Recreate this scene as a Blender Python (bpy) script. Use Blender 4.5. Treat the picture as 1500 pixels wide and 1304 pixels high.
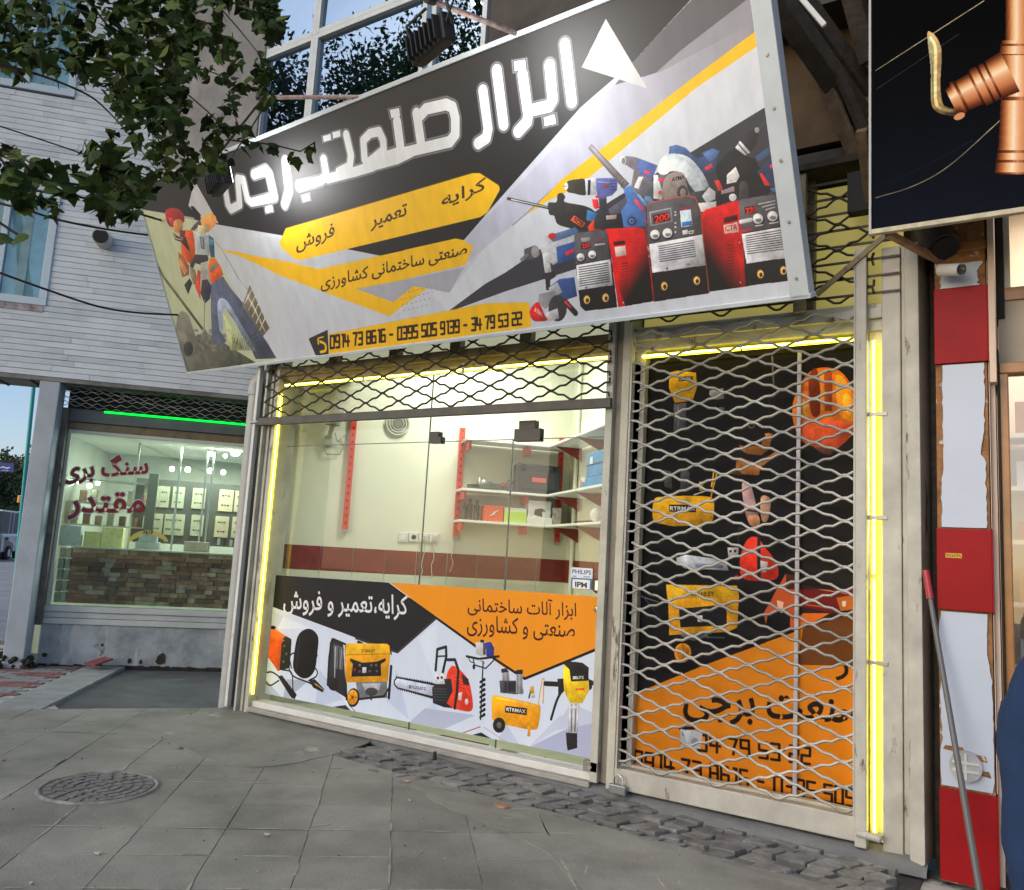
import bpy, bmesh, math, random
import numpy as np
from mathutils import Vector, Matrix
random.seed(7); RNG = np.random.RandomState(7)
SC = bpy.context.scene; COL = SC.collection
for o in list(bpy.data.objects): bpy.data.objects.remove(o)
R = math.radians
# ------------------------------------------------------------------ camera
F, CX, CY, EYE = 1197.0, 750.0, 652.0, 1.5
PIT, ROL, YAW = R(7.59), R(3.32), R(57.5)
_up = np.array([math.sin(ROL)*math.cos(PIT), -math.cos(ROL)*math.cos(PIT), math.sin(PIT)])
_h = np.array([0, 0, 1.0]) - _up*_up[2]; _h /= np.linalg.norm(_h)
_r = np.cross(_h, _up); _r = _r if _r[0] > 0 else -_r
WM = np.array([-math.cos(YAW)*_h + math.sin(YAW)*_r, math.sin(YAW)*_h + math.cos(YAW)*_r, _up])
CAM = np.array([0, 0, EYE])
cam = bpy.data.cameras.new('camera'); co = bpy.data.objects.new('camera', cam); COL.objects.link(co)
mw = Matrix.Identity(4)
for i in range(3):
    mw[i][0] = WM[i, 0]; mw[i][1] = -WM[i, 1]; mw[i][2] = -WM[i, 2]; mw[i][3] = CAM[i]
co.matrix_world = mw
cam.sensor_width = 36; cam.lens = 36*F/1500; cam.clip_start = .05; cam.clip_end = 600
SC.camera = co
# ------------------------------------------------------------------ dusk sky, soft sun, exposure
W = bpy.data.worlds.new('World'); SC.world = W; W.use_nodes = True
nt = W.node_tree; bg = nt.nodes['Background']; sky = nt.nodes.new('ShaderNodeTexSky')
sky.sky_type = 'NISHITA'; sky.sun_disc = False; sky.sun_elevation = R(24); sky.sun_rotation = R(200)
sky.altitude = 1300; sky.air_density = .85; sky.dust_density = 5.0; sky.ozone_density = .7
nt.links.new(sky.outputs[0], bg.inputs[0]); bg.inputs[1].default_value = .12
sl = bpy.data.lights.new('sun', 'SUN'); sl.energy = .9; sl.angle = R(35); sl.color = (1, .95, .9)
so = bpy.data.objects.new('sun', sl); COL.objects.link(so); so.location = (0, -20, 30)
_el, _az = R(48), R(200)
so.rotation_euler = Vector((math.sin(_az)*math.cos(_el), math.cos(_az)*math.cos(_el), math.sin(_el))).to_track_quat('Z', 'Y').to_euler()
SC.view_settings.view_transform = 'Standard'; SC.view_settings.look = 'None'
SC.view_settings.exposure = 0.74; SC.view_settings.gamma = 1
SC.render.engine = 'CYCLES'; SC.cycles.max_bounces = 8; SC.cycles.transparent_max_bounces = 24
SC.cycles.use_denoising = True; SC.cycles.sample_clamp_indirect = 6; SC.cycles.caustics_reflective = False; SC.cycles.caustics_refractive = False
# ------------------------------------------------------------------ measuring helpers
def ray(u, v): return WM @ np.array([(u-CX)/F, (v-CY)/F, 1.0])
def pz(u, v, z=0.0): d = ray(u, v); return CAM + d*((z-EYE)/d[2])
def py(u, v, y=5.15): d = ray(u, v); return CAM + d*(y/d[1])
def pn(u, v, n, p0): d = ray(u, v); return CAM + d*(np.dot(n, np.array(p0)-CAM)/np.dot(n, d))
def pd(u, v, depth): return CAM + ray(u, v)*depth
LD = np.array([.691, .723, 0]); LN = np.array([.723, -.691, 0]); LQ = np.array([-8.484, 6.995, 0])
def L3(s, z, off=0): return LQ + LD*s + LN*off + np.array([0, 0, z])
def lp(u, v, off=0):
    p = pn(u, v, LN, LQ + LN*off); return float(np.dot(p-LQ-LN*off, LD)), float(p[2])
# ------------------------------------------------------------------ materials
def lin(c):
    if max(c) > 1.01: c = [x/255 for x in c]
    return [((x/12.92) if x <= .04045 else ((x+.055)/1.055)**2.4) for x in c[:3]]
MATS = {}
def M(name, col, rough=.6, metal=0., noise=None, bump=None, vary=0., emit=0., spec=.5, coat=0., stain=None, rust=None, linear=True, trans=0.):
    if name in MATS: return MATS[name]
    m = bpy.data.materials.new(name); m.use_nodes = True; n = m.node_tree.nodes; l = m.node_tree.links
    b = n['Principled BSDF']; c = list(col) if linear else lin(col)
    b.inputs['Base Color'].default_value = (*c, 1); b.inputs['Roughness'].default_value = rough
    b.inputs['Metallic'].default_value = metal; b.inputs['Specular IOR Level'].default_value = spec
    b.inputs['Coat Weight'].default_value = coat; b.inputs['Transmission Weight'].default_value = trans
    tc = n.new('ShaderNodeTexCoord'); out = None
    def nz(scale, detail=6, rough_=.6, stretch=None):
        t = n.new('ShaderNodeTexNoise'); t.inputs['Scale'].default_value = scale; t.inputs['Detail'].default_value = detail; t.inputs['Roughness'].default_value = rough_
        if stretch:
            mp = n.new('ShaderNodeMapping'); mp.inputs['Scale'].default_value = stretch; l.new(tc.outputs['Object'], mp.inputs['Vector']); l.new(mp.outputs[0], t.inputs['Vector'])
        else: l.new(tc.outputs['Object'], t.inputs['Vector'])
        return t
    if noise:                                    # (scale, amount)
        t = nz(noise[0]); mr = n.new('ShaderNodeMapRange'); mr.inputs['From Min'].default_value = .3; mr.inputs['From Max'].default_value = .7
        mr.inputs['To Min'].default_value = 1-noise[1]; mr.inputs['To Max'].default_value = 1+noise[1]; l.new(t.outputs[0], mr.inputs[0])
        mx = n.new('ShaderNodeMix'); mx.data_type = 'RGBA'; mx.blend_type = 'MULTIPLY'; mx.inputs[0].default_value = 1
        mx.inputs[6].default_value = (*c, 1); l.new(mr.outputs[0], mx.inputs[7]); out = mx.outputs[2]
    for spec_ in ([stain] if stain else [])+([rust] if rust else []):   # (scale, threshold, colour, stretch)
        t = nz(spec_[0], 8, .65, spec_[3] if len(spec_) > 3 else None); cr = n.new('ShaderNodeMapRange')
        cr.inputs['From Min'].default_value = spec_[1]; cr.inputs['From Max'].default_value = spec_[1]+.07; l.new(t.outputs[0], cr.inputs[0])
        mx = n.new('ShaderNodeMix'); mx.data_type = 'RGBA'; l.new(cr.outputs[0], mx.inputs[0])
        if out is None: mx.inputs[6].default_value = (*c, 1)
        else: l.new(out, mx.inputs[6])
        mx.inputs[7].default_value = (*spec_[2], 1); out = mx.outputs[2]
    if vary:                                      # each object its own tone
        oi_ = n.new('ShaderNodeObjectInfo'); mr = n.new('ShaderNodeMapRange'); mr.inputs['To Min'].default_value = 1-vary; mr.inputs['To Max'].default_value = 1+vary*.7; l.new(oi_.outputs['Random'], mr.inputs[0])
        mx = n.new('ShaderNodeMix'); mx.data_type = 'RGBA'; mx.blend_type = 'MULTIPLY'; mx.inputs[0].default_value = 1; mx.inputs[6].default_value = (*c, 1)
        if out is not None: l.new(out, mx.inputs[6])
        l.new(mr.outputs[0], mx.inputs[7]); out = mx.outputs[2]
    if out is not None: l.new(out, b.inputs['Base Color'])
    if bump:                                      # (scale, strength)
        t = nz(bump[0], 8); bp = n.new('ShaderNodeBump'); bp.inputs['Strength'].default_value = bump[1]; bp.inputs['Distance'].default_value = .01
        l.new(t.outputs[0], bp.inputs['Height']); l.new(bp.outputs[0], b.inputs['Normal'])
    if emit:
        b.inputs['Emission Color'].default_value = (*c, 1); b.inputs['Emission Strength'].default_value = emit
    MATS[name] = m; return m
def glass_mat(name, tint=(.9, .97, .93), refl=.0, rough=.0, gtint=(1, 1, 1), fk=1.0):
    m = bpy.data.materials.new(name); m.use_nodes = True; n = m.node_tree.nodes; l = m.node_tree.links; n.clear()
    o = n.new('ShaderNodeOutputMaterial'); tr = n.new('ShaderNodeBsdfTransparent'); gl = n.new('ShaderNodeBsdfGlossy'); mx = n.new('ShaderNodeMixShader'); fr = n.new('ShaderNodeFresnel'); ad = n.new('ShaderNodeMath')
    tr.inputs[0].default_value = (*tint, 1); gl.inputs['Roughness'].default_value = rough; gl.inputs[0].default_value = (*gtint, 1); fr.inputs[0].default_value = 1.5
    ad.operation = 'MULTIPLY_ADD'; ad.use_clamp = True; ad.inputs[2].default_value = refl; ad.inputs[1].default_value = fk
    ge = n.new('ShaderNodeNewGeometry'); sb = n.new('ShaderNodeMath'); sb.operation = 'SUBTRACT'; sb.inputs[0].default_value = 1; l.new(ge.outputs['Backfacing'], sb.inputs[1])
    mu = n.new('ShaderNodeMath'); mu.operation = 'MULTIPLY'; l.new(fr.outputs[0], ad.inputs[0]); l.new(ad.outputs[0], mu.inputs[0]); l.new(sb.outputs[0], mu.inputs[1]); l.new(mu.outputs[0], mx.inputs[0]); l.new(tr.outputs[0], mx.inputs[1]); l.new(gl.outputs[0], mx.inputs[2]); l.new(mx.outputs[0], o.inputs[0])
    return m
# ------------------------------------------------------------------ mesh builder
class MB:
    def __init__(s): s.v = []; s.f = []; s.m = []; s.sm = []
    def add(s, vs, fs, mi=0, sm=False):
        o = len(s.v); s.v += [tuple(map(float, p)) for p in vs]; s.f += [tuple(i+o for i in f) for f in fs]; s.m += [mi]*len(fs); s.sm += [sm]*len(fs); return s
    def box(s, x0, x1, y0, y1, z0, z1, mi=0):
        x0, x1 = sorted((x0, x1)); y0, y1 = sorted((y0, y1)); z0, z1 = sorted((z0, z1))
        return s.add([(x0, y0, z0), (x1, y0, z0), (x1, y1, z0), (x0, y1, z0), (x0, y0, z1), (x1, y0, z1), (x1, y1, z1), (x0, y1, z1)],
                     [(0, 3, 2, 1), (4, 5, 6, 7), (0, 1, 5, 4), (1, 2, 6, 5), (2, 3, 7, 6), (3, 0, 4, 7)], mi)
    def hexa(s, p, mi=0):                         # 8 points: bottom 4, top 4
        return s.add(p, [(0, 3, 2, 1), (4, 5, 6, 7), (0, 1, 5, 4), (1, 2, 6, 5), (2, 3, 7, 6), (3, 0, 4, 7)], mi)
    def beam(s, p, q, w, h, up=(0, 0, 1), mi=0):
        p = np.array(p, float); q = np.array(q, float); d = q-p; d /= np.linalg.norm(d); a = np.cross(d, up); a /= np.linalg.norm(a); b = np.cross(a, d)
        return s.hexa([e + a*w/2*i + b*h/2*j for j in (-1, 1) for e, i in ((p, -1), (p, 1), (q, 1), (q, -1))], mi)
    def tube(s, pts, r, n=8, mi=0, cap=True):
        pts = [np.array(p, float) for p in pts]; rs = r if hasattr(r, '__len__') else [r]*len(pts); vs = []; a = None
        for i, p in enumerate(pts):
            d = pts[min(i+1, len(pts)-1)]-pts[max(i-1, 0)]; d = d/(np.linalg.norm(d)+1e-12)
            if a is None: a = np.cross(d, (0, 0, 1) if abs(d[2]) < .9 else (1, 0, 0))
            a = a-d*np.dot(a, d); a /= np.linalg.norm(a); b = np.cross(d, a)
            vs += [p + rs[i]*(a*math.cos(t)+b*math.sin(t)) for t in [2*math.pi*k/n for k in range(n)]]
        fs = [(i*n+k, i*n+(k+1) % n, (i+1)*n+(k+1) % n, (i+1)*n+k) for i in range(len(pts)-1) for k in range(n)]
        s.add(vs, fs, mi, True)
        if cap: s.add(vs[:n], [tuple(range(n))[::-1]], mi); s.add(vs[-n:], [tuple(range(n))], mi)
        return s
    def prism(s, poly, mi=0, depth=None):         # planar polygon of 3-D points extruded by vector depth
        n = len(poly); poly = [np.array(p, float) for p in poly]; top = [p+np.array(depth) for p in poly]
        return s.add(poly+top, [tuple(range(n))[::-1], tuple(range(n, 2*n))]+[(i, (i+1) % n, n+(i+1) % n, n+i) for i in range(n)], mi)
    def ball(s, c, r, mi=0, nu=12, nv=8, sc=(1, 1, 1)):
        vs = [(c[0]+r*sc[0]*math.sin(math.pi*j/nv)*math.cos(2*math.pi*i/nu), c[1]+r*sc[1]*math.sin(math.pi*j/nv)*math.sin(2*math.pi*i/nu), c[2]+r*sc[2]*math.cos(math.pi*j/nv)) for j in range(nv+1) for i in range(nu)]
        return s.add(vs, [(j*nu+i, (j+1)*nu+i, (j+1)*nu+(i+1) % nu, j*nu+(i+1) % nu) for j in range(nv) for i in range(nu)], mi, True)
    def build(s, name, mats, parent=None, bevel=0, loc=None, **props):
        me = bpy.data.meshes.new(name); o0 = np.array(parent.location) if parent is not None and loc is None else (np.array(loc) if loc is not None else np.zeros(3))
        if parent is not None and parent.parent is not None and loc is None: o0 = o0+np.array(parent.parent.location)
        me.from_pydata([tuple(np.array(p)-o0) for p in s.v], [], s.f)
        mats = mats if isinstance(mats, (list, tuple)) else [mats]
        for m in mats: me.materials.append(m)
        me.polygons.foreach_set('material_index', s.m); me.polygons.foreach_set('use_smooth', s.sm); me.update()
        ob = bpy.data.objects.new(name, me); COL.objects.link(ob)
        if parent is not None: ob.parent = parent
        elif loc is not None: ob.location = tuple(loc)
        if bevel:
            bv = ob.modifiers.new('bevel', 'BEVEL'); bv.width = bevel; bv.segments = 2; bv.limit_method = 'ANGLE'; bv.angle_limit = R(50)
        for k, v in props.items(): ob[k] = v
        return ob
def thing(name, label, cat, loc, group=None, **kw):
    o = bpy.data.objects.new(name, None); COL.objects.link(o); o.location = tuple(map(float, loc)); o.empty_display_size = .1
    o['label'] = label; o['category'] = cat
    if group: o['group'] = group
    for k, v in kw.items(): o[k] = v
    return o
def tag(o, label, cat, group=None):
    o['label'] = label; o['category'] = cat
    if group: o['group'] = group
    return o
def struct(name, loc=(0, 0, 0)):
    o = bpy.data.objects.new(name, None); COL.objects.link(o); o.location = loc; o['kind'] = 'structure'; return o
# ------------------------------------------------------------------ flat print: lettering and pictures drawn in code
FORMS = {'ا': (0xFE8D, 0xFE8E, 0, 0), 'آ': (0xFE81, 0xFE82, 0, 0)}
for c, b in (('ب', 0xFE8F), ('ت', 0xFE95), ('ج', 0xFE9D), ('خ', 0xFEA5), ('س', 0xFEB1), ('ش', 0xFEB5), ('ص', 0xFEB9), ('ع', 0xFEC9), ('ف', 0xFED1), ('ق', 0xFED5), ('ک', 0xFB8E), ('گ', 0xFB92), ('ل', 0xFEDD), ('م', 0xFEE1), ('ن', 0xFEE5), ('ه', 0xFEE9), ('ی', 0xFBFC)):
    FORMS[c] = (b, b+1, b+2, b+3)
for c, b in (('د', 0xFEA9), ('ر', 0xFEAD), ('ز', 0xFEAF), ('و', 0xFEED)): FORMS[c] = (b, b+1, 0, 0)
def shape(s):
    out = []
    for i, c in enumerate(s):
        if c not in FORMS: out.append(c); continue
        f = FORMS[c]; pj = i > 0 and s[i-1] in FORMS and FORMS[s[i-1]][2]; nj = i+1 < len(s) and s[i+1] in FORMS and f[2]
        out.append(chr(f[(3 if nj else 1) if pj else (2 if nj else 0)]))
    return ''.join(out[::-1]) if any(c in FORMS for c in s) else s
def glyphs(s, offset=0.0, res=4):
    c = bpy.data.curves.new('t', 'FONT'); c.body = shape(s); c.resolution_u = res; c.offset = offset
    o = bpy.data.objects.new('t', c); COL.objects.link(o)
    me = bpy.data.meshes.new_from_object(o.evaluated_get(bpy.context.evaluated_depsgraph_get()))
    v = np.array([p.co[:2] for p in me.vertices]); me.calc_loop_triangles(); t = [tuple(x.vertices) for x in me.loop_triangles]
    bpy.data.objects.remove(o); bpy.data.curves.remove(c); bpy.data.meshes.remove(me); return v, t
class Canvas:
    """a picture on a plane; shapes are given as photo pixels and land on the plane in metres"""
    def __init__(s, n, p0, eu, res, base):
        s.n = np.array(n, float); s.n /= np.linalg.norm(s.n); s.p0 = np.array(p0, float); s.eu = np.array(eu, float); s.eu -= s.n*np.dot(s.eu, s.n); s.eu /= np.linalg.norm(s.eu)
        s.ev = np.cross(s.n, s.eu); s.ev = s.ev if s.ev[2] > 0 else -s.ev; s.res = res; s.base = base; s.k = (0, 0, 1)
    def uv(s, pts):
        k = s.k; out = []
        for a, b in pts:
            p = pn(k[0]+a/k[2], k[1]+b/k[2], s.n, s.p0)-s.p0; out.append((np.dot(p, s.eu), np.dot(p, s.ev)))
        return np.array(out)
    def frame(s, quad):
        q = s.uv(quad); s.quad = q; s.lo = q.min(0); s.hi = q.max(0); s.w, s.h = [int(math.ceil(x*s.res))+1 for x in (s.hi-s.lo)]
        s.img = np.ones((s.h, s.w, 3), np.float32)*np.array(s.base, np.float32)/255; s.shade = 0; r_ = np.random.RandomState(3); s.noise = np.zeros((s.h, s.w), np.float32)
        for cell, amp in ((46, .5), (17, .35), (6, .25)):
            g = r_.uniform(-1, 1, (s.h//cell+2, s.w//cell+2)).astype(np.float32); yy = np.arange(s.h)/cell; xx = np.arange(s.w)/cell; yi = yy.astype(int); xi = xx.astype(int); fy = (yy-yi)[:, None].astype(np.float32); fx = (xx-xi)[None].astype(np.float32); fy = fy*fy*(3-2*fy); fx = fx*fx*(3-2*fx)
            s.noise += amp*((g[yi][:, xi]*(1-fx)+g[yi][:, xi+1]*fx)*(1-fy)+(g[yi+1][:, xi]*(1-fx)+g[yi+1][:, xi+1]*fx)*fy)
    def px(s, pts): return (s.uv(pts)-s.lo)*s.res
    def fillmask(s, mask, col, x0, y0, alpha=1.0):
        h, w = mask.shape; reg = s.img[y0:y0+h, x0:x0+w]; a = (mask*alpha)[..., None].astype(np.float32)
        c = np.array(col, np.float32)/255
        if s.shade and w > 3 and h > 3:            # printed product pictures are modelled, not flat
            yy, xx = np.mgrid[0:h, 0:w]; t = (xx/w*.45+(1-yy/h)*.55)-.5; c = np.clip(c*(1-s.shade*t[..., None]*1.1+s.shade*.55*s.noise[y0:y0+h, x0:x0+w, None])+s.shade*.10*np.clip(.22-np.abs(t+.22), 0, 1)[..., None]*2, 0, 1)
        reg[:] = reg*(1-a)+c*a
    def bbox(s, P, pad=2):
        x0 = max(0, int(P[:, 0].min()-pad)); x1 = min(s.w, int(P[:, 0].max()+pad)+1); y0 = max(0, int(P[:, 1].min()-pad)); y1 = min(s.h, int(P[:, 1].max()+pad)+1)
        return x0, x1, y0, y1
    def rawpoly(s, loops, col, alpha=1.0):
        P = np.vstack(loops); x0, x1, y0, y1 = s.bbox(P)
        if x1 <= x0 or y1 <= y0: return
        X = np.arange(x0, x1)+.5; m = np.zeros((y1-y0, x1-x0), bool)
        for L in loops:
            for i in range(len(L)):
                (ax, ay), (bx, by) = L[i-1], L[i]
                if ay == by: continue
                r0 = max(0, int(math.ceil(min(ay, by)-.5-y0))); r1 = min(y1-y0, int(math.ceil(max(ay, by)-.5-y0)))
                if r1 <= r0: continue
                Y = np.arange(r0, r1)+.5+y0; xi = ax+(Y-ay)*(bx-ax)/(by-ay); m[r0:r1] ^= X[None, :] < xi[:, None]
        s.fillmask(m.astype(np.float32), col, x0, y0, alpha)
    def poly(s, pts, col, alpha=1.0, smooth=False):
        P = s.px(pts)
        if smooth: P = closed_curve(P)
        s.rawpoly([P], col, alpha)
    def grad(s, pts, ca, cb, a, b, aa=1., ab=1.):  # linear gradient from photo point a (ca, aa) to b
        A, B = s.px([a, b]); d = B-A; dd = np.dot(d, d); P = s.px(pts); x0, x1, y0, y1 = s.bbox(P)
        if x1 <= x0 or y1 <= y0: return
        yy, xx = np.mgrid[y0:y1, x0:x1]; t = np.clip(((xx-A[0])*d[0]+(yy-A[1])*d[1])/dd, 0, 1)[..., None].astype(np.float32)
        c = (np.array(ca, np.float32)*(1-t)+np.array(cb, np.float32)*t)/255; al = (aa*(1-t)+ab*t)[..., 0]
        keep = s.img[y0:y1, x0:x1]
        m = s._mask(P, x0, x1, y0, y1)*al; s.img[y0:y1, x0:x1] = keep*(1-m[..., None])+c*m[..., None]
    def _mask(s, L, x0, x1, y0, y1):
        X = np.arange(x0, x1)+.5; m = np.zeros((y1-y0, x1-x0), bool)
        for i in range(len(L)):
            (ax, ay), (bx, by) = L[i-1], L[i]
            if ay == by: continue
            r0 = max(0, int(math.ceil(min(ay, by)-.5-y0))); r1 = min(y1-y0, int(math.ceil(max(ay, by)-.5-y0)))
            if r1 <= r0: continue
            Y = np.arange(r0, r1)+.5+y0; xi = ax+(Y-ay)*(bx-ax)/(by-ay); m[r0:r1] ^= X[None, :] < xi[:, None]
        return m.astype(np.float32)
    def stroke(s, pts, w, col, alpha=1.0, curve=False, round_=True):   # w in photo-crop pixels
        P = s.px(pts)
        if curve: P = open_curve(P)
        q = s.px([pts[0], (pts[0][0]+10, pts[0][1]), (pts[0][0], pts[0][1]+10)]); sc = math.sqrt(abs(np.cross(q[1]-q[0], q[2]-q[0])))/10; hw = w*sc/2
        x0, x1, y0, y1 = s.bbox(P, hw+2)
        if x1 <= x0 or y1 <= y0: return
        m = np.zeros((y1-y0, x1-x0), np.float32)
        for i in range(len(P)-1):
            a, b = P[i], P[i+1]; bx = s.bbox(np.array([a, b]), hw+2)
            if bx[1] <= bx[0] or bx[3] <= bx[2]: continue
            yy, xx = np.mgrid[bx[2]:bx[3], bx[0]:bx[1]]; d = b-a; dd = np.dot(d, d)+1e-9
            t = np.clip(((xx-a[0])*d[0]+(yy-a[1])*d[1])/dd, 0, 1); dist = np.hypot(xx-a[0]-t*d[0], yy-a[1]-t*d[1])
            sub = m[bx[2]-y0:bx[3]-y0, bx[0]-x0:bx[1]-x0]; np.maximum(sub, np.clip(hw-dist+.5, 0, 1), out=sub)
        s.fillmask(m, col, x0, y0, alpha)
    def cyl(s, a, b, wa, wb, stops, n=14):        # a round bar from a to b, shaded across its width
        a = np.array(a, float); b = np.array(b, float); d = (b-a)/np.linalg.norm(b-a); p = np.array([-d[1], d[0]]); ts = [t for t, _ in stops]; cs = np.array([c for _, c in stops], float)
        for i in range(n):
            t0, t1 = i/n, (i+1)/n+.01; col = [float(np.interp((t0+t1)/2, ts, cs[:, k])) for k in range(3)]
            s.poly([tuple(a+p*wa*(t0-.5)), tuple(a+p*wa*(t1-.5)), tuple(b+p*wb*(t1-.5)), tuple(b+p*wb*(t0-.5))], col)
    def ell(s, cx, cy, rx, ry, col, rot=0, alpha=1.0, n=28):
        c, d = math.cos(R(rot)), math.sin(R(rot))
        s.poly([(cx+rx*math.cos(t)*c-ry*math.sin(t)*d, cy+rx*math.cos(t)*d+ry*math.sin(t)*c) for t in [2*math.pi*k/n for k in range(n)]], col, alpha)
    def text(s, txt, a, b, top, col, offset=0.0, alpha=1.0):  # baseline a->b (photo px, left to right), top: px height above baseline at a
        v, t = glyphs(txt, offset); x0, x1 = v[:, 0].min(), v[:, 0].max(); hgt = v[:, 1].max()
        ux, uy = (b[0]-a[0])/(x1-x0), (b[1]-a[1])/(x1-x0); k = top/hgt
        P = s.px([(a[0]+(x-x0)*ux, a[1]+(x-x0)*uy-y*k) for x, y in v])
        x0, x1, y0, y1 = s.bbox(P); 
        if x1 <= x0 or y1 <= y0: return
        m = np.zeros((y1-y0, x1-x0), np.float32)
        for tri in t:
            T = P[list(tri)]; bx = s.bbox(T, 1)
            if bx[1] <= bx[0] or bx[3] <= bx[2]: continue
            yy, xx = np.mgrid[bx[2]:bx[3], bx[0]:bx[1]]; xx = xx+.5; yy = yy+.5; A, B, C = T; ar = (B[0]-A[0])*(C[1]-A[1])-(B[1]-A[1])*(C[0]-A[0])
            if abs(ar) < 1e-9: continue
            if ar < 0: B, C = C, B
            ok = ((B[0]-A[0])*(yy-A[1])-(B[1]-A[1])*(xx-A[0]) >= -.3) & ((C[0]-B[0])*(yy-B[1])-(C[1]-B[1])*(xx-B[0]) >= -.3) & ((A[0]-C[0])*(yy-C[1])-(A[1]-C[1])*(xx-C[0]) >= -.3)
            sub = m[bx[2]-y0:bx[3]-y0, bx[0]-x0:bx[1]-x0]; sub[ok] = 1
        s.fillmask(m, col, x0, y0, alpha)
    def material(s, name, gain=1.0, rough=.45, coat=0., dirt=.12, spec=.5):
        im = bpy.data.images.new(name, s.w, s.h); buf = np.ones((s.h, s.w, 4), np.float32); buf[..., :3] = np.clip(s.img, 0, 1)
        im.pixels.foreach_set(buf.ravel()); im.update(); im.pack()
        m = bpy.data.materials.new(name); m.use_nodes = True; n = m.node_tree.nodes; l = m.node_tree.links; b = n['Principled BSDF']
        t = n.new('ShaderNodeTexImage'); t.image = im; t.extension = 'EXTEND'; uvn = n.new('ShaderNodeUVMap'); uvn.uv_map = 'print'; l.new(uvn.outputs[0], t.inputs[0])
        mx = n.new('ShaderNodeMix'); mx.data_type = 'RGBA'; mx.blend_type = 'MULTIPLY'; mx.inputs[0].default_value = 1; l.new(t.outputs[0], mx.inputs[6])
        tc = n.new('ShaderNodeTexCoord'); nz = n.new('ShaderNodeTexNoise'); mp = n.new('ShaderNodeMapping'); mp.inputs['Scale'].default_value = (9, 9, .8); l.new(tc.outputs['Object'], mp.inputs[0]); l.new(mp.outputs[0], nz.inputs['Vector'])
        nz.inputs['Scale'].default_value = 1.5; nz.inputs['Detail'].default_value = 7
        mr = n.new('ShaderNodeMapRange'); mr.inputs['From Min'].default_value = .3; mr.inputs['From Max'].default_value = .7; mr.inputs['To Min'].default_value = gain*(1-dirt); mr.inputs['To Max'].default_value = gain; l.new(nz.outputs[0], mr.inputs[0]); l.new(mr.outputs[0], mx.inputs[7])
        l.new(mx.outputs[2], b.inputs['Base Color']); b.inputs['Roughness'].default_value = rough; b.inputs['Coat Weight'].default_value = coat; b.inputs['Coat Roughness'].default_value = .18; b.inputs['Specular IOR Level'].default_value = spec
        return m
    def setuv(s, ob, off=None):
        me = ob.data; uvl = me.uv_layers.new(name='print'); o0 = np.zeros(3); q = ob
        while q is not None: o0 = o0+np.array(q.location); q = q.parent
        for lp_ in me.loops:
            p = np.array(me.vertices[lp_.vertex_index].co)+o0-s.p0
            uvl.data[lp_.index].uv = ((np.dot(p, s.eu)-s.lo[0])*s.res/s.w, (np.dot(p, s.ev)-s.lo[1])*s.res/s.h)
def closed_curve(P, k=6):
    n = len(P); out = []
    for i in range(n):
        a, b, c, d = P[i-1], P[i], P[(i+1) % n], P[(i+2) % n]
        for j in range(k):
            t = j/k; out.append(.5*((2*b)+(-a+c)*t+(2*a-5*b+4*c-d)*t*t+(-a+3*b-3*c+d)*t**3))
    return np.array(out)
def open_curve(P, k=8):
    P = [2*P[0]-P[1]]+list(P)+[2*P[-1]-P[-2]]; out = []
    for i in range(1, len(P)-2):
        a, b, c, d = P[i-1:i+3]
        for j in range(k):
            t = j/k; out.append(.5*((2*b)+(-a+c)*t+(2*a-5*b+4*c-d)*t*t+(-a+3*b-3*c+d)*t**3))
    return np.array(out+[P[-2]])
SEG = {'0': [[(0, 0), (1, 0), (1, 2), (0, 2), (0, 0)]], '1': [[(.6, 0), (.6, 2)], [(.25, 0), (.6, 0)]], '2': [[(0, 0), (1, 0), (1, 1), (0, 1), (0, 2), (1, 2)]], '3': [[(0, 0), (1, 0), (1, 2), (0, 2)], [(.2, 1), (1, 1)]],
       '4': [[(0, 0), (0, 1.2), (1.15, 1.2)], [(.8, .3), (.8, 2)]], '5': [[(1, 0), (0, 0), (0, 1), (1, 1), (1, 2), (0, 2)]], '6': [[(.9, 0), (0, 0), (0, 2), (1, 2), (1, .95), (0, .95)]], '7': [[(0, 0), (1, 0), (.65, 1), (.55, 2)]],
       '8': [[(0, 0), (1, 0), (1, 2), (0, 2), (0, 0)], [(0, 1), (1, 1)]], '9': [[(1, 1.05), (0, 1.05), (0, 0), (1, 0), (1, 2), (.1, 2)]], '-': [[(.1, 1), (.8, 1)]]}
def digits(cv, txt, a, b, hgt, w, col):            # squared digits between a and b (top-left corners), hgt px
    n = sum({' ': .55, '1': .75}.get(c, 1.0) for c in txt); x = 0
    for c in txt:
        adv = {' ': .55, '1': .75}.get(c, 1.0)
        if c in SEG:
            for st in SEG[c]:
                cv.stroke([(a[0]+(b[0]-a[0])*(x+p*.68)/n, a[1]+(b[1]-a[1])*(x+p*.68)/n+q/2*hgt) for p, q in st], w, col)
        x += adv
# ================================================================== materials
D = 5.15
m_cream = M('cream_paint', (.50, .49, .40), .45, noise=(6, .12), stain=(5, .60, (.12, .08, .05)), bump=(30, .15))
m_cream2 = M('greyed_cream_paint', (.44, .44, .37), .5, noise=(4, .22), stain=(10, .60, (.10, .07, .05), (1, 1, .25)), bump=(25, .2))
m_white = M('white_paint', (.62, .63, .60), .5, noise=(5, .1), stain=(9, .68, (.2, .17, .13)))
m_dark = M('dark_gap', (.012, .012, .012), .8)
m_olive = M('brown_olive_steel', (.17, .135, .07), .5, noise=(8, .25), rust=(6, .6, (.05, .03, .015)))
m_grey = M('grey_post_paint', (.40, .395, .35), .5, noise=(5, .2), stain=(11, .60, (.10, .07, .05), (1, 1, .3)))
m_conc = M('concrete', (.20, .20, .20), .9, noise=(3, .25), bump=(20, .5), stain=(2, .58, (.10, .09, .08)))
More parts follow.
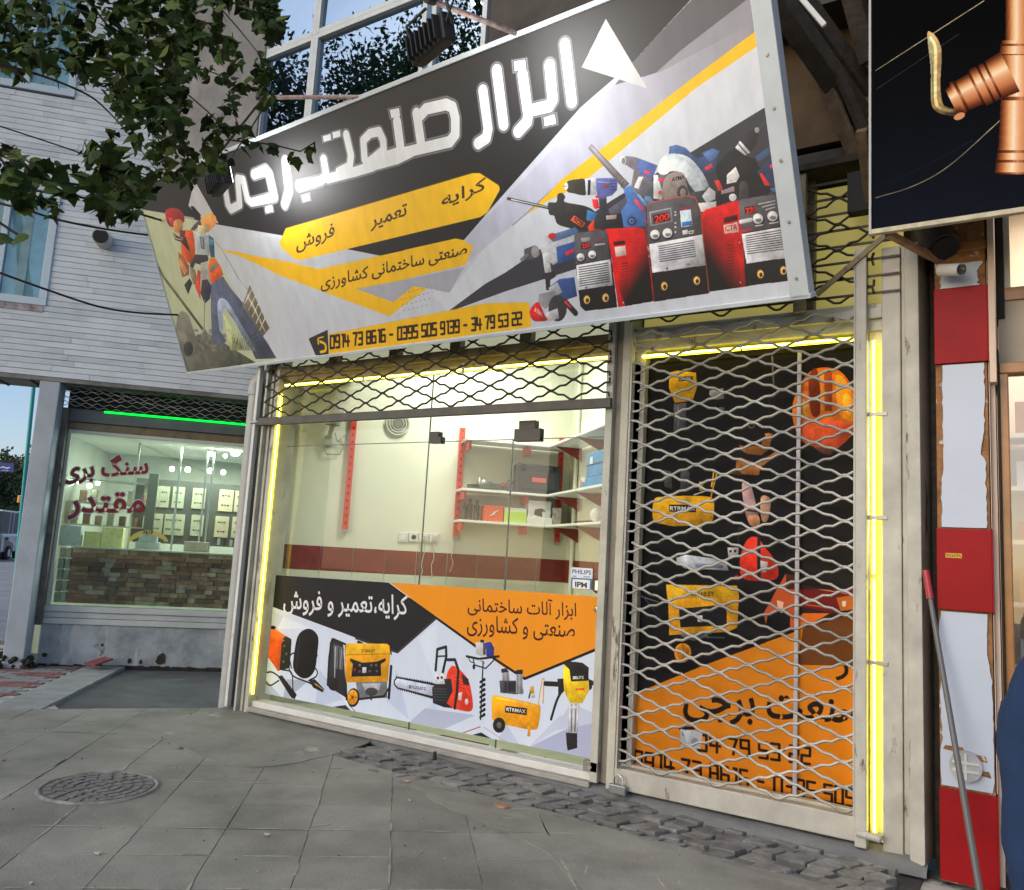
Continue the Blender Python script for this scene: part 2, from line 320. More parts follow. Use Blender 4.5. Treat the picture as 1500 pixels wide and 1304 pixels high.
m_conc_d = M('dark_concrete', (.055, .05, .044), .95, noise=(3, .35), bump=(15, .6))  # concrete in a darker, browner tone than the plain one
m_slab = M('paving_stone', (.225, .228, .205), .85, noise=(1.7, .34), bump=(60, .5), vary=.12, stain=(2.6, .57, (.25, .25, .23)), rust=(17, .68, (.38, .375, .34)))
m_joint = M('joint_mortar', (.085, .085, .08), .95, noise=(5, .5), stain=(4, .47, (.42, .41, .38)))
m_apron = M('worn_cement', (.205, .21, .19), .9, noise=(2.5, .22), bump=(35, .5), stain=(3, .6, (.34, .335, .30)), rust=(5, .68, (.13, .13, .12)))
m_cob = M('cobble_stone', (.19, .19, .18), .9, noise=(9, .4), bump=(38, 1.0), vary=.3, stain=(9, .66, (.2, .2, .19)))
m_cobbed = M('cobble_mortar', (.035, .035, .035), .95, noise=(9, .4), bump=(25, .9))
m_kerb = M('mortar_kerb', (.15, .155, .155), .9, noise=(3, .3), bump=(18, 1), stain=(10, .77, (.5, .5, .48)))
m_glass = glass_mat('shop_glass', (.975, .992, .98), .0, fk=.55)
m_glassedge = M('glass_edge', (.05, .12, .10), .2)
m_black = M('black_plastic', (.012, .012, .013), .35)
m_steel = M('brushed_steel', (.55, .55, .53), .3, metal=1)
m_int = M('cream_wall_paint', (.66, .68, .55), .55, noise=(1.5, .05), stain=(12, .76, (.35, .33, .25)))
m_intceil = M('ceiling_paint', (.75, .75, .68), .8)
m_redtile = M('maroon_wall_tile', (.19, .03, .022), .6, noise=(8, .3))
m_redrail = M('red_rail_paint', (.62, .055, .03), .4, noise=(10, .15))
m_floor = M('shop_floor_tile', (.55, .60, .45), .3, noise=(6, .12))
# ================================================================== the ground
pu = np.array([.769, .64]); pw = np.array([-.64, .769])
pave = struct('pavement')
b = MB(); b.box(-30, 12, -12, 7.5, -.14, -.022); g0 = None
E1 = pz(0, 1039)[:2]; E2 = pz(335, 1037)[:2]; ed = (E2-E1)/np.linalg.norm(E2-E1); en = np.array([-ed[1], ed[0]])   # pavement edge, en points to the alley
def clip(poly, p, n):
    out = []
    for i in range(len(poly)):
        a, c = poly[i-1], poly[i]; da, dc = np.dot(a-p, n), np.dot(c-p, n)
        if (da <= 0) != (dc <= 0): out.append(a+(c-a)*(da/(da-dc)))
        if dc <= 0: out.append(c)
    return out
big = [np.array(q, float) for q in ((-25, -12), (14, -12), (14, 5.1), (-6.05, 5.1))]
bigc = clip([np.array(q, float) for q in ((-25, -12), (14, -12), (14, 5.16), (-25, 5.16))], E1, en)
MB().prism([(p[0], p[1], -.16) for p in bigc], depth=(0, 0, .115)).build('pavement_bed', m_joint, pave)
for pc in (clip(bigc, np.array([0, 4.40]), np.array([0, 1.])), clip(clip(bigc, np.array([-4.425, 0]), np.array([1., 0])), np.array([0, 4.402]), np.array([0, -1.]))): MB().prism([(p[0], p[1], -.044) for p in pc], depth=(0, 0, .039)).build('joint_bed', m_joint, pave)
S = .418; wl = [7.48+.41*k if k > -1 else 0 for k in range(0)] 
rows = [7.48, 7.07, 6.67, 6.26, 5.85, 5.46, 5.046, 4.626, 4.245, 3.86]
while rows[-1] > -6: rows.append(rows[-1]-.4)
rows = [rows[0]+.8, rows[0]+.4]+rows
slabs = []; rest = MB()
for i in range(len(rows)-1):
    w1, w0 = rows[i], rows[i+1]
    for j in range(-26, 24):
        u0 = .06+.425*j; u1 = u0+.425
        g = .0018
        q = [pu*u0_+pw*w_ for u0_, w_ in ((u0+g, w0+g), (u1-g, w0+g), (u1-g, w1-g), (u0+g, w1-g))]
        q = clip(q, np.array([0, 4.40]), np.array([.03, 1.])) if (pu*u0+pw*w0)[0] > -4.9 else q
        q = clip(q, E1, en) if len(q) > 2 else q
        if len(q) < 3: continue
        c = np.mean(q, 0)
        if not (-12 < c[0] < 3.5 and c[1] > -3): 
            continue
        cc = WM.T @ (np.array([c[0], c[1], 0])-CAM); vis = cc[2] > .5 and -100 < CX+F*cc[0]/cc[2] < 1600 and CY+F*cc[1]/cc[2] < 1400
        dz = RNG.uniform(-.0012, .0012); t = RNG.uniform(-.002, .002, 2)
        pts = [(p[0], p[1], -.03) for p in q]; top = [(p[0], p[1], dz+t[0]*(p-c)[0]*3+t[1]*(p-c)[1]*3) for p in q]; n = len(q)
        mb = MB() if vis else rest
        mb.add(pts+top, [tuple(range(n))[::-1], tuple(range(n, 2*n))]+[(k, (k+1) % n, n+(k+1) % n, n+k) for k in range(n)])
        if vis: mb.build('paving_slab', m_slab, pave, bevel=.002)
rest.build('paving_beyond_view', m_slab, pave)
sm_ = MB(); rs_ = np.random.RandomState(9)               # pale mortar left in the joints and scuffs on the slabs
for k in range(150):
    if k < 90: w_ = rows[rs_.randint(2, 14)]; u_ = rs_.uniform(-2.6, 1.6); along = pu; c = pu*u_+pw*w_; L_ = rs_.uniform(.03, .22); th = rs_.uniform(.0025, .006)
    elif k < 128: u_ = .06+.425*rs_.randint(-5, 4); w_ = rs_.uniform(3.2, 6.8); along = pw; c = pu*u_+pw*w_; L_ = rs_.uniform(.03, .25); th = rs_.uniform(.003, .009)
    else: c = np.array([rs_.uniform(-5, -.5), rs_.uniform(1.8, 4.3)]); a_ = rs_.uniform(0, 3.1); along = np.array([math.cos(a_), math.sin(a_)]); L_ = rs_.uniform(.02, .08); th = rs_.uniform(.002, .007)
    if c[1] > 4.38 or np.dot(c-E1, en) > -.1: continue
    pr = np.array([-along[1], along[0]]); top = []; bot = []
    for i in range(7):
        t = (i/6-.5)*2; hw = th*(1-t*t)**.5*rs_.uniform(.5, 1.3)+.0006; o_ = pr*rs_.uniform(-.002, .002); top.append(c+along*t*L_+o_+pr*hw); bot.append(c+along*t*L_+o_-pr*hw)
    P = bot+top[::-1]; sm_.prism([(p[0], p[1], .0022) for p in P], depth=(0, 0, .0016))
gr_ = MB()
for k in range(170):
    c = np.array([rs_.uniform(-6.5, -.3), rs_.uniform(1.9, 4.9)])
    if np.dot(c-E1, en) > -.1: continue
    s_ = rs_.uniform(.002, .0075) * (1.5 if rs_.rand() < .1 else 1); gr_.ball((c[0], c[1], .005+s_*.3), s_, rs_.randint(3), 5, 3, (1, rs_.uniform(.6, 1), .6))
gr_.build('grit', [M('grit_pale', (.36, .35, .31), .9), M('grit_dark', (.05, .05, .045), .9), M('grit_brown', (.16, .11, .06), .9)], pave)['kind'] = 'stuff'
sm_.build('mortar_smears', M('pale_mortar', (.34, .335, .30), .9, noise=(30, .3)), pave)['kind'] = 'stuff'
# worn cement patches over the slabs
apron = MB()
def sheet(pts, z, th=.012, mb=None):
    mb = mb or MB(); P = [pz(u, v, z) for u, v in pts]; P = [p+np.array([RNG.uniform(-.012, .012), RNG.uniform(-.012, .012), 0]) for p in closed_curve(np.array(P), 5)]; return mb.prism([p-np.array([0, 0, th]) for p in P], depth=(0, 0, th))
sheet([(322, 1038), (262, 1050), (232, 1063), (250, 1085), (292, 1104), (330, 1118), (385, 1123), (478, 1107.5), (545, 1082), (500, 1066), (384, 1037), (352, 1028)][::-1], .0045).build('cement_patch', m_apron, pave)
sheet([(760, 1178), (900, 1216), (1010, 1251), (1200, 1304), (1290, 1335), (1200, 1400), (900, 1330), (800, 1250), (700, 1200), (640, 1176), (612, 1155), (560, 1142)][::-1], .003).build('cement_patch', m_slab, pave)
# the dug-up strip of cobbles before the shop
cob = struct('cobble_strip')
MB().box(-4.42, -.5, 4.40, 5.12, -.06, -.035).build('cobble_bed', m_cobbed, cob)
cx = -4.40; k = 0
rowsy = [4.40, 4.52, 4.645, 4.765, 4.885]
for r_, y0 in enumerate(rowsy):
    x = -4.40+.03*r_+ (0 if r_ else .02)
    while x < -.62:
        wx = RNG.uniform(.11, .17); wy = .118
        if x+wx > -.55: break
        # stones lean along the slab direction
        sk = RNG.uniform(.035, .055); hz = .002+RNG.uniform(-.010, .010)
        j = lambda s=.006: RNG.uniform(-s, s)
        P = [(x+.003, y0+.003), (x+wx-.003, y0+.003), (x+wx-.003+sk, y0+wy-.003), (x+.003+sk, y0+wy-.003)]
        bt = [(a+j(), c+j(), -.06) for a, c in P]; tp = [(a*.90+.10*(x+wx/2+sk/2)+j(.007), c*.88+.12*(y0+.06)+j(.007), hz+j(.008)) for a, c in P]
        ctr = (x+wx/2+sk/2, y0+wy/2, hz+.001+j(.003))
        mb = MB(); mb.add(bt+tp+[ctr], [(0, 1, 5, 4), (1, 2, 6, 5), (2, 3, 7, 6), (3, 0, 4, 7), (4, 5, 8), (5, 6, 8), (6, 7, 8), (7, 4, 8)])
        mb.build('cobblestone', m_cob, cob, bevel=.004); x += wx; k += 1
# mortar skirt under the sill, uneven
ks = MB(); N = 40; vs = []
for i in range(N+1):
    X = -5.78+i*(5.3/N); f_ = max(0, min(1, (X+4.6)/.6)); yb = 5.05-.02*f_+RNG.uniform(-.012, .012) - (.10 if X > -2.2 else 0)*min(1, max(0, (X+2.4)/.5))
    zt = .047; yt = 5.095
    vs += [(X, yb, -.02), (X, yb+.01, .004+RNG.uniform(0, .008)), (X, (yb+yt)/2, .03+RNG.uniform(-.004, .006)), (X, yt, zt), (X, 5.2, zt)]
fs = [(i*5+k_, (i+1)*5+k_, (i+1)*5+k_+1, i*5+k_+1) for i in range(N) for k_ in range(4)]
ks.add(vs, fs, 0, True).build('mortar_skirt', m_kerb, cob)
# alley behind the pavement edge
alley = struct('alley_ground')
MB().box(-80, 20, -30, 90, -.35, -.145).build('alley_surface', M('asphalt', (.085, .088, .095), .9, noise=(3, .3), bump=(60, .5), stain=(2, .6, (.13, .13, .14))), alley)
def aq(pts, z0, z1): 
    P = [pz(u, v, z1) for u, v in pts]; return MB().prism([(p[0], p[1], z0) for p in P][::-1], depth=(0, 0, z1-z0))
m_pgrey = M('grey_paver', (.21, .22, .23), .85, noise=(7, .2), bump=(40, .4)); m_pred = M('red_paver', (.20, .085, .085), .85, noise=(7, .25), bump=(40, .4))
m_kst = M('kerb_stone', (.25, .26, .265), .85, noise=(5, .2), bump=(40, .5))
side = struct('side_pavement')
aq([(-900, 1042), (90, 1042), (60, 1015), (185, 978), (60, 960), (0, 935), (-900, 900)], -.144, -.118).build('paver_bed', m_joint, side)
k0 = pz(185, 976, -.11); k1 = pz(60, 1040, -.11); kd = (k1-k0); kl = np.linalg.norm(kd); kd /= kl; kn = np.array([-kd[1], kd[0], 0]); kn = kn if kn[0] < 0 else -kn
n = int((kl+1.0)/.105)
for i in range(n):
    p = k0+kd*(i*.105-.1); MB().hexa([p+kd*a+kn*c+np.array([0, 0, z]) for z in (-.05, .006+RNG.uniform(-.003, .003)) for a, c in ((.003, 0), (.102, 0), (.102, .42), (.003, .42))]).build('kerb_stone', m_kst, side, bevel=.004)
cntp = 0
for i in range(0, 26):
    for j in range(0, 16):
        p = k0+kd*(i*.105-.6)+kn*(.45+j*.205+(.10 if i % 2 else 0)); 
        q = WM.T @ (p-CAM); uu, vv = CX+F*q[0]/q[2], CY+F*q[1]/q[2]
        if uu < -60 or vv > 1050 or vv < 905 or uu > 175 or not (np.dot(p-LQ, LN) > .1): continue
        red = ((i//3+j//2) % 2 == 0)
        MB().hexa([p+kd*a+kn*c+np.array([0, 0, z]) for z in (-.04, .004+RNG.uniform(-.003, .003)) for a, c in ((.003, .003), (.102, .003), (.102, .202), (.003, .202))]).build('paver', m_pred if red else m_pgrey, side, bevel=.003)
# manhole cover: rim and ribbed lid
mh = thing('manhole_cover', 'round grey ribbed manhole cover set in the paving slabs', 'manhole', (-4.66, 3.02, 0))
m_iron = M('cast_iron', (.16, .16, .155), .7, noise=(12, .3), bump=(50, .6), stain=(8, .62, (.17, .17, .16)))
MB().tube([(-4.66, 3.02, -.02), (-4.66, 3.02, .004)], .30, 48).build('lid', m_iron, mh)
rb = MB(); rr = .315
vs = [((-4.66+r_*math.cos(a)), 3.02+r_*math.sin(a), z) for a in [2*math.pi*k/48 for k in range(48)] for r_, z in ((.303, .002), (.306, .011), (.325, .012), (.33, .0))]
rb.add(vs, [(k*4+q, k*4+q+1, ((k+1) % 48)*4+q+1, ((k+1) % 48)*4+q) for k in range(48) for q in range(3)], 0, True).build('rim', M('manhole_rim_cement', (.23, .23, .215), .9, noise=(9, .5), bump=(30, .8)), mh)
rbs = MB()
for rad, nn in ((.27, 22), (.215, 17), (.16, 12), (.10, 8), (.045, 4)):
    for k in range(nn):
        a0, a1 = 2*math.pi*(k+.12)/nn, 2*math.pi*(k+.88)/nn; am = (a0+a1)/2
        P = [(-4.66+r_*math.cos(a), 3.02+r_*math.sin(a)) for r_, a in ((rad-.021, a0), (rad-.021, am), (rad-.021, a1), (rad+.021, a1), (rad+.021, am), (rad+.021, a0))]
        rbs.prism([(x, y, .003) for x, y in P], depth=(0, 0, .009))
ro = rbs.build('rib', m_iron, mh, bevel=.002); ro['kind'] = 'stuff'
# ================================================================== the tool shop: frame, posts, beams
shop = thing('tool_shop', 'tool shop with cream steel door frames, glass front and dark concrete above', 'shop', (-3.5, 5.3, 0))
def part(mb, name, mat, bevel=0, **k): return mb.build(name, mat, shop, bevel, **k)
# left post: folded steel channels
part(MB().box(-5.93, -5.905, 5.02, 5.30, 0, 3.35).box(-5.90, -5.865, 5.06, 5.30, .0, 3.3).box(-5.862, -5.835, 5.09, 5.30, 0, 3.3).box(-5.832, -5.785, 5.05, 5.30, .0, 3.3), 'door_post', m_cream2, .004)
part(MB().box(-6.03, -5.995, 5.0, 5.045, .03, 3.2), 'door_post', m_white, .004)
part(MB().box(-5.995, -5.935, 5.07, 5.30, .0, 3.3), 'post_gap', m_dark)
# divider
part(MB().box(-2.46, -2.405, 5.03, 5.22, .06, 3.35), 'door_post', m_cream2, .005)
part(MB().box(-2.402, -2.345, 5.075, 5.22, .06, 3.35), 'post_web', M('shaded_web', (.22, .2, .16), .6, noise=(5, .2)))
part(MB().box(-2.342, -2.285, 5.03, 5.22, .04, 3.4), 'door_post', m_cream2, .005)
part(MB().box(-2.28, -2.20, 5.10, 5.22, .1, 2.95), 'door_jamb', m_grey, .004)
# right jamb assembly
part(MB().box(-.835, -.775, 4.985, 5.06, .04, 3.42), 'door_post', m_grey, .005)
part(MB().box(-.775, -.69, 5.10, 5.30, .06, 3.0), 'neon_backing', M('backing_paint', (.62, .58, .35), .5, noise=(20, .25)))
part(MB().box(-.70, -.60, 5.04, 5.30, .0, 3.42), 'door_post', m_grey, .006)
part(MB().box(-.598, -.50, 5.055, 5.30, -.0, 3.42), 'door_post', m_grey, .004)
wf = MB(); wp_ = [(-.555+.006*math.sin(z*9)+RNG.uniform(-.006, .006), 5.035+.012, z) for z in np.arange(.05, 3.4, .03)]; wf.tube(wp_, [.006+RNG.uniform(0, .007) for _ in wp_], 6); part(wf, 'weld_seam', m_grey)
part(MB().hexa([(-.565, 5.0, -.02), (-.49, 4.97, .03), (-.455, 5.3, 0), (-.56, 5.3, 0), (-.575, 4.985, 3.4), (-.50, 4.965, 3.4), (-.455, 5.3, 3.4), (-.56, 5.3, 3.4)]), 'corner_post', m_grey, .006)
part(MB().box(-.455, -.40, 5.12, 5.3, -.02, 3.5), 'wall_gap', M('crumbling_gap', (.03, .025, .02), 1, noise=(20, .5), bump=(20, 1)))
# sills
part(MB().box(-5.785, -2.46, 5.09, 5.235, .048, .10), 'sill', m_white, .006)
part(MB().box(-5.785, -2.46, 5.03, 5.088, .02, .055), 'sill_step', M('sill_stone', (.33, .32, .29), .8, noise=(6, .2), bump=(30, .4)), .006)
part(MB().box(-2.28, -.78, 5.02, 5.10, .055, .185), 'door_rail', m_grey, .006)
part(MB().box(-2.28, -.84, 5.105, 5.22, .06, .20), 'sill', m_cream, .004)
# lintels
part(MB().box(-5.90, -2.46, 5.10, 5.30, 2.945, 3.06), 'lintel', m_olive, .006)
part(MB().box(-5.90, -2.46, 5.06, 5.10, 3.0, 3.075), 'lintel_lip', m_olive, .004)
part(MB().box(-2.28, -.60, 5.08, 5.30, 2.93, 3.10), 'lintel', m_cream2, .006)
part(MB().box(-2.28, -.70, 5.05, 5.08, 3.0, 3.06), 'lintel_lip', m_grey, .004)
# transom lights: lit panes behind mullions
m_tr1 = M('frosted_transom', (.66, .68, .47), .5, emit=.28); m_tr2 = M('yellow_transom', (.55, .47, .13), .6, noise=(1.2, .12), emit=.22)
xs = [-5.88, -5.2, -4.5, -3.86, -3.2, -2.47]
for i in range(len(xs)-1):
    part(MB().box(xs[i]+.05, xs[i+1]-.05, 5.19, 5.20, 3.07, 3.75), 'transom_pane', m_tr1)
    part(MB().box(xs[i]-.05, xs[i]+.05, 5.12, 5.22, 3.07, 3.8), 'mullion', m_olive, .004)
part(MB().box(-2.26, -1.17, 5.19, 5.20, 3.11, 3.95), 'transom_pane', m_tr2)
part(MB().box(-1.165, -1.10, 5.12, 5.25, 3.11, 4.0), 'mullion', m_olive, .004)
part(MB().box(-1.10, -.60, 5.19, 5.20, 3.11, 3.92), 'transom_pane', m_tr2)
# masonry above
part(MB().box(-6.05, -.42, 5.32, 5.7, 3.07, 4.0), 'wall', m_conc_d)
part(MB().box(-8.3, -6.66, 5.2, 5.6, 4.92, 11), 'wall', m_conc, bevel=.01)
part(MB().box(-6.66, -3.8, 5.28, 5.6, 3.98, 5.0), 'wall', m_conc)
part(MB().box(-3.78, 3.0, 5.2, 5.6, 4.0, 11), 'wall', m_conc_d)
part(MB().box(-6.66, -3.78, 5.26, 5.6, 7.4, 11), 'wall', m_conc)
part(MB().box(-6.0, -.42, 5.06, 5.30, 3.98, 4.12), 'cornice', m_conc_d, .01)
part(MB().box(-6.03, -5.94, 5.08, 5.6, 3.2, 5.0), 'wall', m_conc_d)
# shop interior: walls with tile band, floor, ceiling
AP = np.array([-5.86, 5.32, 0]); CORN = np.array([-3.95, 7.32, 0]); BP = np.array([-1.80, 5.26, 0])
AN = LN; BD = (BP-CORN)/np.linalg.norm(BP-CORN); BN = np.array([BD[1], -BD[0], 0]); BN = BN if BN[1] < 0 else -BN
def WA(u, v, off=0.): return pn(u, v, AN, CORN+AN*off)
def WB(u, v, off=0.): return pn(u, v, BN, CORN+BN*off)
AS = (AP-CORN)/np.linalg.norm(AP-CORN)            # along wall A, from the corner to the street
def wallquad(p, q, z0, z1, nrm, th=.05): return MB().prism([(p[0], p[1], z0), (q[0], q[1], z0), (q[0], q[1], z1), (p[0], p[1], z1)], depth=tuple(-nrm*th))
part(wallquad(AP+AS*.1, CORN-AS*.05, 0, 3.9, AN), 'interior_wall', m_int); part(wallquad(CORN, BP, 0, 3.9, BN), 'interior_wall', m_int)
part(MB().prism([(-5.86, 5.24, .02), (-1.8, 5.24, .02), (-3.95, 7.4, .02)], depth=(0, 0, .03)), 'floor', m_floor)
part(MB().prism([(-6.0, 5.24, 3.9), (-1.7, 5.24, 3.9), (-3.95, 7.5, 3.9)], depth=(0, 0, .05)), 'ceiling', m_intceil)
part(MB().box(-6.2, -5.87, 5.31, 5.36, 0, 3.9), 'interior_wall', m_int)
zt = WA(520, 803)[2]; zb = WA(520, 838)[2]
La = np.linalg.norm(AP-CORN); na = int(La/.30)+1
for i in range(na):
    p = CORN+AS*(i*.30+.003); q = CORN+AS*min(La, (i+1)*.30-.003)
    if i*.30 < La: wallquad(p+AN*.006, q+AN*.006, zb, zt, AN, .005).build('wall_tile', m_redtile, shop)
    if i*.30 < La: wallquad(p+AN*.006, q+AN*.006, zb-.26, zb-.004, AN, .005).build('wall_tile', M('pale_wall_tile', (.66, .68, .52), .3, noise=(4, .06)), shop)
for i in range(6):
    p = CORN+BD*(i*.28+.01); q = CORN+BD*((i+1)*.28-.003); wallquad(p+BN*.006, q+BN*.006, zb, zt, BN, .005).build('wall_tile', m_redtile, shop)
    wallquad(p+BN*.006, q+BN*.006, zb-.26, zb-.004, BN, .005).build('wall_tile', MATS['pale_wall_tile'], shop)
for i, (x0, x1, mm) in enumerate([(-5.7, -4.9, m_floor), (-4.9, -4.2, M('green_tile', (.10, .13, .08), .4)), (-3.95, -3.5, m_redtile), (-3.46, -3.0, m_floor)]):
    part(MB().box(x0, x1-.004, 5.24, 5.42, .052, .058+.001*i), 'floor_tile', mm)
# frameless glass: panels, patch fittings, handle
GY = 5.205
for x0, x1, z0, z1, nm in [(-5.78, -4.125, .10, 2.36, 'glass_panel'), (-4.115, -3.315, .10, 2.36, 'glass_panel'), (-3.305, -2.465, .12, 2.36, 'glass_door'), (-5.78, -2.465, 2.37, 2.94, 'glass_panel')]:
    g = part(MB().box(x0, x1, GY, GY+.008, z0, z1), nm, m_glass)
for x in (-4.12, -3.31): part(MB().box(x-.004, x+.004, GY-.001, GY+.009, .10, 2.94 if x < -4 else 2.36), 'glass_joint', m_glassedge)
part(MB().box(-5.78, -2.465, GY-.001, GY+.009, 2.362, 2.368), 'glass_joint', m_glassedge)
def fit(u0, v0, u1, v1, name='patch_fitting', mat=m_black, t=.03, y=5.19, z0=None):
    a = py(u0, v0, y); c = py(u1, v1, y); return part(MB().box(a[0], c[0], y-t/2, y+t/2+.03, c[2], a[2]), name, mat, .002)
fit(631, 633, 643, 649.5); fit(643, 640, 647, 649.5); fit(755, 629, 792, 646); fit(762, 617, 785, 629)
fit(731, 1098, 757, 1108.5, mat=M('worn_steel', (.3, .3, .29), .45, metal=.8))
hn = py(886, 900, 5.14); part(MB().tube([py(872, 892, 5.19), py(880, 897, 5.13), py(883, 910, 5.12), py(881, 948, 5.12), py(884, 962, 5.13), py(888, 965, 5.19)], .017, 8), 'door_handle', m_steel)
# upstairs windows
m_wf = M('window_frame_paint', (.55, .60, .62), .4, noise=(5, .08)); m_wg = glass_mat('dark_window_glass', (.02, .025, .03), .62, .01, (.62, .82, 1))
def win_up(px0, px1, zs):
    x0 = py(px0[0], px0[1], 5.25)[0]; x1 = py(px1[0], px1[1], 5.25)[0]; 
    wo = MB(); w_ = .05
    for z0, z1 in zs:
        wo.box(x0, x0+w_, 5.22, 5.28, z0, z1).box(x1-w_, x1, 5.22, 5.28, z0, z1).box(x0+w_, x1-w_, 5.22, 5.28, z0, z0+w_).box(x0+w_, x1-w_, 5.22, 5.28, z1-w_, z1)
    ob = part(wo, 'window', m_wf, .004)
    for z0, z1 in zs:
        pm = MB(); pm.hexa([(x0+w_, 5.262+.004*RNG.uniform(-1, 1), z0+w_), (x1-w_, 5.262+.006*RNG.uniform(-1, 1), z0+w_), (x1-w_, 5.268, z0+w_), (x0+w_, 5.268, z0+w_), (x0+w_, 5.262+.006*RNG.uniform(-1, 1), z1-w_), (x1-w_, 5.262+.004*RNG.uniform(-1, 1), z1-w_), (x1-w_, 5.268, z1-w_), (x0+w_, 5.268, z1-w_)])
        o_ = pm.build('pane', m_wg, shop); o_.parent = ob; o_.location = tuple(np.zeros(3))
zt1 = py(395, 81, 5.25)[2]
for pa, pb in (((386, 120), (461, 90)), ((461, 90), (628, 20)), ((634, 40), (716, 20))): win_up(pa, pb, [(5.0, zt1), (zt1, 7.4)] if pa[0] < 600 else [(5.0, 7.4)])
# ================================================================== the big shop sign: tilted box with a printed face
sTL, sTR, sBR, sBL = (201, 277), (1116, -87), (1183, 430), (275, 545)
SN = np.array([-.0785, .915, .398]); 
def _x(a, b, c, d):
    p = np.cross(np.cross([*a, 1], [*b, 1]), np.cross([*c, 1], [*d, 1])); return p[:2]/p[2]
_d1 = ray(*_x(sTL, sTR, sBL, sBR)); _d2 = ray(*_x(sTL, sBL, sTR, sBR)); SN = np.cross(_d1, _d2); SN /= np.linalg.norm(SN)
if SN[1] > 0: SN = -SN                                    # towards the street
SP = py(*sBR, 4.5)
cv = Canvas(SN, SP, -_d1 if _d1[0] < 0 else _d1, 400, (205, 212, 224)); cv.frame([sTL, sTR, sBR, sBL])
BLK = (27, 27, 30); YEL = (250, 196, 16)
c2 = (380, 0, 2.964); c3 = (740, 0, 2.716); c5 = (200, 230, 3.95); c6 = (400, 250, 3.947); c7 = (740, 170, 3.409); cA = (560, 40, 3.75); cB = (310, 140, 5.0); cC = (760, 200, 7.5); cD = (900, 180, 5.769); cE = (230, 290, 10.03)
# grounds
cv.k = (0, 0, 1)
cv.grad([(190, 285), (420, 340), (430, 560), (270, 560)], (196, 205, 165), (208, 214, 222), (240, 440), (345, 400))
cv.poly([(190, 270), (1030, -120), (1030, -20), (928, 90), (850, 158), (679, 351), (553, 374), (509, 365), (413, 345), (324, 330), (205, 306)], BLK)
cv.k = c3
cv.poly([(740, 0), (510, 245), (430, 345), (350, 430), (600, 290), (700, 200), (960, 0), (1100, -120), (860, -120)], (92, 92, 98))
cv.poly([(960, 0), (700, 200), (600, 290), (430, 345), (0, 790), (30, 900), (270, 690), (1045, 90), (1050, -120), (1100, -120)], (150, 150, 160))
cv.grad([(0, 790), (430, 340), (620, 285), (1045, 60), (1045, 95), (300, 680), (230, 712), (80, 850), (-200, 1090), (-270, 1080)], (196, 198, 218), (150, 150, 158), (300, 600), (1000, 40))
cv.poly([(1045, 88), (1045, 155), (760, 350), (450, 610), (300, 735), (170, 800), (80, 858), (130, 812), (230, 710), (360, 610), (760, 300)], YEL)
cv.poly([(1045, 155), (1070, 405), (760, 600), (0, 1085), (-230, 1240), (-300, 1160), (80, 860), (300, 735), (760, 350)], (214, 220, 230))
cv.poly([(1070, 405), (1130, 560), (1130, 800), (0, 1160), (-235, 1245), (-80, 1130), (0, 1085), (420, 800)], (58, 59, 68))
cv.poly([(400, 75), (305, 268), (565, 352)], (206, 206, 208))
cv.k = c5; cv.poly([(335, 135), (475, 385), (368, 352), (300, 282)], (205, 205, 205)); cv.poly([(310, 285), (330, 285), (372, 335), (370, 352), (340, 335)], (20, 20, 22))
# yellow ribbons and bars
cv.k = c6
cv.poly([(800, 665), (890, 680), (1020, 706), (1110, 590), (1320, 330), (1240, 240), (620, 490), (430, 455), (-40, 380), (0, 520), (300, 560)], (180, 184, 196), .35)
cv.poly([(480, 683), (690, 645), (1105, 560), (1020, 706), (885, 680), (810, 668), (695, 762)], (172, 176, 188))
cv.poly([(430, 455), (620, 492), (1105, 400), (1225, 260), (1000, 290)], BLK)
cv.k = c5; cv.poly([(470, 535), (560, 545), (760, 590), (1055, 672), (1185, 640), (1185, 820), (1000, 745), (760, 650), (600, 575)], YEL)
cv.k = c6
cv.poly([(-120, 490), (100, 530), (265, 570), (380, 545), (480, 683), (695, 762), (812, 668), (890, 682), (670, 842), (300, 705), (0, 590)], YEL)
cv.poly([(258, 575), (1055, 392), (1095, 400), (1158, 440), (1112, 545), (690, 645), (480, 683), (330, 712), (262, 660)], YEL)
cv.poly([(75, 332), (1150, 15), (1195, 14), (1305, 85), (1312, 110), (1240, 240), (1200, 268), (160, 518), (125, 512), (42, 440), (38, 415)], (255, 200, 18))
cv.stroke([(75, 332), (1150, 13), (1195, 12), (1307, 85)], 5, (60, 50, 20))
cv.k = (0, 0, 1)
cv.text('کرایه', (647, 303), (712, 277), 18, (60, 44, 26), .012); cv.text('تعمیر', (543, 333), (596, 315), 17, (60, 44, 26), .012); cv.text('فروش', (434, 366), (490, 345), 19, (60, 44, 26), .012)
cv.text('صنعتی ساختمانی کشاورزی', (470, 423), (684, 372), 17, (48, 30, 22), .008)
# dotted mark under the bars
for i in range(4):
    for j in range(9-i): cv.ell(586+j*6.5+i*2, 431+i*8-j*1.6, 1.3, .8, (150, 152, 165))
# phone bar
cv.k = c6
cv.poly([(322, 946), (1225, 768), (1478, 762), (1492, 905), (322, 1062)], YEL)
cv.poly([(205, 972), (316, 920), (322, 1066), (246, 1068)], (46, 46, 46))
cv.stroke([(272, 990), (300, 1005), (302, 1040), (275, 1050)], 13, YEL, curve=True); cv.stroke([(262, 985), (262, 970), (290, 962)], 6, YEL); cv.stroke([(262, 1003), (258, 978)], 9, YEL)
cv.k = (0, 0, 1)
digits(cv, '0914 73 8616 - 0395 505 9139 - 34 79 53 22', (484, 493), (766, 457.5), 17.5, 2.9, (38, 18, 14))
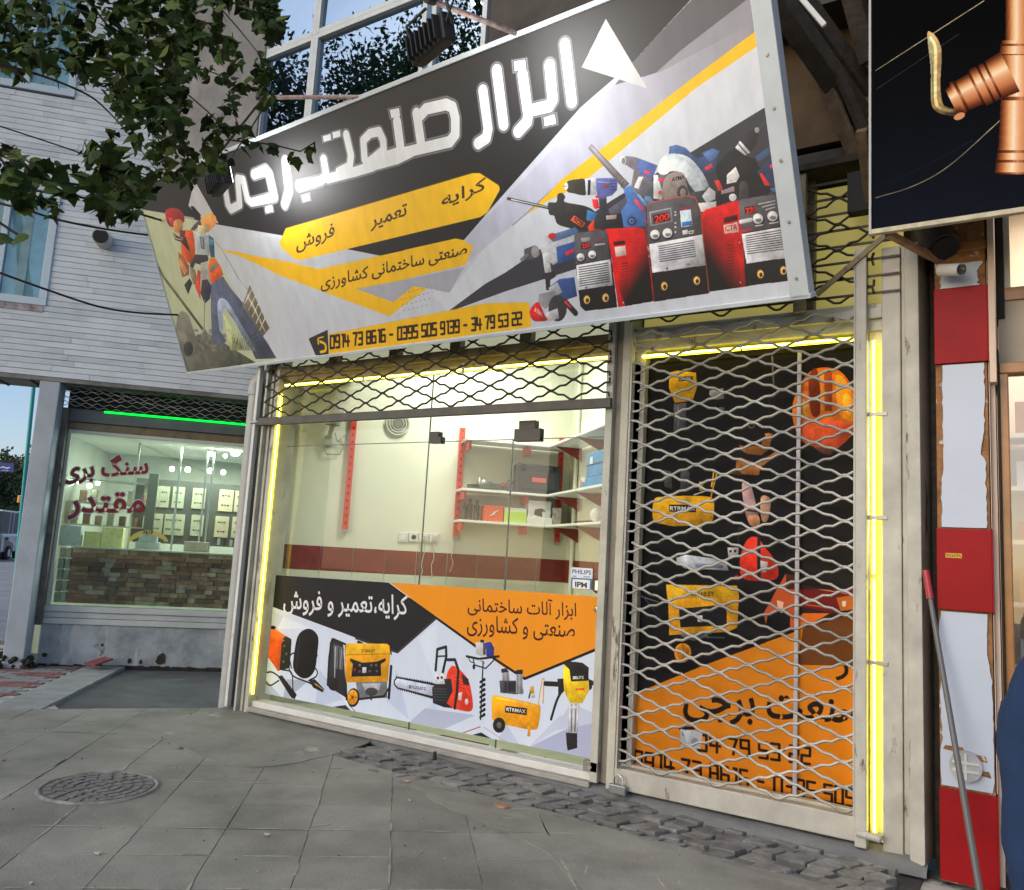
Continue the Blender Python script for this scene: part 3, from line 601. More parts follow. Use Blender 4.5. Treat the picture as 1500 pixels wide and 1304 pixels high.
# title letters: grey halo first, white strokes after
def title(col, ex):
    cv.k = cA
    for pts, w in [([(1002, 95), (1040, 412)], 66), ([(918, 212), (935, 400), (915, 435), (800, 462)], 66), ([(770, 262), (800, 480), (795, 520), (745, 575)], 66), ([(628, 240), (665, 535)], 66), ([(552, 350), (580, 560), (570, 610), (525, 640)], 62)]:
        cv.stroke(pts, w-2+ex, col)
    for q in ([(722, 188), (785, 178), (790, 228), (728, 242)], [(885, 495), (948, 478), (955, 530), (892, 545)], [(40, 455), (92, 443), (98, 490), (50, 500)]):
        c = np.mean(q, 0); cv.poly([tuple(c+(np.array(p)-c)*(1+ex/55)) for p in q], col)
    # sad, nun
    for pts, w in [([(188, 475), (215, 660)], 58), ([(195, 500), (240, 450), (350, 425), (385, 440), (400, 500), (400, 590), (370, 630), (120, 690), (90, 690)], 56), ([(80, 520), (100, 670), (90, 690), (0, 720), (-60, 735)], 56)]:
        cv.stroke(pts, w-2+ex, col)
    cv.k = cB
    for pts, w in [([(1460, 420), (1360, 470), (1180, 520), (1120, 470), (1110, 330), (1160, 280), (1225, 265), (1255, 330), (1260, 400), (1130, 510)], 62), ([(1180, 520), (1050, 560), (850, 610)], 66), ([(985, 290), (1020, 440), (1010, 520), (930, 560)], 60),
                   ([(820, 470), (840, 590), (800, 625), (640, 665)], 62), ([(540, 485), (565, 700), (535, 800)], 60),
                   ([(310, 580), (395, 548), (420, 580), (455, 735)], 60), ([(460, 745), (290, 785), (260, 760), (230, 620), (190, 612), (205, 800), (140, 835), (118, 800), (100, 690)], 56)]:
        cv.stroke(pts, w-2+ex, col)
    for q in ([(815, 298), (870, 282), (875, 325), (820, 340)], [(885, 270), (940, 255), (945, 300), (890, 315)], [(390, 815), (440, 803), (448, 850), (400, 862)], [(662, 735), (712, 720), (720, 765), (672, 778)]):
        c = np.mean(q, 0); cv.poly([tuple(c+(np.array(p)-c)*(1+ex/55)) for p in q], col)
title((60, 60, 66), 28); title((120, 120, 125), 21); title((62, 62, 68), 8); title((226, 230, 232), 0)
# ------------------------------------------------ the worker breaking the floor (left)
cv.k = c5
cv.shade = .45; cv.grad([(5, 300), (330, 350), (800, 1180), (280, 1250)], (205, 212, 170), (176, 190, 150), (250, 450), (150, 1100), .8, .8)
cv.poly([(250, 900), (300, 915), (330, 1000), (380, 1160), (500, 1215), (280, 1250), (230, 1020)], (122, 122, 108), smooth=True)
cv.poly([(240, 1080), (400, 1010), (560, 1110), (690, 1190), (280, 1252)], (104, 106, 92)); cv.ell(300, 1110, 28, 42, (60, 62, 60))
cv.stroke([(110, 610), (160, 700), (380, 995)], 16, (70, 70, 52)); cv.stroke([(120, 640), (370, 990)], 5, (120, 122, 90)); cv.stroke([(118, 660), (180, 850)], 10, (70, 90, 72))
for i in range(40):
    a = RNG.uniform(0, 1); cv.ell(340+180*a, 1060+RNG.uniform(-60, 60), 14, 8, tuple(int(x) for x in RNG.uniform(80, 150, 1))*3, rot=RNG.uniform(0, 90), alpha=.6)
cv.poly([(500, 900), (560, 1000), (620, 1110), (545, 1120), (520, 1010)], (196, 210, 150))
cv.poly([(430, 730), (500, 690), (545, 760), (620, 850), (700, 990), (760, 1080), (810, 1165), (690, 1170), (640, 1060), (560, 940), (500, 850), (480, 1000), (520, 1070), (440, 1090), (430, 900)], (88, 96, 120))
cv.poly([(470, 840), (520, 830), (600, 960), (660, 1060), (690, 1130), (630, 1070), (540, 900), (500, 890), (500, 1000), (480, 1000)], (150, 166, 190), smooth=True)
for i in range(7): cv.stroke([(690+i*10, 1020+i*22), (655+i*18, 1045+i*20)], 5, (52, 58, 82))
cv.poly([(655, 740), (745, 940), (770, 990), (730, 1040), (612, 860)], (120, 112, 92))
for i in range(5): cv.stroke([(625+i*22, 850+i*38), (665+i*20, 770+i*40)], 5, (226, 224, 205)); 
for i in range(3): cv.stroke([(640+i*14, 800+i*20), (735+i*8, 1000+i*12)], 3, (226, 224, 205))
for i in range(24): cv.stroke([(550+i*5, 1120), (560+i*5, 1020+RNG.uniform(0, 60))], 2.5, (84, 86, 60))
cv.k = cE
cv.poly([(310, 790), (380, 850), (470, 1000), (470, 1130), (370, 1170), (330, 980)], (150, 96, 58)); cv.poly([(300, 870), (350, 900), (450, 1070), (400, 1130), (340, 1000)], (214, 140, 84))
cv.poly([(350, 690), (400, 500), (420, 470), (520, 480), (560, 640), (560, 900), (500, 980), (430, 930), (360, 820)], (240, 92, 26)); cv.poly([(350, 650), (420, 560), (490, 800)], (60, 38, 34))
cv.poly([(490, 470), (540, 400), (600, 340), (640, 330), (660, 420), (600, 430), (550, 480)], (88, 80, 84)); cv.poly([(640, 320), (720, 240), (800, 225), (865, 280), (870, 370), (830, 430), (740, 500), (660, 380)], (246, 164, 84), smooth=True)
cv.poly([(600, 400), (740, 410), (770, 480), (700, 530), (600, 500)], (222, 200, 150))
cv.poly([(120, 210), (190, 150), (330, 170), (400, 280), (380, 370), (240, 430), (160, 380)], (178, 42, 40), smooth=True); cv.poly([(170, 300), (230, 290), (260, 400), (200, 410)], (206, 84, 92))
cv.poly([(260, 330), (350, 320), (380, 420), (350, 510), (270, 500), (240, 420)], (214, 148, 84), smooth=True); cv.poly([(220, 490), (300, 560), (380, 600), (360, 650), (270, 620)], (72, 52, 46)); cv.stroke([(220, 480), (280, 600), (370, 620)], 10, (216, 206, 180))
cv.poly([(330, 470), (420, 480), (400, 600), (330, 570)], (120, 60, 56))
cv.poly([(780, 880), (860, 890), (940, 1020), (975, 1130), (820, 1260), (770, 1200), (740, 1040)], (244, 104, 28)); cv.poly([(870, 930), (920, 990), (790, 1110), (760, 1040)], (140, 116, 92))
cv.poly([(540, 490), (770, 560), (780, 860), (620, 830), (560, 720)], (176, 184, 186)); cv.poly([(625, 560), (690, 590), (700, 760), (650, 740)], (96, 102, 106)); cv.poly([(640, 585), (675, 600), (682, 730), (660, 720)], (150, 158, 160))
cv.poly([(760, 540), (835, 600), (850, 880), (790, 870), (765, 700)], (48, 86, 112)); cv.poly([(770, 600), (835, 620), (835, 690), (775, 690)], (80, 138, 170))
cv.stroke([(850, 640), (940, 740), (1200, 1190)], 9, (130, 126, 100)); cv.stroke([(1190, 1180), (1450, 1500), (1560, 2100)], 7, (110, 110, 90), alpha=.8)
cv.poly([(560, 830), (740, 840), (760, 900), (700, 1000), (560, 960), (520, 1060), (480, 1000)], (58, 54, 56)); cv.poly([(640, 960), (730, 930), (790, 1240), (780, 1300), (650, 1300)], (172, 172, 168)); cv.poly([(660, 1210), (740, 1195), (800, 1300), (780, 1480), (700, 1560), (640, 1400)], (52, 52, 64))
cv.poly([(480, 1000), (560, 1060), (600, 1250), (540, 1280), (490, 1120)], (150, 130, 104)); cv.poly([(600, 1050), (640, 1080), (640, 1500), (560, 1300)], (206, 70, 44)); cv.poly([(400, 1280), (480, 1180), (520, 1250), (460, 1420), (420, 1330)], (40, 42, 34))
cv.stroke([(700, 1500), (690, 2000)], 16, (90, 92, 96)); cv.stroke([(700, 1500), (690, 2000)], 5, (190, 192, 190))
# ------------------------------------------------ power tools (right)
cv.k = c7                                           # chisel hammer
cv.stroke([(14, 414), (225, 462)], 13, (50, 50, 54)); cv.stroke([(30, 418), (215, 458)], 5, (215, 216, 214))
cv.poly([(215, 435), (255, 430), (262, 392), (285, 385), (300, 405), (300, 430), (400, 450), (450, 480), (480, 540), (440, 580), (400, 575), (270, 545), (245, 500), (220, 490)], (52, 50, 50), smooth=True)
cv.poly([(410, 468), (475, 492), (440, 530), (405, 520)], (62, 118, 176)); cv.poly([(345, 496), (400, 535), (385, 558), (325, 520)], (236, 90, 40)); cv.poly([(348, 503), (392, 535), (382, 550), (335, 518)], (66, 40, 34)); cv.text('ATMA', (338, 520), (384, 548), 15, (236, 110, 60), .01)
cv.poly([(440, 520), (475, 510), (480, 575), (415, 575), (418, 545)], (238, 66, 30)); 
cv.k = cC                                           # cordless drill
cv.poly([(835, 460), (1040, 455), (1085, 500), (1080, 590), (1020, 650), (960, 665), (860, 640)], (96, 106, 178)); cv.poly([(860, 640), (960, 650), (975, 800), (1000, 860), (890, 850), (880, 700)], (56, 58, 70)); cv.poly([(860, 640), (960, 650), (950, 690), (880, 690)], (92, 98, 156))
for i in range(4): cv.stroke([(1000, 490+i*32), (1065, 490+i*32)], 8, (52, 58, 110))
cv.poly([(920, 520), (995, 520), (990, 565), (920, 565)], (150, 80, 110)); cv.stroke([(870, 500), (1000, 512)], 7, (200, 206, 230))
cv.poly([(530, 500), (640, 470), (730, 480), (740, 640), (600, 625), (530, 600)], (62, 60, 54), smooth=True); cv.poly([(725, 465), (850, 450), (850, 640), (740, 650)], (216, 218, 226)); cv.poly([(760, 480), (790, 478), (785, 640), (755, 645)], (40, 42, 60))
for i in range(6): cv.stroke([(560+i*25, 490), (575+i*25, 620)], 5, (40, 38, 36))
cv.ell(520, 548, 22, 40, (236, 238, 238)); cv.stroke([(484, 550), (520, 550)], 9, (120, 120, 126)); cv.poly([(805, 690), (870, 690), (885, 790), (840, 800), (815, 770)], (240, 50, 60)); cv.ell(862, 662, 24, 16, (235, 60, 80))
cv.poly([(765, 120), (800, 82), (1215, 520), (1150, 580), (1030, 440), (770, 140)], (112, 106, 112)); cv.poly([(780, 120), (800, 100), (1190, 510), (1160, 540)], (142, 134, 140)); cv.stroke([(1150, 500), (1120, 560)], 8, (40, 40, 44))     # blower
cv.poly([(985, 800), (1180, 660), (1200, 700), (1100, 850), (1000, 860)], (90, 92, 104)); cv.poly([(1150, 580), (1225, 530), (1400, 740), (1400, 990), (1150, 1000), (1120, 820), (1190, 720)], (72, 112, 176)); cv.poly([(1225, 540), (1245, 540), (1420, 745), (1390, 760)], (150, 184, 220))
cv.poly([(1262, 700), (1285, 680), (1375, 790), (1360, 810), (1340, 808)], (222, 68, 88)); cv.ell(1240, 930, 62, 62, (50, 84, 146)); cv.ell(1240, 930, 46, 46, (36, 46, 74)); cv.ell(1240, 930, 30, 30, (86, 108, 150)); cv.ell(1240, 930, 12, 12, (24, 26, 34))
cv.poly([(930, 850), (1130, 850), (1150, 1000), (940, 1010)], (34, 36, 44)); cv.poly([(955, 870), (1075, 858), (1070, 905), (965, 915)], (180, 150, 140)); cv.poly([(840, 880), (880, 852), (925, 890), (945, 1010), (830, 1010)], (54, 52, 56), smooth=True); cv.poly([(755, 1000), (800, 950), (830, 960), (800, 1020), (790, 1050)], (242, 66, 34))
cv.k = cD                                           # heat gun
cv.poly([(95, 280), (180, 290), (365, 360), (320, 470), (300, 500), (290, 640), (190, 600), (140, 540), (165, 400), (85, 350)], (118, 112, 124)); cv.poly([(200, 300), (365, 362), (320, 470), (230, 440), (190, 380)], (84, 108, 172)); cv.poly([(205, 455), (245, 455), (205, 560), (165, 545)], (226, 232, 240))
cv.ell(72, 320, 26, 36, (228, 238, 240)); cv.ell(76, 320, 16, 26, (140, 150, 154)); cv.poly([(255, 400), (305, 410), (295, 438), (250, 425)], (226, 70, 96)); cv.poly([(260, 500), (330, 490), (330, 690), (250, 640)], (96, 98, 106))
cv.poly([(255, 620), (300, 620), (350, 690), (300, 700), (255, 650)], (100, 136, 178))
# circular saw
cv.poly([(465, 200), (520, 185), (600, 210), (660, 270), (700, 300), (760, 280), (740, 250), (830, 215), (890, 240), (870, 300), (860, 390), (800, 430), (740, 420), (560, 270), (460, 265)], (66, 88, 134)); cv.poly([(470, 205), (520, 190), (600, 215), (640, 265), (560, 262), (470, 258)], (84, 118, 180)); cv.poly([(745, 262), (830, 218), (885, 240), (860, 290), (800, 330)], (78, 110, 160))
cv.poly([(760, 380), (820, 345), (835, 370), (780, 408)], (226, 58, 62)); cv.poly([(360, 440), (440, 435), (440, 640), (370, 650)], (92, 92, 104)); cv.poly([(330, 440), (365, 440), (410, 600), (400, 650), (330, 640)], (216, 218, 220)); cv.poly([(370, 470), (430, 470), (425, 495), (370, 495)], (228, 54, 96)); cv.ell(388, 590, 20, 18, (236, 84, 60))
cv.poly([(370, 420), (380, 330), (440, 270), (540, 262), (640, 300), (730, 400), (790, 510), (790, 570), (700, 590), (640, 530), (600, 460), (560, 420), (480, 410), (430, 440)], (208, 220, 228), smooth=True); cv.stroke([(430, 320), (560, 300), (680, 400), (750, 540)], 4, (176, 190, 204), curve=True)
cv.poly([(410, 640), (410, 520), (450, 440), (530, 415), (590, 440), (620, 560), (640, 630), (560, 650)], (140, 128, 122), smooth=True); cv.ell(575, 590, 46, 62, (64, 58, 58)); cv.ell(580, 590, 26, 36, (130, 122, 118)); cv.text('ATMA', (484, 496), (592, 470), 30, (28, 28, 30), .02)
cv.poly([(640, 590), (760, 570), (830, 500), (860, 600), (820, 680), (690, 690), (650, 640)], (62, 62, 66)); cv.poly([(740, 620), (800, 540), (850, 580), (860, 640), (780, 680)], (196, 200, 206)); cv.poly([(700, 680), (860, 665), (860, 720), (760, 750), (720, 760)], (206, 206, 204))
# black hammer drill, blue tools
cv.poly([(1060, 150), (1120, 80), (1180, 50), (1220, 90), (1200, 180), (1150, 250), (1080, 240)], (44, 44, 48)); cv.poly([(1020, 210), (1060, 150), (1150, 250), (1100, 280), (1045, 290)], (206, 208, 210)); cv.stroke([(1045, 180), (1120, 268)], 12, (90, 90, 96)); cv.ell(1205, 62, 20, 24, (156, 160, 164)); cv.stroke([(1215, 50), (1330, -40)], 5, (90, 92, 98))
cv.poly([(850, 380), (960, 250), (1020, 210), (1110, 280), (1180, 300), (1230, 380), (1290, 470), (1330, 560), (1300, 600), (1060, 650), (1080, 620), (870, 700), (850, 620), (900, 560)], (34, 35, 40)); cv.poly([(950, 440), (1025, 370), (1058, 450), (1030, 500), (950, 520)], (212, 212, 210)); 
for i in range(4): cv.stroke([(965, 455+i*16), (1035, 425+i*16)], 4, (150, 150, 150))
cv.poly([(845, 490), (880, 480), (920, 560), (880, 580)], (228, 60, 56)); cv.poly([(900, 575), (1010, 535), (1015, 580), (905, 605)], (160, 140, 148)); cv.poly([(1060, 520), (1095, 490), (1130, 530), (1130, 640), (1060, 640)], (64, 62, 66), smooth=True); cv.ell(1000, 630, 32, 32, (206, 208, 208))
cv.poly([(1190, 290), (1390, 140), (1400, 200), (1220, 330)], (60, 92, 138)); cv.poly([(1200, 420), (1390, 240), (1420, 450), (1310, 520), (1270, 470)], (46, 60, 92)); cv.poly([(1310, 360), (1385, 320), (1390, 345), (1320, 390)], (200, 50, 64)); cv.poly([(1225, 430), (1245, 425), (1320, 530), (1270, 530)], (214, 44, 46)); cv.poly([(1310, 560), (1440, 520), (1460, 640), (1380, 600)], (50, 82, 130)); cv.ell(1385, 488, 34, 34, (240, 44, 40))
# welding machines
cv.k = c7
cv.poly([(165, 640), (200, 600), (360, 565), (365, 660), (240, 745), (190, 700)], (198, 200, 206)); cv.poly([(210, 600), (350, 555), (372, 585), (240, 630)], (92, 124, 172)); cv.ell(236, 600, 22, 16, (232, 60, 60)); cv.poly([(255, 655), (350, 625), (350, 710), (262, 740)], (52, 84, 146)); cv.poly([(300, 680), (345, 660), (345, 680), (305, 700)], (214, 40, 50)); cv.poly([(95, 665), (150, 645), (180, 690), (130, 720), (95, 715)], (92, 92, 96)); cv.ell(150, 678, 20, 30, (150, 150, 154)); cv.stroke([(80, 718), (110, 695)], 14, (140, 140, 144))
cv.poly([(185, 690), (215, 680), (232, 780), (200, 790)], (206, 208, 212)); cv.poly([(178, 790), (245, 775), (255, 800), (225, 820), (225, 870), (205, 870), (200, 815), (180, 810)], (48, 48, 52))
cv.poly([(225, 850), (270, 815), (345, 805), (360, 900), (300, 920), (250, 890)], (54, 86, 148)); cv.poly([(215, 860), (260, 830), (285, 880), (250, 900)], (190, 194, 200)); cv.poly([(170, 890), (250, 870), (255, 920), (200, 965), (165, 930)], (150, 152, 156)); cv.ell(262, 960, 46, 66, (56, 54, 58)); cv.poly([(125, 965), (165, 930), (200, 1000), (215, 1020), (150, 1025), (125, 1000)], (216, 36, 34), smooth=True); cv.poly([(215, 1028), (270, 1010), (262, 960), (200, 985)], (190, 192, 198)); cv.text('ATMA', (146, 975), (188, 1006), 22, (240, 200, 200), .02)
cv.stroke([(300, 930), (350, 985)], 28, (40, 38, 40)); cv.stroke([(300, 930), (325, 955)], 12, (206, 44, 44))
def welder(front, sidep, col_side, num, disp, knobs, vent, sock, top, shade=None):
    cv.poly(sidep, (206, 24, 24)); 
    if shade: cv.grad(shade[0], (206, 24, 24), (16, 12, 12), shade[1], shade[2], 0, 1)
    cv.poly(front, (26, 25, 27)); cv.poly(top, (86, 84, 90)); cv.poly(vent[0], (212, 214, 220))
    q = [np.array(p, float) for p in vent[1]]
    for i in range(vent[2]):
        t = (i+.5)/vent[2]; a = q[0]*(1-t)+q[3]*t; b_ = q[1]*(1-t)+q[2]*t; cv.stroke([tuple(a), tuple(b_)], 4, (44, 44, 50))
    cv.poly(disp, (44, 16, 16)); c = np.array(disp); 
    a, b_ = c[3], c[2]; cv.text(num, (a[0]+4, a[1]-5), (b_[0]-4, b_[1]-5), abs(c[0][1]-c[3][1])-10, (236, 40, 30), .02)
    for x, y, r_ in knobs: cv.ell(x+3, y+5, r_*1.15, r_*1.1, (30, 30, 32)); cv.ell(x, y, r_, r_, (216, 218, 220)); cv.ell(x-2, y-3, r_*.6, r_*.6, (246, 246, 246)); cv.ell(x+2, y+8, r_*.6, r_*.35, (120, 120, 124))
    for x, y in sock: cv.ell(x, y, 30, 36, (12, 12, 13)); cv.ell(x, y, 24, 29, (46, 46, 48)); cv.ell(x, y, 20, 24, (8, 8, 8)); cv.ell(x, y, 16, 21, (228, 182, 96)); cv.ell(x+2, y+3, 8, 11, (60, 36, 18))
welder([(345, 600), (360, 580), (500, 568), (515, 600), (545, 830), (560, 955), (400, 975), (375, 950), (355, 780)], [(500, 565), (655, 555), (695, 565), (720, 700), (740, 925), (565, 955), (520, 640)], 0, '250', [(378, 635), (425, 632), (428, 660), (380, 666)], [(377, 705, 20), (434, 692, 20)], ([(355, 745), (525, 715), (537, 845), (362, 870)], [(368, 752), (512, 730), (522, 832), (372, 856)], 9), [(408, 918), (502, 908)], [(345, 600), (360, 582), (495, 570), (512, 590), (525, 712), (352, 742)], ([(560, 700), (640, 600), (700, 570), (740, 925), (600, 950), (565, 850)], (590, 720), (690, 800)))
cv.poly([(540, 628), (598, 622), (600, 640), (542, 648)], (60, 10, 10)); cv.poly([(545, 655), (600, 648), (606, 695), (552, 703)], (222, 196, 190)); cv.stroke([(450, 645), (495, 640)], 8, (190, 190, 190)); cv.stroke([(450, 622), (490, 617)], 6, (160, 40, 50)); cv.poly([(378, 610), (425, 604), (425, 622), (380, 628)], (150, 150, 150))
for i in range(12): cv.stroke([(580, 740+i*14), (612, 735+i*14)], 3, (70, 8, 8))
cv.stroke([(397, 860), (410, 858)], 2.5, (20, 20, 20)); cv.stroke([(403, 853), (403, 865)], 2.5, (20, 20, 20))
welder([(1165, 430), (1175, 415), (1340, 388), (1375, 400), (1415, 545), (1440, 820), (1200, 850), (1185, 560)], [(980, 490), (1000, 468), (1165, 420), (1190, 560), (1215, 850), (1010, 880), (990, 640)], 0, '220', [(1195, 455), (1252, 448), (1256, 484), (1198, 492)], [(1262, 513, 26), (1335, 500, 26)], ([(1180, 590), (1415, 548), (1428, 705), (1205, 738)], [(1200, 595), (1412, 560), (1420, 668), (1210, 695)], 9), [(1275, 790), (1390, 772)], [(1165, 430), (1178, 416), (1338, 392), (1372, 405), (1410, 545), (1182, 585)], ([(985, 520), (1020, 470), (1130, 560), (1170, 740), (1180, 855), (1010, 880)], (1180, 640), (1040, 760)))
cv.poly([(1345, 388), (1372, 395), (1415, 545), (1400, 545), (1365, 405)], (214, 30, 28)); cv.poly([(1090, 545), (1160, 530), (1168, 580), (1096, 588)], (214, 180, 172)); cv.poly([(1090, 510), (1160, 492), (1162, 520), (1092, 535)], (70, 12, 12)); cv.text('CTR', (1098, 575), (1160, 566), 26, (190, 60, 50), .02)
for i in range(3): cv.stroke([(1265+i*18, 442+i*14), (1345, 425+i*16)], 6, (196, 196, 198))
cv.stroke([(1175, 530), (1225, 520)], 20, (206, 206, 208)); cv.stroke([(1185, 575), (1235, 566)], 10, (190, 30, 60)); cv.stroke([(1250, 550), (1285, 545)], 6, (220, 220, 220)); cv.stroke([(1320, 538), (1360, 532)], 6, (220, 220, 220))
for i in range(14): cv.stroke([(1105, 650+i*15), (1140, 645+i*15)], 3, (60, 10, 10))
welder([(700, 450), (730, 430), (900, 398), (950, 405), (975, 470), (1000, 740), (1020, 885), (745, 928), (725, 750)], [(700, 460), (745, 928), (740, 928), (698, 470)], 0, '200', [(738, 495), (815, 480), (822, 522), (742, 540)], [(748, 592, 24), (810, 585, 24)], ([(718, 640), (985, 592), (1002, 745), (735, 784)], [(765, 648), (940, 618), (952, 706), (772, 734)], 8), [(795, 850), (957, 822)], [(705, 452), (732, 434), (900, 402), (945, 410), (968, 470), (982, 590), (716, 638)], None)
cv.stroke([(722, 484), (826, 462), (832, 526), (728, 548), (722, 484)], 6, (150, 150, 156)); cv.stroke([(705, 452), (732, 432), (900, 400), (948, 408), (972, 470), (1018, 885)], 5, (176, 84, 60))
cv.poly([(872, 474), (925, 466), (935, 548), (880, 556)], (206, 226, 238)); cv.poly([(882, 530), (930, 524), (933, 545), (884, 552)], (60, 110, 180)); cv.stroke([(875, 466), (925, 458)], 7, (206, 30, 40)); cv.poly([(885, 572), (910, 568), (912, 590), (888, 594)], (206, 206, 206)); cv.text('CE', (916, 590), (944, 586), 16, (220, 220, 220), .01)
for y in (480, 495, 535, 555, 580): cv.ell(850, y, 5, 5, (196, 196, 198))
for x, y in ((808, 762), (915, 742)): cv.stroke([(x-6, y), (x+6, y-1)], 3, (20, 20, 20))
cv.stroke([(808, 756), (808, 768)], 3, (20, 20, 20))
for x, y in ((590, 932), (1175, 832), (720, 700), (1170, 632)): cv.ell(x, y, 4, 4, (240, 180, 160))
# ------------------------------------------------ sign box
sign = thing('shop_sign', 'big tilted shop sign with yellow bars, power tools and a worker printed on it', 'sign', tuple(SP))
def S3(p, d=0.): q = cv.uv([p])[0] if len(p) == 2 else p; return SP+cv.eu*q[0]+cv.ev*q[1]+SN*d
def S2(u, v, d=0.): return SP+cv.eu*u+cv.ev*v+SN*d
q = cv.quad; g = 0.0
q = np.array([q[0], q[1], q[2], q[3]])
fmb = MB(); P = [S2(*p, 0) for p in q]; fmb.prism([P[3], P[2], P[1], P[0]], depth=tuple(-SN*.015))
sg = fmb.build('printed_face', cv.material('sign_print', 1.0, rough=.52, coat=.0, dirt=.14, spec=.6), sign); cv.setuv(sg)
if sg.data.polygons[0].normal.dot(Vector(SN)) < 0 and sg.data.polygons[1].normal.dot(Vector(SN)) < 0: pass
m_sf = M('sign_frame_white', (.50, .56, .60), .45, noise=(3, .1), stain=(9, .68, (.2, .22, .24)))
def out(a, b, w): return a
L_, R_, B_, T_ = q[0][0], q[1][0], q[2][1], q[1][1]
edges = [(q[3], q[2], .045), (q[2], q[1], .115), (q[1], q[0], .055), (q[0], q[3], .02)]
for (a, b_, w) in edges:
    d = (b_-a)/np.linalg.norm(b_-a); nn = np.array([d[1], -d[0]]); ctr = q.mean(0)
    if np.dot(nn, a-ctr) < 0: nn = -nn
    w0 = w if w != .115 else .02
    A, B2 = a+d*(-.02), b_+d*.02
    MB().hexa([S2(*p, z) for z in (-.09, .012) for p in (A-nn*(w-w0 if w == .115 else 0), B2-nn*(w-w0 if w == .115 else 0), B2+nn*w0*.6, A+nn*w0*.6)]).build('frame_bar', m_sf, sign, bevel=.004)
MB().hexa([S2(*p, z) for z in (-.10, -.092) for p in (q[3], q[2], q[1], q[0])]).build('back_sheet', m_olive, sign)
for t in (.05, .22, .4, .55, .7, .86): 
    a = q[2]*(1-t)+q[1]*t-np.array([.045, 0]); MB().tube([S2(*a, .010), S2(*a, .018)], .008, 8).build('screw', m_steel, sign)
# struts holding the sign
for x in (-6.2, -4.4, -2.6, -1.25):
    MB().beam((x, 4.5+(-1.05-x)*.0877+.13, 3.27), (x, 5.14, 3.27), .04, .04).build('strut', m_olive, sign)
# ================================================================== neighbour's dark sign with brass tap
n2 = Canvas((0, -1, 0), (0, 4.5, 3.3), (1, 0, 0), 420, (14, 15, 20)); n2.frame([(1277, -60), (2100, -60), (2100, 330), (1277, 336)])
k4 = (1100, 0, 2.9625)
n2.k = k4
n2.grad([(530, -100), (1500, -100), (1500, 1000), (530, 1000)], (6, 6, 8), (20, 25, 36), (900, 100), (700, 950))
BR1, BR2, BR3, BR4 = (232, 168, 110), (120, 62, 34), (250, 214, 170), (176, 108, 62)
n2.shade = .9; n2.stroke([(540, 308), (800, 140), (1010, 5)], 4, (176, 164, 130)); n2.stroke([(545, 388), (900, 150)], 2.5, (60, 66, 70)); n2.stroke([(540, 860), (700, 810), (860, 720), (1090, 515)], 4, (150, 140, 110), curve=True); n2.stroke([(580, 800), (760, 720), (960, 610)], 2, (44, 50, 54))
n2.poly([(765, 150), (785, 142), (810, 170), (828, 230), (822, 360), (830, 440), (850, 465), (915, 480), (905, 505), (840, 498), (800, 480), (782, 440), (780, 300)], (150, 128, 84), smooth=True)
n2.stroke([(778, 165), (800, 220), (800, 430), (830, 475), (900, 488)], 12, (226, 200, 140), curve=True); n2.stroke([(772, 170), (786, 300), (790, 440)], 5, (110, 150, 130), curve=True)
n2.shade = 0
CP = [(0, (66, 30, 16)), (.10, (150, 84, 48)), (.24, (236, 176, 120)), (.36, (255, 232, 200)), (.50, (232, 170, 122)), (.72, (196, 120, 78)), (.88, (120, 62, 38)), (1, (60, 28, 16))]
CD = [(0, (40, 18, 10)), (.3, (140, 76, 44)), (.45, (206, 140, 96)), (.7, (110, 54, 32)), (1, (36, 16, 10))]
n2.cyl((1165, 740), (1165, 420), 190, 160, CP, 24); n2.cyl((1165, 752), (1165, 640), 214, 184, CP, 24); n2.cyl((1165, 706), (1165, 694), 212, 206, CD); n2.cyl((1165, 664), (1165, 652), 196, 190, CD); n2.cyl((1165, 757), (1165, 748), 196, 210, CD)
n2.cyl((1170, 190), (1170, -90), 130, 128, CP, 20); n2.cyl((1170, 235), (1170, 175), 186, 160, CP, 20); n2.cyl((1170, 200), (1170, 190), 180, 178, CD); n2.cyl((1170, 250), (1170, 236), 176, 190, CD)
n2.cyl((1180, 430), (1180, 240), 190, 190, CP, 24); n2.cyl((1180, 436), (1180, 420), 176, 186, CD)
P0, P1 = np.array([868., 440.]), np.array([1120., 315.])
for t0, t1, w0, w1, st__ in ((0, .10, 108, 128, CP), (.10, .15, 146, 150, CP), (.15, .20, 150, 140, CD), (.20, .42, 138, 146, CP), (.42, .46, 158, 158, CD), (.46, .58, 170, 172, CP), (.58, .62, 160, 160, CD), (.62, .70, 172, 174, CP), (.70, .74, 160, 160, CD), (.74, 1.02, 176, 190, CP)):
    n2.cyl(tuple(P0+(P1-P0)*t1), tuple(P0+(P1-P0)*t0), w1, w0, [(1-a, c) for a, c in st__[::-1]], 20)
n2.ell(905, 505, 26, 14, (214, 150, 104), rot=-25)
ns = thing('neighbour_sign', "neighbouring shop's black sign picturing a brass tap, above the striped pillar", 'sign', (.8, 4.5, 3.34))
a = py(1277, 336, 4.5); zbot = a[2]
o = MB().prism([(a[0], 4.5, zbot), (2.6, 4.5, zbot), (2.6, 4.5, 5.4), (a[0], 4.5, 5.4)], depth=(0, .012, 0)).build('printed_face', n2.material('tap_print', .8, rough=.7, coat=0, dirt=.1, spec=.02), ns); n2.setuv(o)
m_raw = M('raw_board_edge', (.42, .38, .28), .7, noise=(20, .3), stain=(12, .6, (.12, .1, .07)))
MB().box(a[0]-.004, 2.6, 4.496, 4.53, zbot-.028, zbot-.001).build('lower_edge', m_raw, ns, bevel=.003); MB().box(a[0]-.014, a[0]-.002, 4.494, 4.53, zbot-.028, 5.4).build('side_edge', M('sign_edge_metal', (.32, .34, .33), .5), ns)
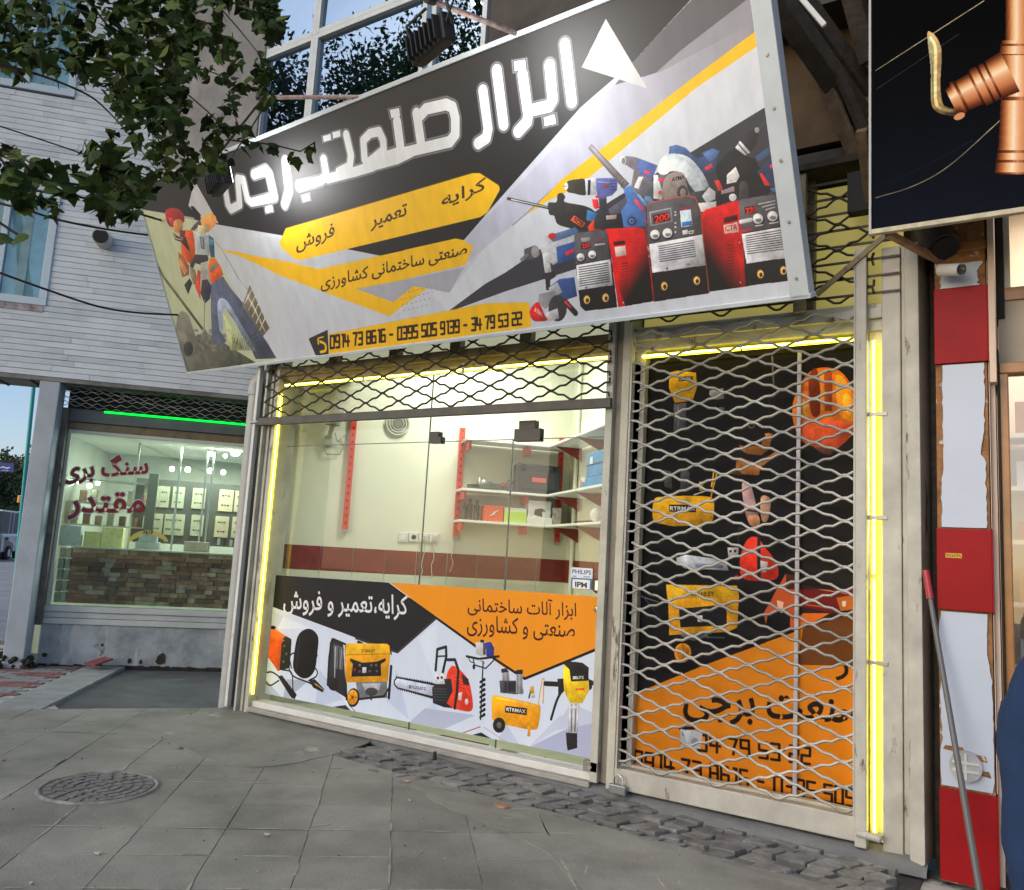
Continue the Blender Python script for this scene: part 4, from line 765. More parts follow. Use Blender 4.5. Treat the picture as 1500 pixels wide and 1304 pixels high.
MB().box(a[0]+.01, 2.6, 4.54, 4.58, zbot, 5.3).build('back_frame', m_olive, ns)
MB().beam(tuple(py(1300, 342, 4.56)), tuple(py(1378, 383, 4.96)), .03, .035).build('strut', M('rusty_angle', (.30, .17, .10), .7, noise=(15, .4)), ns)
# ================================================================== neon tubes
m_neon = M('neon_yellow', (1, .80, .03), .4, emit=3.0); m_neon2 = M('neon_core', (1, .93, .30), .4, emit=7.0); m_clip = M('clip_steel', (.3, .29, .25), .4, metal=.6)
def neon(label, p, q, seg, clips, r=.017, grp='yellow neon tubes round the shop front'):
    t = thing('neon_tube', label, 'neon light', p, grp); p = np.array(p, float); q = np.array(q, float); n = seg
    for i in range(n):
        a = p+(q-p)*((i+.012)/n); c = p+(q-p)*((i+.988)/n); MB().tube([a, c], r, 10).build('tube', m_neon, t)
        MB().tube([a+np.array([0, -r*.72, 0]), c+np.array([0, -r*.72, 0])], r*.42, 6).build('bright_core', m_neon2, t)
    for k in clips:
        a = p+(q-p)*k; v = abs((q-p)[2]) > 1
        (MB().box(a[0]-.03, a[0]+.075, a[1]-.03, a[1]-.02, a[2]-.012, a[2]+.012) if v else MB().box(a[0]-.012, a[0]+.012, a[1]-.03, a[1]-.02, a[2]-.03, a[2]+.05)).build('clip', m_clip, t, bevel=.003)
neon('upright yellow neon tube on the left door post', (-5.757, 5.07, .13), (-5.757, 5.07, 2.86), 1, [], .011)
neon('long yellow neon tube under the lintel over the glass front', (-5.72, 5.07, 2.905), (-2.47, 5.07, 2.905), 6, [.3, .62], .012)
neon('yellow neon tube under the lintel over the caged poster door', (-2.22, 5.075, 2.89), (-.85, 5.075, 2.89), 2, [], .013)
neon('upright yellow neon tube on the right of the caged poster door', (-.745, 5.065, .10), (-.745, 5.065, 2.88), 2, [.33, .62, .835], .013)
# ================================================================== expanded grilles
def grille(mb_fn, x0, x1, z0, z1, per, row, Y, r, phase=0):
    nr = int(round((z1-z0)/row)); h = per/2; sh = [(0, .04), (.10, .06), (.37, .47), (.63, .53), (.90, .94)]
    for k in range(nr):
        za, zb_ = z0+k*row, z0+(k+1)*row; pts = []; x = x0-((phase) % 1)*h+.006*math.sin(k*1.7); i = 0
        while x < x1+1e-6:
            up = (i+k) % 2 == 0
            for fx, fz in sh:
                X = x+fx*h; t = fz if up else 1-fz
                if x0-1e-6 <= X <= x1+.06: pts.append((min(X, x1), Y+(.006 if up else -.006)*math.sin(math.pi*fx), za+(zb_-za)*t+RNG.uniform(-.002, .002)+.005*math.sin(X*2.3+k*.2)*min(1, k/6)))
            x += h; i += 1
        mb_fn(MB().tube(pts, r, 5, cap=False))
m_gdark = M('dark_and_backlit_grille', (.022, .02, .016), .45, metal=.3); m_glight = M('galvanised_grille', (.34, .34, .31), .5, metal=.2, noise=(1.6, .5), stain=(14, .62, (.10, .08, .06)))
g1 = thing('roll_up_grille', 'black expanded steel grille half rolled up over the glass front', 'security grille', (-5.93, 5.045, 2.55))
grille(lambda m: m.build('grille_wire', m_gdark, g1), -5.9, -2.42, 2.605, 3.46, .355, .0715, 5.0, .0085)
MB().box(-5.96, -2.40, 4.985, 5.02, 2.53, 2.60).build('bottom_rail', M('dark_rail', (.06, .058, .05), .5, noise=(8, .3)), g1, bevel=.005)
MB().tube([(-6.05, 5.0, 2.565), (-5.95, 5.0, 2.565)], .016, 8).build('rail_pin', m_steel, g1)
g2 = thing('door_grille', 'closed silvery expanded steel grille caging the black and orange poster door', 'security grille', (-2.24, 5.045, .2))
grille(lambda m: m.build('grille_wire', m_glight, g2), -2.255, -.83, .20, 3.06, .355, .0665, 5.01, .009, .35)
grille(lambda m: m.build('grille_wire', m_gdark, g2), -2.3, -.74, 3.10, 3.85, .355, .084, 5.02, .008, .35)  # wires over the transom: their backlit shade is put into a darker colour
for z in np.arange(3.14, 3.9, .105):
    MB().box(-2.3, -.60, 5.03, 5.04, z, z+.014).build('cross_bar', m_gdark, g2)
MB().box(-2.262, -2.25, 4.99, 5.03, .19, 3.05).build('side_channel', m_grey, g2); MB().box(-.845, -.836, 4.99, 5.03, .19, 3.4).build('side_channel', m_grey, g2)
MB().beam(tuple(py(1196, 432, 4.98)), tuple(py(1298, 344, 4.98)), .018, .03).build('diagonal_bar', m_olive, g2)
MB().box(-1.19, -1.12, 4.97, 5.02, 3.06, 3.95).build('upright', m_olive, g2, bevel=.004)
# padlock, bolt box, drain bolt
pk = thing('padlock', 'steel padlock hanging from the foot of the door grille', 'padlock', py(905, 1155, 4.99))
a = py(894, 1143, 4.99); c = py(918, 1166, 4.99); zc = (a[2]+c[2])/2; MB().box(a[0], c[0], 4.965, 5.0, c[2], a[2]-.015).build('body', M('padlock_steel', (.24, .27, .29), .4, metal=.7), pk, bevel=.006)
MB().tube([((a[0]*.75+c[0]*.25), 4.985, a[2]-.02), ((a[0]*.75+c[0]*.25), 4.985, a[2]+.03), ((a[0]+c[0])/2, 4.985, a[2]+.045), (a[0]*.25+c[0]*.75, 4.985, a[2]+.03), (a[0]*.25+c[0]*.75, 4.985, a[2]-.02)], .006, 8).build('shackle', m_steel, pk)
lk = thing('floor_lock', 'small galvanised bolt box at the foot of the divider post', 'lock', py(865, 1127, 5.06))
a = py(855, 1113, 5.04); c = py(876, 1133, 5.04); MB().box(a[0], c[0], 5.03, 5.08, c[2], a[2]).build('box', M('worn_zinc', (.25, .25, .23), .5, metal=.6, noise=(20, .3)), lk, bevel=.004)
MB().tube([((a[0]+c[0])/2, 5.031, (a[2]+c[2])/2), ((a[0]+c[0])/2, 5.02, (a[2]+c[2])/2)], .014, 10).build('bolt', m_steel, lk)
st = pz(636, 1117, -.02); tag(MB().tube([st, st+np.array([0, 0, .075])], [.016, .013], 10).build('ground_stub', M('rusty_stub', (.03, .027, .025), .7), None, loc=tuple(st)), 'short black iron stub standing up out of the cobbles', 'stub')
tag(MB().tube([py(1290, 1222, 4.99), py(1288, 1230, 4.99), py(1262, 1222, 4.99), py(1255, 1220, 4.99)], .02, 8).build('door_pin', m_grey, None, loc=tuple(py(1270, 1225, 4.99))), 'grey pipe bolt at the foot of the right neon post', 'bolt')
# ================================================================== banner on the glass front
by = 5.198
bn = Canvas((0, -1, 0), (0, by, 1.0), (1, 0, 0), 520, (206, 218, 236)); Q4 = [(-5.75, 1.19), (-2.475, 1.245), (-2.475, .165), (-5.75, .155)]
def w2p(X, Y, Z):
    q_ = WM.T @ (np.array([X, Y, Z])-CAM); return (CX+F*q_[0]/q_[2], CY+F*q_[1]/q_[2])
bn.frame([w2p(x, by, z) for x, z in Q4])
k8 = (360, 820, 4.346); k9 = (600, 820, 3.952)
bn.k = k8
for p_, c_ in (([(160, 320), (240, 360), (200, 460), (130, 430)], (196, 206, 226)), ([(240, 360), (420, 440), (200, 440)], (222, 230, 242)), ([(110, 740), (230, 880), (110, 860)], (176, 186, 208)), ([(230, 920), (400, 770), (260, 760)], (166, 178, 200)), ([(470, 700), (620, 890), (440, 940)], (186, 200, 226)), ([(900, 900), (1040, 1020), (960, 700)], (190, 202, 228)), ([(1040, 1020), (1217, 900), (1217, 1060)], (196, 210, 238)), ([(1100, 500), (1217, 400), (1217, 800)], (214, 226, 242))): bn.poly(p_, c_)
bn.k = k9
for p_, c_ in (([(0, 940), (90, 860), (380, 900), (200, 980)], (176, 186, 210)), ([(690, 1085), (1010, 930), (1110, 900), (1110, 1160)], (168, 176, 206)), ([(690, 1085), (860, 980), (1000, 940), (870, 900)], (192, 200, 224)), ([(840, 990), (930, 830), (1100, 900), (1100, 940)], (188, 198, 222)), ([(560, 950), (640, 1080), (500, 1060)], (190, 200, 224))): bn.poly(p_, c_)
bn.k = k8
bn.poly([(170, 96), (910, 146), (1217, 372), (965, 595), (130, 285)], (30, 30, 36)); bn.stroke([(1205, 378), (965, 590), (700, 500)], 14, (52, 54, 62)); bn.poly([(500, 945), (635, 925), (690, 985)], (48, 48, 58)); bn.stroke([(630, 895), (715, 990)], 10, (224, 230, 240)); bn.stroke([(660, 930), (720, 990)], 4, (60, 60, 70))
bn.k = k9
bn.poly([(-120, 128), (1150, 218), (1150, 500), (668, 690), (540, 620), (150, 330)], (232, 146, 26)); bn.stroke([(0, 228), (400, 515), (665, 690), (1100, 512)], 12, (24, 22, 26)); bn.stroke([(-60, 185), (0, 228)], 5, (24, 22, 26))
bn.poly([(340, 1020), (415, 1000), (495, 1050)], (36, 34, 44)); bn.stroke([(285, 1012), (408, 968)], 5, (170, 70, 70)); bn.stroke([(430, 970), (570, 1065)], 4, (200, 150, 150))
bn.poly([(170, 0), (170, 1), (171, 1)], (0, 0, 0))
bn.k = (0, 0, 1)
bn.text('کرایه،تعمیر و فروش', (415, 891), (597, 900), 28, (222, 222, 228), .012)
bn.text('ابزار آلات ساختمانی', (685, 895), (844, 903), 23, (60, 22, 24), .004); bn.text('صنعتی و کشاورزی', (684, 924), (842, 934), 24, (52, 18, 22), .004)
# welding kit and mask
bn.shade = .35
bn.k = k8
bn.poly([(135, 435), (175, 430), (260, 490), (240, 520), (225, 700), (205, 710), (128, 600)], (222, 86, 30)); bn.poly([(135, 435), (178, 432), (262, 492), (215, 520), (140, 470)], (240, 116, 48)); bn.ell(172, 432, 20, 12, (30, 26, 26)); bn.poly([(228, 530), (262, 500), (292, 512), (280, 690), (215, 705)], (28, 30, 28)); bn.poly([(235, 505), (255, 485), (290, 505), (285, 540)], (40, 40, 44))
for x, y in ((245, 550), (258, 600), (240, 650)): bn.ell(x, y, 7, 9, (90, 100, 90))
for st_ in ([(210, 770), (150, 800), (110, 740), (160, 715), (220, 750)], [(230, 700), (290, 720), (300, 820), (310, 870)], [(290, 690), (280, 620), (320, 600), (440, 690), (450, 740), (400, 770)], [(270, 680), (300, 740), (380, 775), (440, 800)]): bn.stroke(st_, 8, (26, 26, 30), curve=True)
bn.poly([(205, 745), (230, 735), (325, 860), (312, 888), (290, 880)], (28, 28, 32)); bn.poly([(400, 770), (440, 760), (500, 825), (490, 845), (430, 815)], (40, 30, 24)); bn.stroke([(440, 790), (495, 830)], 5, (196, 150, 90))
bn.poly([(330, 490), (380, 443), (430, 450), (462, 500), (455, 600), (440, 700), (400, 750), (350, 750), (305, 700), (305, 620)], (20, 20, 24), smooth=True); bn.stroke([(345, 490), (330, 620), (320, 700)], 8, (40, 42, 48), curve=True); bn.ell(448, 610, 10, 12, (20, 20, 22))
# generator
bn.poly([(545, 500), (620, 530), (640, 880), (560, 830), (515, 800), (525, 620)], (44, 44, 50)); bn.stroke([(640, 890), (635, 540), (555, 505), (540, 530), (520, 790), (560, 830)], 12, (30, 28, 30)); bn.ell(560, 790, 38, 44, (34, 32, 34)); bn.poly([(560, 540), (625, 560), (620, 700), (560, 690)], (92, 94, 100)); bn.stroke([(570, 560), (565, 750)], 8, (160, 164, 172)); bn.stroke([(590, 560), (590, 700)], 6, (36, 36, 40)); bn.stroke([(610, 580), (600, 700)], 5, (150, 150, 156))
bn.poly([(700, 780), (900, 770), (900, 880), (720, 885)], (110, 112, 118)); bn.poly([(740, 790), (860, 785), (850, 830), (760, 835)], (170, 174, 180)); bn.ell(800, 840, 40, 26, (60, 60, 64)); bn.stroke([(640, 885), (730, 888), (880, 870), (920, 800)], 11, (28, 27, 30)); bn.stroke([(925, 680), (910, 880)], 18, (30, 30, 34)); bn.stroke([(798, 870), (798, 890)], 12, (30, 30, 30)); bn.stroke([(825, 498), (910, 530), (925, 600)], 10, (36, 30, 30)); bn.stroke([(715, 525), (740, 535)], 16, (34, 32, 32))
bn.poly([(635, 545), (650, 532), (900, 535), (915, 548), (920, 600), (905, 775), (640, 782), (632, 700)], (228, 158, 24)); bn.poly([(637, 548), (652, 534), (900, 538), (912, 600), (640, 605)], (236, 180, 36)); bn.stroke([(640, 607), (915, 600)], 4, (170, 110, 20)); bn.poly([(665, 628), (740, 655), (830, 650), (892, 625), (890, 645), (860, 665), (862, 740), (672, 745), (682, 665), (665, 645)], (30, 29, 32)); bn.poly([(742, 685), (768, 684), (768, 720), (742, 722)], (196, 198, 206))
for x, y, c_ in ((693, 700, (190, 50, 36)), (726, 672, (120, 120, 126)), (800, 672, (90, 90, 96)), (790, 710, (80, 80, 84)), (830, 672, (90, 90, 96)), (835, 710, (80, 80, 84)), (726, 712, (160, 40, 40))): bn.ell(x, y, 8, 8, c_)
bn.ell(684, 878, 40, 60, (34, 32, 36), rot=5); bn.ell(680, 876, 32, 48, (236, 156, 28), rot=5)
for i in range(5): bn.stroke([(680, 876), (680+26*math.cos(i*1.257), 876+38*math.sin(i*1.257))], 5, (170, 96, 20))
bn.ell(680, 876, 8, 10, (120, 70, 20)); bn.text('STANLEY', (735, 590), (824, 588), 18, (60, 34, 16), .01)
# chainsaw
bn.poly([(945, 765), (960, 745), (1190, 785), (1290, 812), (1290, 890), (1190, 885), (960, 818), (942, 795)], (30, 30, 34)); bn.poly([(952, 768), (965, 755), (1290, 820), (1290, 872), (1185, 868), (968, 812), (950, 792)], (190, 198, 216)); bn.text('@H.DZUSTG', (1038, 815), (1146, 832), 20, (44, 46, 90), .01)
for i in range(17): bn.ell(960+i*14, 744+i*2.4, 4, 4, (30, 30, 34)); bn.ell(970+i*14, 824+i*3.8, 4, 4, (30, 30, 34))
bn.k = k9
bn.poly([(225, 640), (260, 615), (330, 680), (355, 750), (362, 870), (280, 868), (200, 830), (210, 700)], (224, 62, 36), smooth=True); bn.poly([(300, 660), (340, 690), (345, 730), (310, 720)], (40, 36, 40)); bn.poly([(284, 770), (305, 765), (300, 815), (282, 810)], (220, 200, 196)); bn.stroke([(330, 760), (352, 800), (345, 845), (322, 850)], 14, (214, 50, 30)); bn.ell(330, 822, 10, 18, (210, 196, 200))
for i in range(4): bn.stroke([(255+i*8, 680+i*18), (320, 690+i*20)], 3, (140, 26, 20))
bn.stroke([(150, 640), (160, 520), (210, 505), (212, 560), (190, 660)], 15, (34, 32, 36)); bn.stroke([(165, 560), (208, 558)], 8, (34, 32, 36)); bn.stroke([(215, 580), (262, 580), (282, 640), (272, 780), (260, 860)], 16, (38, 36, 40)); bn.poly([(130, 740), (190, 690), (240, 690), (250, 760), (215, 830), (250, 860), (200, 855), (135, 830)], (40, 40, 46)); bn.poly([(150, 665), (195, 655), (205, 720), (150, 720)], (206, 208, 212)); bn.ell(164, 685, 7, 8, (40, 40, 44)); bn.ell(186, 682, 7, 8, (40, 40, 44))
for i in range(5): bn.stroke([(138, 748+i*16), (215, 750+i*16)], 3, (90, 92, 100))
# earth auger
bn.poly([(382, 480), (420, 472), (450, 478), (445, 552), (420, 560), (385, 545)], (186, 188, 186)); bn.poly([(440, 480), (470, 475), (490, 510), (488, 560), (445, 560)], (44, 56, 130)); bn.ell(420, 472, 12, 9, (30, 30, 34)); bn.poly([(425, 480), (442, 482), (440, 550), (425, 548)], (70, 72, 78)); bn.stroke([(330, 560), (400, 575), (515, 560)], 12, (30, 30, 34)); bn.stroke([(365, 565), (375, 610), (440, 630), (480, 590), (500, 565)], 7, (30, 30, 34)); bn.stroke([(405, 580), (430, 600)], 7, (140, 142, 146)); bn.stroke([(425, 590), (410, 925)], 8, (30, 30, 34)); bn.ell(372, 620, 8, 16, (30, 30, 34)); bn.stroke([(340, 568), (350, 590), (375, 600)], 5, (30, 30, 34))
for i in range(8): 
    y = 690+i*29; bn.poly([(404, y+14), (436, y-6), (440, y+10), (405, y+28)], (26, 26, 30)); bn.ell(432, y+3, 8, 9, (26, 26, 30))
# compressor
bn.poly([(478, 800), (495, 785), (640, 815), (740, 840), (758, 870), (745, 960), (720, 985), (600, 965), (490, 935), (476, 880)], (232, 156, 22), smooth=True); bn.stroke([(500, 800), (640, 828), (735, 855)], 10, (246, 192, 66)); bn.poly([(520, 700), (650, 700), (660, 770), (620, 780), (525, 770)], (70, 72, 78)); bn.poly([(535, 640), (575, 650), (580, 700), (535, 700)], (150, 152, 158)); bn.poly([(618, 640), (655, 650), (655, 780), (615, 775)], (150, 152, 158)); bn.poly([(540, 705), (615, 705), (615, 760), (540, 765)], (42, 42, 48))
for x in (545, 565, 625, 645): bn.stroke([(x, 650), (x, 775)], 4, (84, 86, 92))
bn.poly([(530, 632), (560, 628), (575, 650), (532, 655)], (44, 42, 46)); bn.poly([(615, 640), (655, 636), (655, 662), (617, 662)], (30, 30, 32)); bn.stroke([(755, 860), (745, 830), (768, 690), (778, 690), (772, 830)], 6, (222, 156, 40)); bn.stroke([(690, 800), (705, 740)], 9, (60, 56, 50)); bn.poly([(697, 735), (718, 732), (722, 775), (700, 775)], (206, 160, 40)); bn.ell(715, 790, 12, 12, (196, 196, 200)); bn.poly([(555, 845), (680, 860), (678, 900), (553, 884)], (36, 34, 34)); bn.text('RTRMAX', (560, 876), (672, 890), 22, (226, 224, 220), .015)
bn.ell(518, 958, 36, 44, (34, 32, 34)); bn.ell(518, 958, 14, 18, (110, 104, 96)); bn.poly([(682, 960), (700, 965), (698, 1025), (680, 1022), (684, 1000)], (222, 146, 22))
# breaker hammer
bn.poly([(893, 610), (940, 600), (1035, 625), (1038, 760), (1000, 830), (930, 830), (893, 760), (888, 680)], (234, 196, 30)); bn.poly([(893, 605), (920, 588), (1000, 596), (1038, 625), (1035, 700), (935, 705), (925, 635)], (32, 30, 32)); bn.text('BRUTE', (945, 692), (1008, 690), 17, (226, 226, 222), .02); bn.poly([(960, 745), (1012, 742), (1012, 755), (960, 756)], (222, 90, 40)); bn.stroke([(900, 720), (910, 790)], 6, (206, 160, 24)); bn.stroke([(786, 718), (870, 722)], 26, (32, 32, 36)); bn.stroke([(1050, 715), (1112, 716)], 24, (32, 32, 36)); bn.poly([(855, 690), (890, 688), (895, 760), (860, 800), (860, 740)], (32, 32, 36)); bn.stroke([(880, 760), (850, 820), (818, 925)], 14, (30, 30, 34), curve=True); bn.poly([(1036, 690), (1058, 700), (1055, 745), (1040, 760)], (34, 34, 38))
bn.poly([(918, 830), (985, 832), (972, 1000), (920, 1000)], (180, 184, 190))
for i in range(5): bn.stroke([(926+i*12, 840), (926+i*10, 995)], 4, (60, 62, 70) if i % 2 else (224, 226, 230))
bn.poly([(905, 1000), (970, 1005), (970, 1090), (915, 1105), (908, 1060)], (34, 33, 36)); bn.poly([(935, 850), (970, 845), (968, 862), (938, 862)], (222, 226, 236))
ban = MB().prism([(x, by, z) for x, z in [Q4[3], Q4[2], Q4[1], Q4[0]]], depth=(0, .004, 0))
bo = ban.build('window_banner', bn.material('banner_print', 1.0, rough=.5, dirt=.05, spec=.2), None, loc=(-4.1, by, .7)); bn.setuv(bo); tag(bo, 'black, orange and white printed banner of tools across the lower glass front', 'banner')
# ================================================================== poster on the caged door
dy = 5.16
dp = Canvas((0, -1, 0), (0, dy, 1.0), (1, 0, 0), 520, (17, 17, 21)); DQ = [(-2.235, 2.86), (-.845, 2.86), (-.845, .20), (-2.255, .20)]; dp.frame([w2p(x, dy, z) for x, z in DQ])
k10 = (900, 480, 3.26); k11 = (900, 850, 3.105)
dp.k = k11
dp.poly([(60, 530), (400, 390), (860, 220), (1180, 125), (1180, 1120), (60, 900)], (214, 128, 24))
dp.poly([(860, 220), (1180, 125), (1180, 390), (830, 385)], (104, 60, 24)); dp.poly([(830, 60), (1180, 40), (1180, 130), (1000, 160), (860, 220), (800, 225)], (44, 30, 30)); dp.poly([(840, 20), (1120, 50), (1120, 90), (1000, 150), (850, 120)], (112, 26, 24)); dp.poly([(1010, 80), (1120, 60), (1120, 130), (1030, 140)], (190, 104, 40)); dp.stroke([(860, 30), (1110, 70)], 5, (196, 130, 110)); dp.stroke([(860, 110), (1000, 130)], 6, (206, 90, 30)); dp.poly([(1035, 95), (1055, 95), (1052, 120), (1038, 120)], (220, 206, 200))
dp.poly([(745, 30), (780, -30), (830, -20), (850, 60), (830, 220), (800, 225), (800, 160), (760, 130), (700, 150), (690, 200), (680, 150), (720, 80)], (196, 84, 40)); dp.poly([(740, 90), (770, 100), (765, 150), (745, 140)], (232, 190, 160)); dp.poly([(810, 190), (860, 150), (980, 150), (860, 220)], (222, 110, 30))
dp.k = (0, 0, 1)
dp.text('صنعت برجی', (1001, 1042), (1275, 1060), 33, (26, 18, 16), .02); dp.text('زار', (1224, 985), (1275, 990), 34, (26, 18, 16), .015)
digits(dp, '34 79 53 22', (1023, 1076), (1192, 1097), 23, 4, (36, 20, 14)); dp.stroke([(996, 1067), (1016, 1067)], 4.5, (20, 14, 12)); dp.poly([(997, 1068), (1030, 1072), (1026, 1097), (998, 1094)], (176, 182, 190)); dp.ell(1004, 1074, 5, 5, (120, 126, 150)); dp.ell(1018, 1086, 5, 5, (130, 136, 160)); dp.poly([(1000, 1070), (1012, 1070), (1008, 1090)], (200, 206, 214))
digits(dp, '0914 73 8616 - 0395 505 9139', (930, 1100), (1325, 1170), 25, 4, (36, 20, 14))
# generator, compressor, saw, breaker on black
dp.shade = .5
dp.k = k11
dp.poly([(235, 20), (560, 25), (568, 70), (560, 215), (520, 235), (250, 250), (246, 110)], (216, 152, 24)); dp.poly([(240, 25), (555, 28), (560, 80), (250, 85)], (226, 172, 34)); dp.poly([(296, 130), (510, 110), (512, 205), (300, 215)], (26, 26, 30)); dp.text('STANLEY', (350, 74), (455, 72), 20, (40, 28, 16), .01); dp.poly([(380, 160), (402, 160), (402, 190), (380, 190)], (190, 194, 204)); dp.ell(312, 330, 38, 44, (216, 140, 26)); dp.ell(312, 330, 28, 34, (176, 110, 24)); dp.stroke([(290, 320), (335, 335)], 5, (120, 76, 20)); dp.stroke([(312, 290), (312, 370)], 5, (120, 76, 20)); dp.stroke([(310, 250), (360, 270), (420, 250)], 14, (90, 92, 98)); dp.stroke([(420, 260), (500, 262)], 7, (70, 74, 80)); dp.stroke([(110, 70), (200, 100)], 5, (110, 112, 116)); dp.stroke([(120, 60), (230, 200)], 4, (60, 62, 66))
dp.k = k10
dp.poly([(190, 830), (230, 808), (430, 805), (475, 830), (470, 920), (440, 940), (300, 948), (240, 940), (188, 920)], (222, 160, 22), smooth=True); dp.stroke([(215, 825), (450, 822)], 7, (240, 190, 60)); dp.poly([(262, 845), (390, 848), (390, 882), (262, 880)], (30, 28, 28)); dp.text('RTRMAX', (266, 873), (386, 875), 20, (206, 206, 206), .015); dp.stroke([(460, 820), (490, 690), (475, 685), (465, 760)], 7, (206, 150, 30)); dp.poly([(235, 680), (275, 690), (275, 770), (240, 760)], (70, 72, 76)); dp.poly([(320, 680), (360, 690), (360, 780), (315, 770)], (62, 64, 70)); dp.poly([(398, 940), (418, 940), (418, 972), (400, 968)], (206, 146, 24)); dp.poly([(405, 735), (425, 735), (425, 780), (408, 780)], (170, 130, 40)); dp.stroke([(380, 800), (440, 780)], 5, (200, 200, 204))
dp.poly([(262, 215), (300, 205), (390, 215), (395, 280), (375, 350), (290, 360), (262, 290)], (206, 156, 26)); dp.poly([(305, 235), (375, 232), (375, 255), (308, 258)], (26, 24, 24)); dp.text('BRUTE', (312, 254), (368, 250), 14, (190, 190, 190), .015); dp.poly([(285, 365), (345, 360), (340, 490), (285, 500)], (84, 84, 92)); dp.stroke([(305, 375), (305, 490)], 5, (130, 130, 138)); dp.poly([(325, 290), (365, 290), (362, 302), (328, 302)], (190, 110, 40))
dp.poly([(455, 300), (520, 290), (525, 340), (490, 345), (455, 325)], (150, 152, 152)); dp.ell(510, 392, 16, 12, (96, 96, 98)); dp.ell(655, 465, 17, 17, (120, 114, 104)); dp.ell(655, 465, 12, 12, (22, 22, 24)); dp.stroke([(753, 140), (762, 290)], 8, (110, 112, 112)); dp.stroke([(740, 340), (742, 430)], 3, (50, 50, 50))
dp.poly([(297, 1100), (340, 1085), (530, 1110), (545, 1160), (340, 1150), (300, 1125)], (176, 184, 190)); dp.poly([(385, 1125), (520, 1135), (520, 1150), (390, 1145)], (110, 116, 150)); dp.poly([(630, 1020), (680, 1000), (720, 1050), (760, 1100), (785, 1160), (760, 1205), (620, 1200), (600, 1120)], (216, 52, 32), smooth=True); dp.poly([(690, 1110), (735, 1120), (725, 1170), (685, 1160)], (190, 190, 190)); dp.stroke([(690, 1010), (690, 1190)], 16, (34, 32, 36)); dp.poly([(540, 1050), (595, 1050), (592, 1095), (545, 1095)], (170, 172, 176)); dp.ell(555, 1068, 6, 7, (30, 30, 32)); dp.ell(578, 1068, 6, 7, (30, 30, 32)); dp.stroke([(540, 930), (600, 940), (590, 1040)], 6, (56, 56, 60)); dp.stroke([(600, 960), (680, 970), (690, 1020)], 8, (46, 46, 50)); dp.ell(585, 1192, 12, 8, (206, 40, 50))
# man with drill: glove, hand
dp.poly([(595, 560), (630, 570), (700, 560), (735, 500), (755, 510), (740, 580), (700, 610), (640, 605), (610, 590)], (150, 92, 40)); dp.poly([(585, 640), (600, 620), (680, 650), (780, 585), (785, 600), (700, 670), (690, 705), (610, 700), (580, 670)], (170, 106, 50)); dp.poly([(720, 505), (755, 508), (750, 545), (725, 535)], (196, 130, 60)); dp.stroke([(560, 690), (600, 700)], 14, (80, 52, 26))
dp.poly([(610, 750), (650, 750), (680, 860), (695, 930), (660, 950), (630, 900)], (176, 140, 140), smooth=True); dp.poly([(700, 810), (745, 820), (735, 915), (705, 920)], (196, 150, 120), smooth=True); dp.poly([(640, 900), (690, 900), (690, 950), (650, 945)], (216, 150, 110), smooth=True); dp.stroke([(620, 870), (680, 880)], 10, (60, 44, 46))
# big helmet
dp.poly([(850, 380), (880, 290), (930, 215), (1000, 190), (1080, 210), (1140, 290), (1168, 380), (1160, 450), (1120, 520), (1060, 580), (980, 575), (900, 545), (860, 470)], (204, 104, 22), smooth=True)
dp.poly([(890, 490), (1000, 440), (1150, 470), (1110, 540), (1040, 580), (960, 570)], (196, 76, 36), smooth=True); dp.poly([(1060, 230), (1110, 260), (1160, 380), (1150, 450), (1080, 420), (1060, 330)], (226, 138, 28), smooth=True); dp.poly([(930, 240), (970, 205), (985, 400), (940, 410)], (120, 44, 16), smooth=True); dp.poly([(1000, 210), (1040, 215), (1040, 400), (1005, 400)], (150, 64, 18)); dp.poly([(985, 210), (1002, 205), (1005, 400), (985, 400)], (232, 140, 50)); dp.ell(900, 380, 26, 44, (216, 150, 60), rot=-20); dp.ell(1120, 370, 24, 60, (236, 160, 40), rot=-15); dp.poly([(950, 570), (1060, 580), (1030, 610), (990, 600)], (96, 50, 44))
dp.grad([(820, 560), (1180, 560), (1180, 1250), (820, 1250)], (16, 15, 18), (30, 28, 26), (900, 600), (1100, 1200), 0, .8)
pm = MB(); NX, NZ = 46, 70; vs = []
for j in range(NZ+1):
    for i in range(NX+1):
        s_, t_ = i/NX, j/NZ; x = (DQ[3][0]+(DQ[2][0]-DQ[3][0])*s_)*(1-t_)+(DQ[0][0]+(DQ[1][0]-DQ[0][0])*s_)*t_; z = .20+2.66*t_
        w_ = .0035*math.sin(z*41+2.2*math.sin(x*5))+.003*math.sin(z*23+x*9)+.002*math.sin(x*30)
        vs.append((x, dy+w_*(1-.3*t_), z))
pm.add(vs, [(j*(NX+1)+i, j*(NX+1)+i+1, (j+1)*(NX+1)+i+1, (j+1)*(NX+1)+i) for j in range(NZ) for i in range(NX)], 0, True)
po = pm.build('door_poster', dp.material('poster_print', 1.0, rough=.6, dirt=.05, spec=.15), None, loc=(-1.55, dy, 1.5)); dp.setuv(po); sd = po.modifiers.new('thickness', 'SOLIDIFY'); sd.thickness = .004; sd.offset = 1
tag(po, 'black and orange tool poster with a big helmet behind the silvery door grille', 'poster')
part(MB().box(-2.26, -.83, 5.18, 5.215, .2, 2.93), 'door_leaf', m_dark)
a = py(1172, 513, 5.14); part(MB().box(a[0]-.012, a[0]+.010, 5.125, 5.15, .20, 2.86), 'door_seam', M('seam_white', (.42, .42, .48), .4)); part(MB().box(-2.28, -2.235, 5.10, 5.15, .2, 2.86), 'door_seam', MATS['seam_white'])
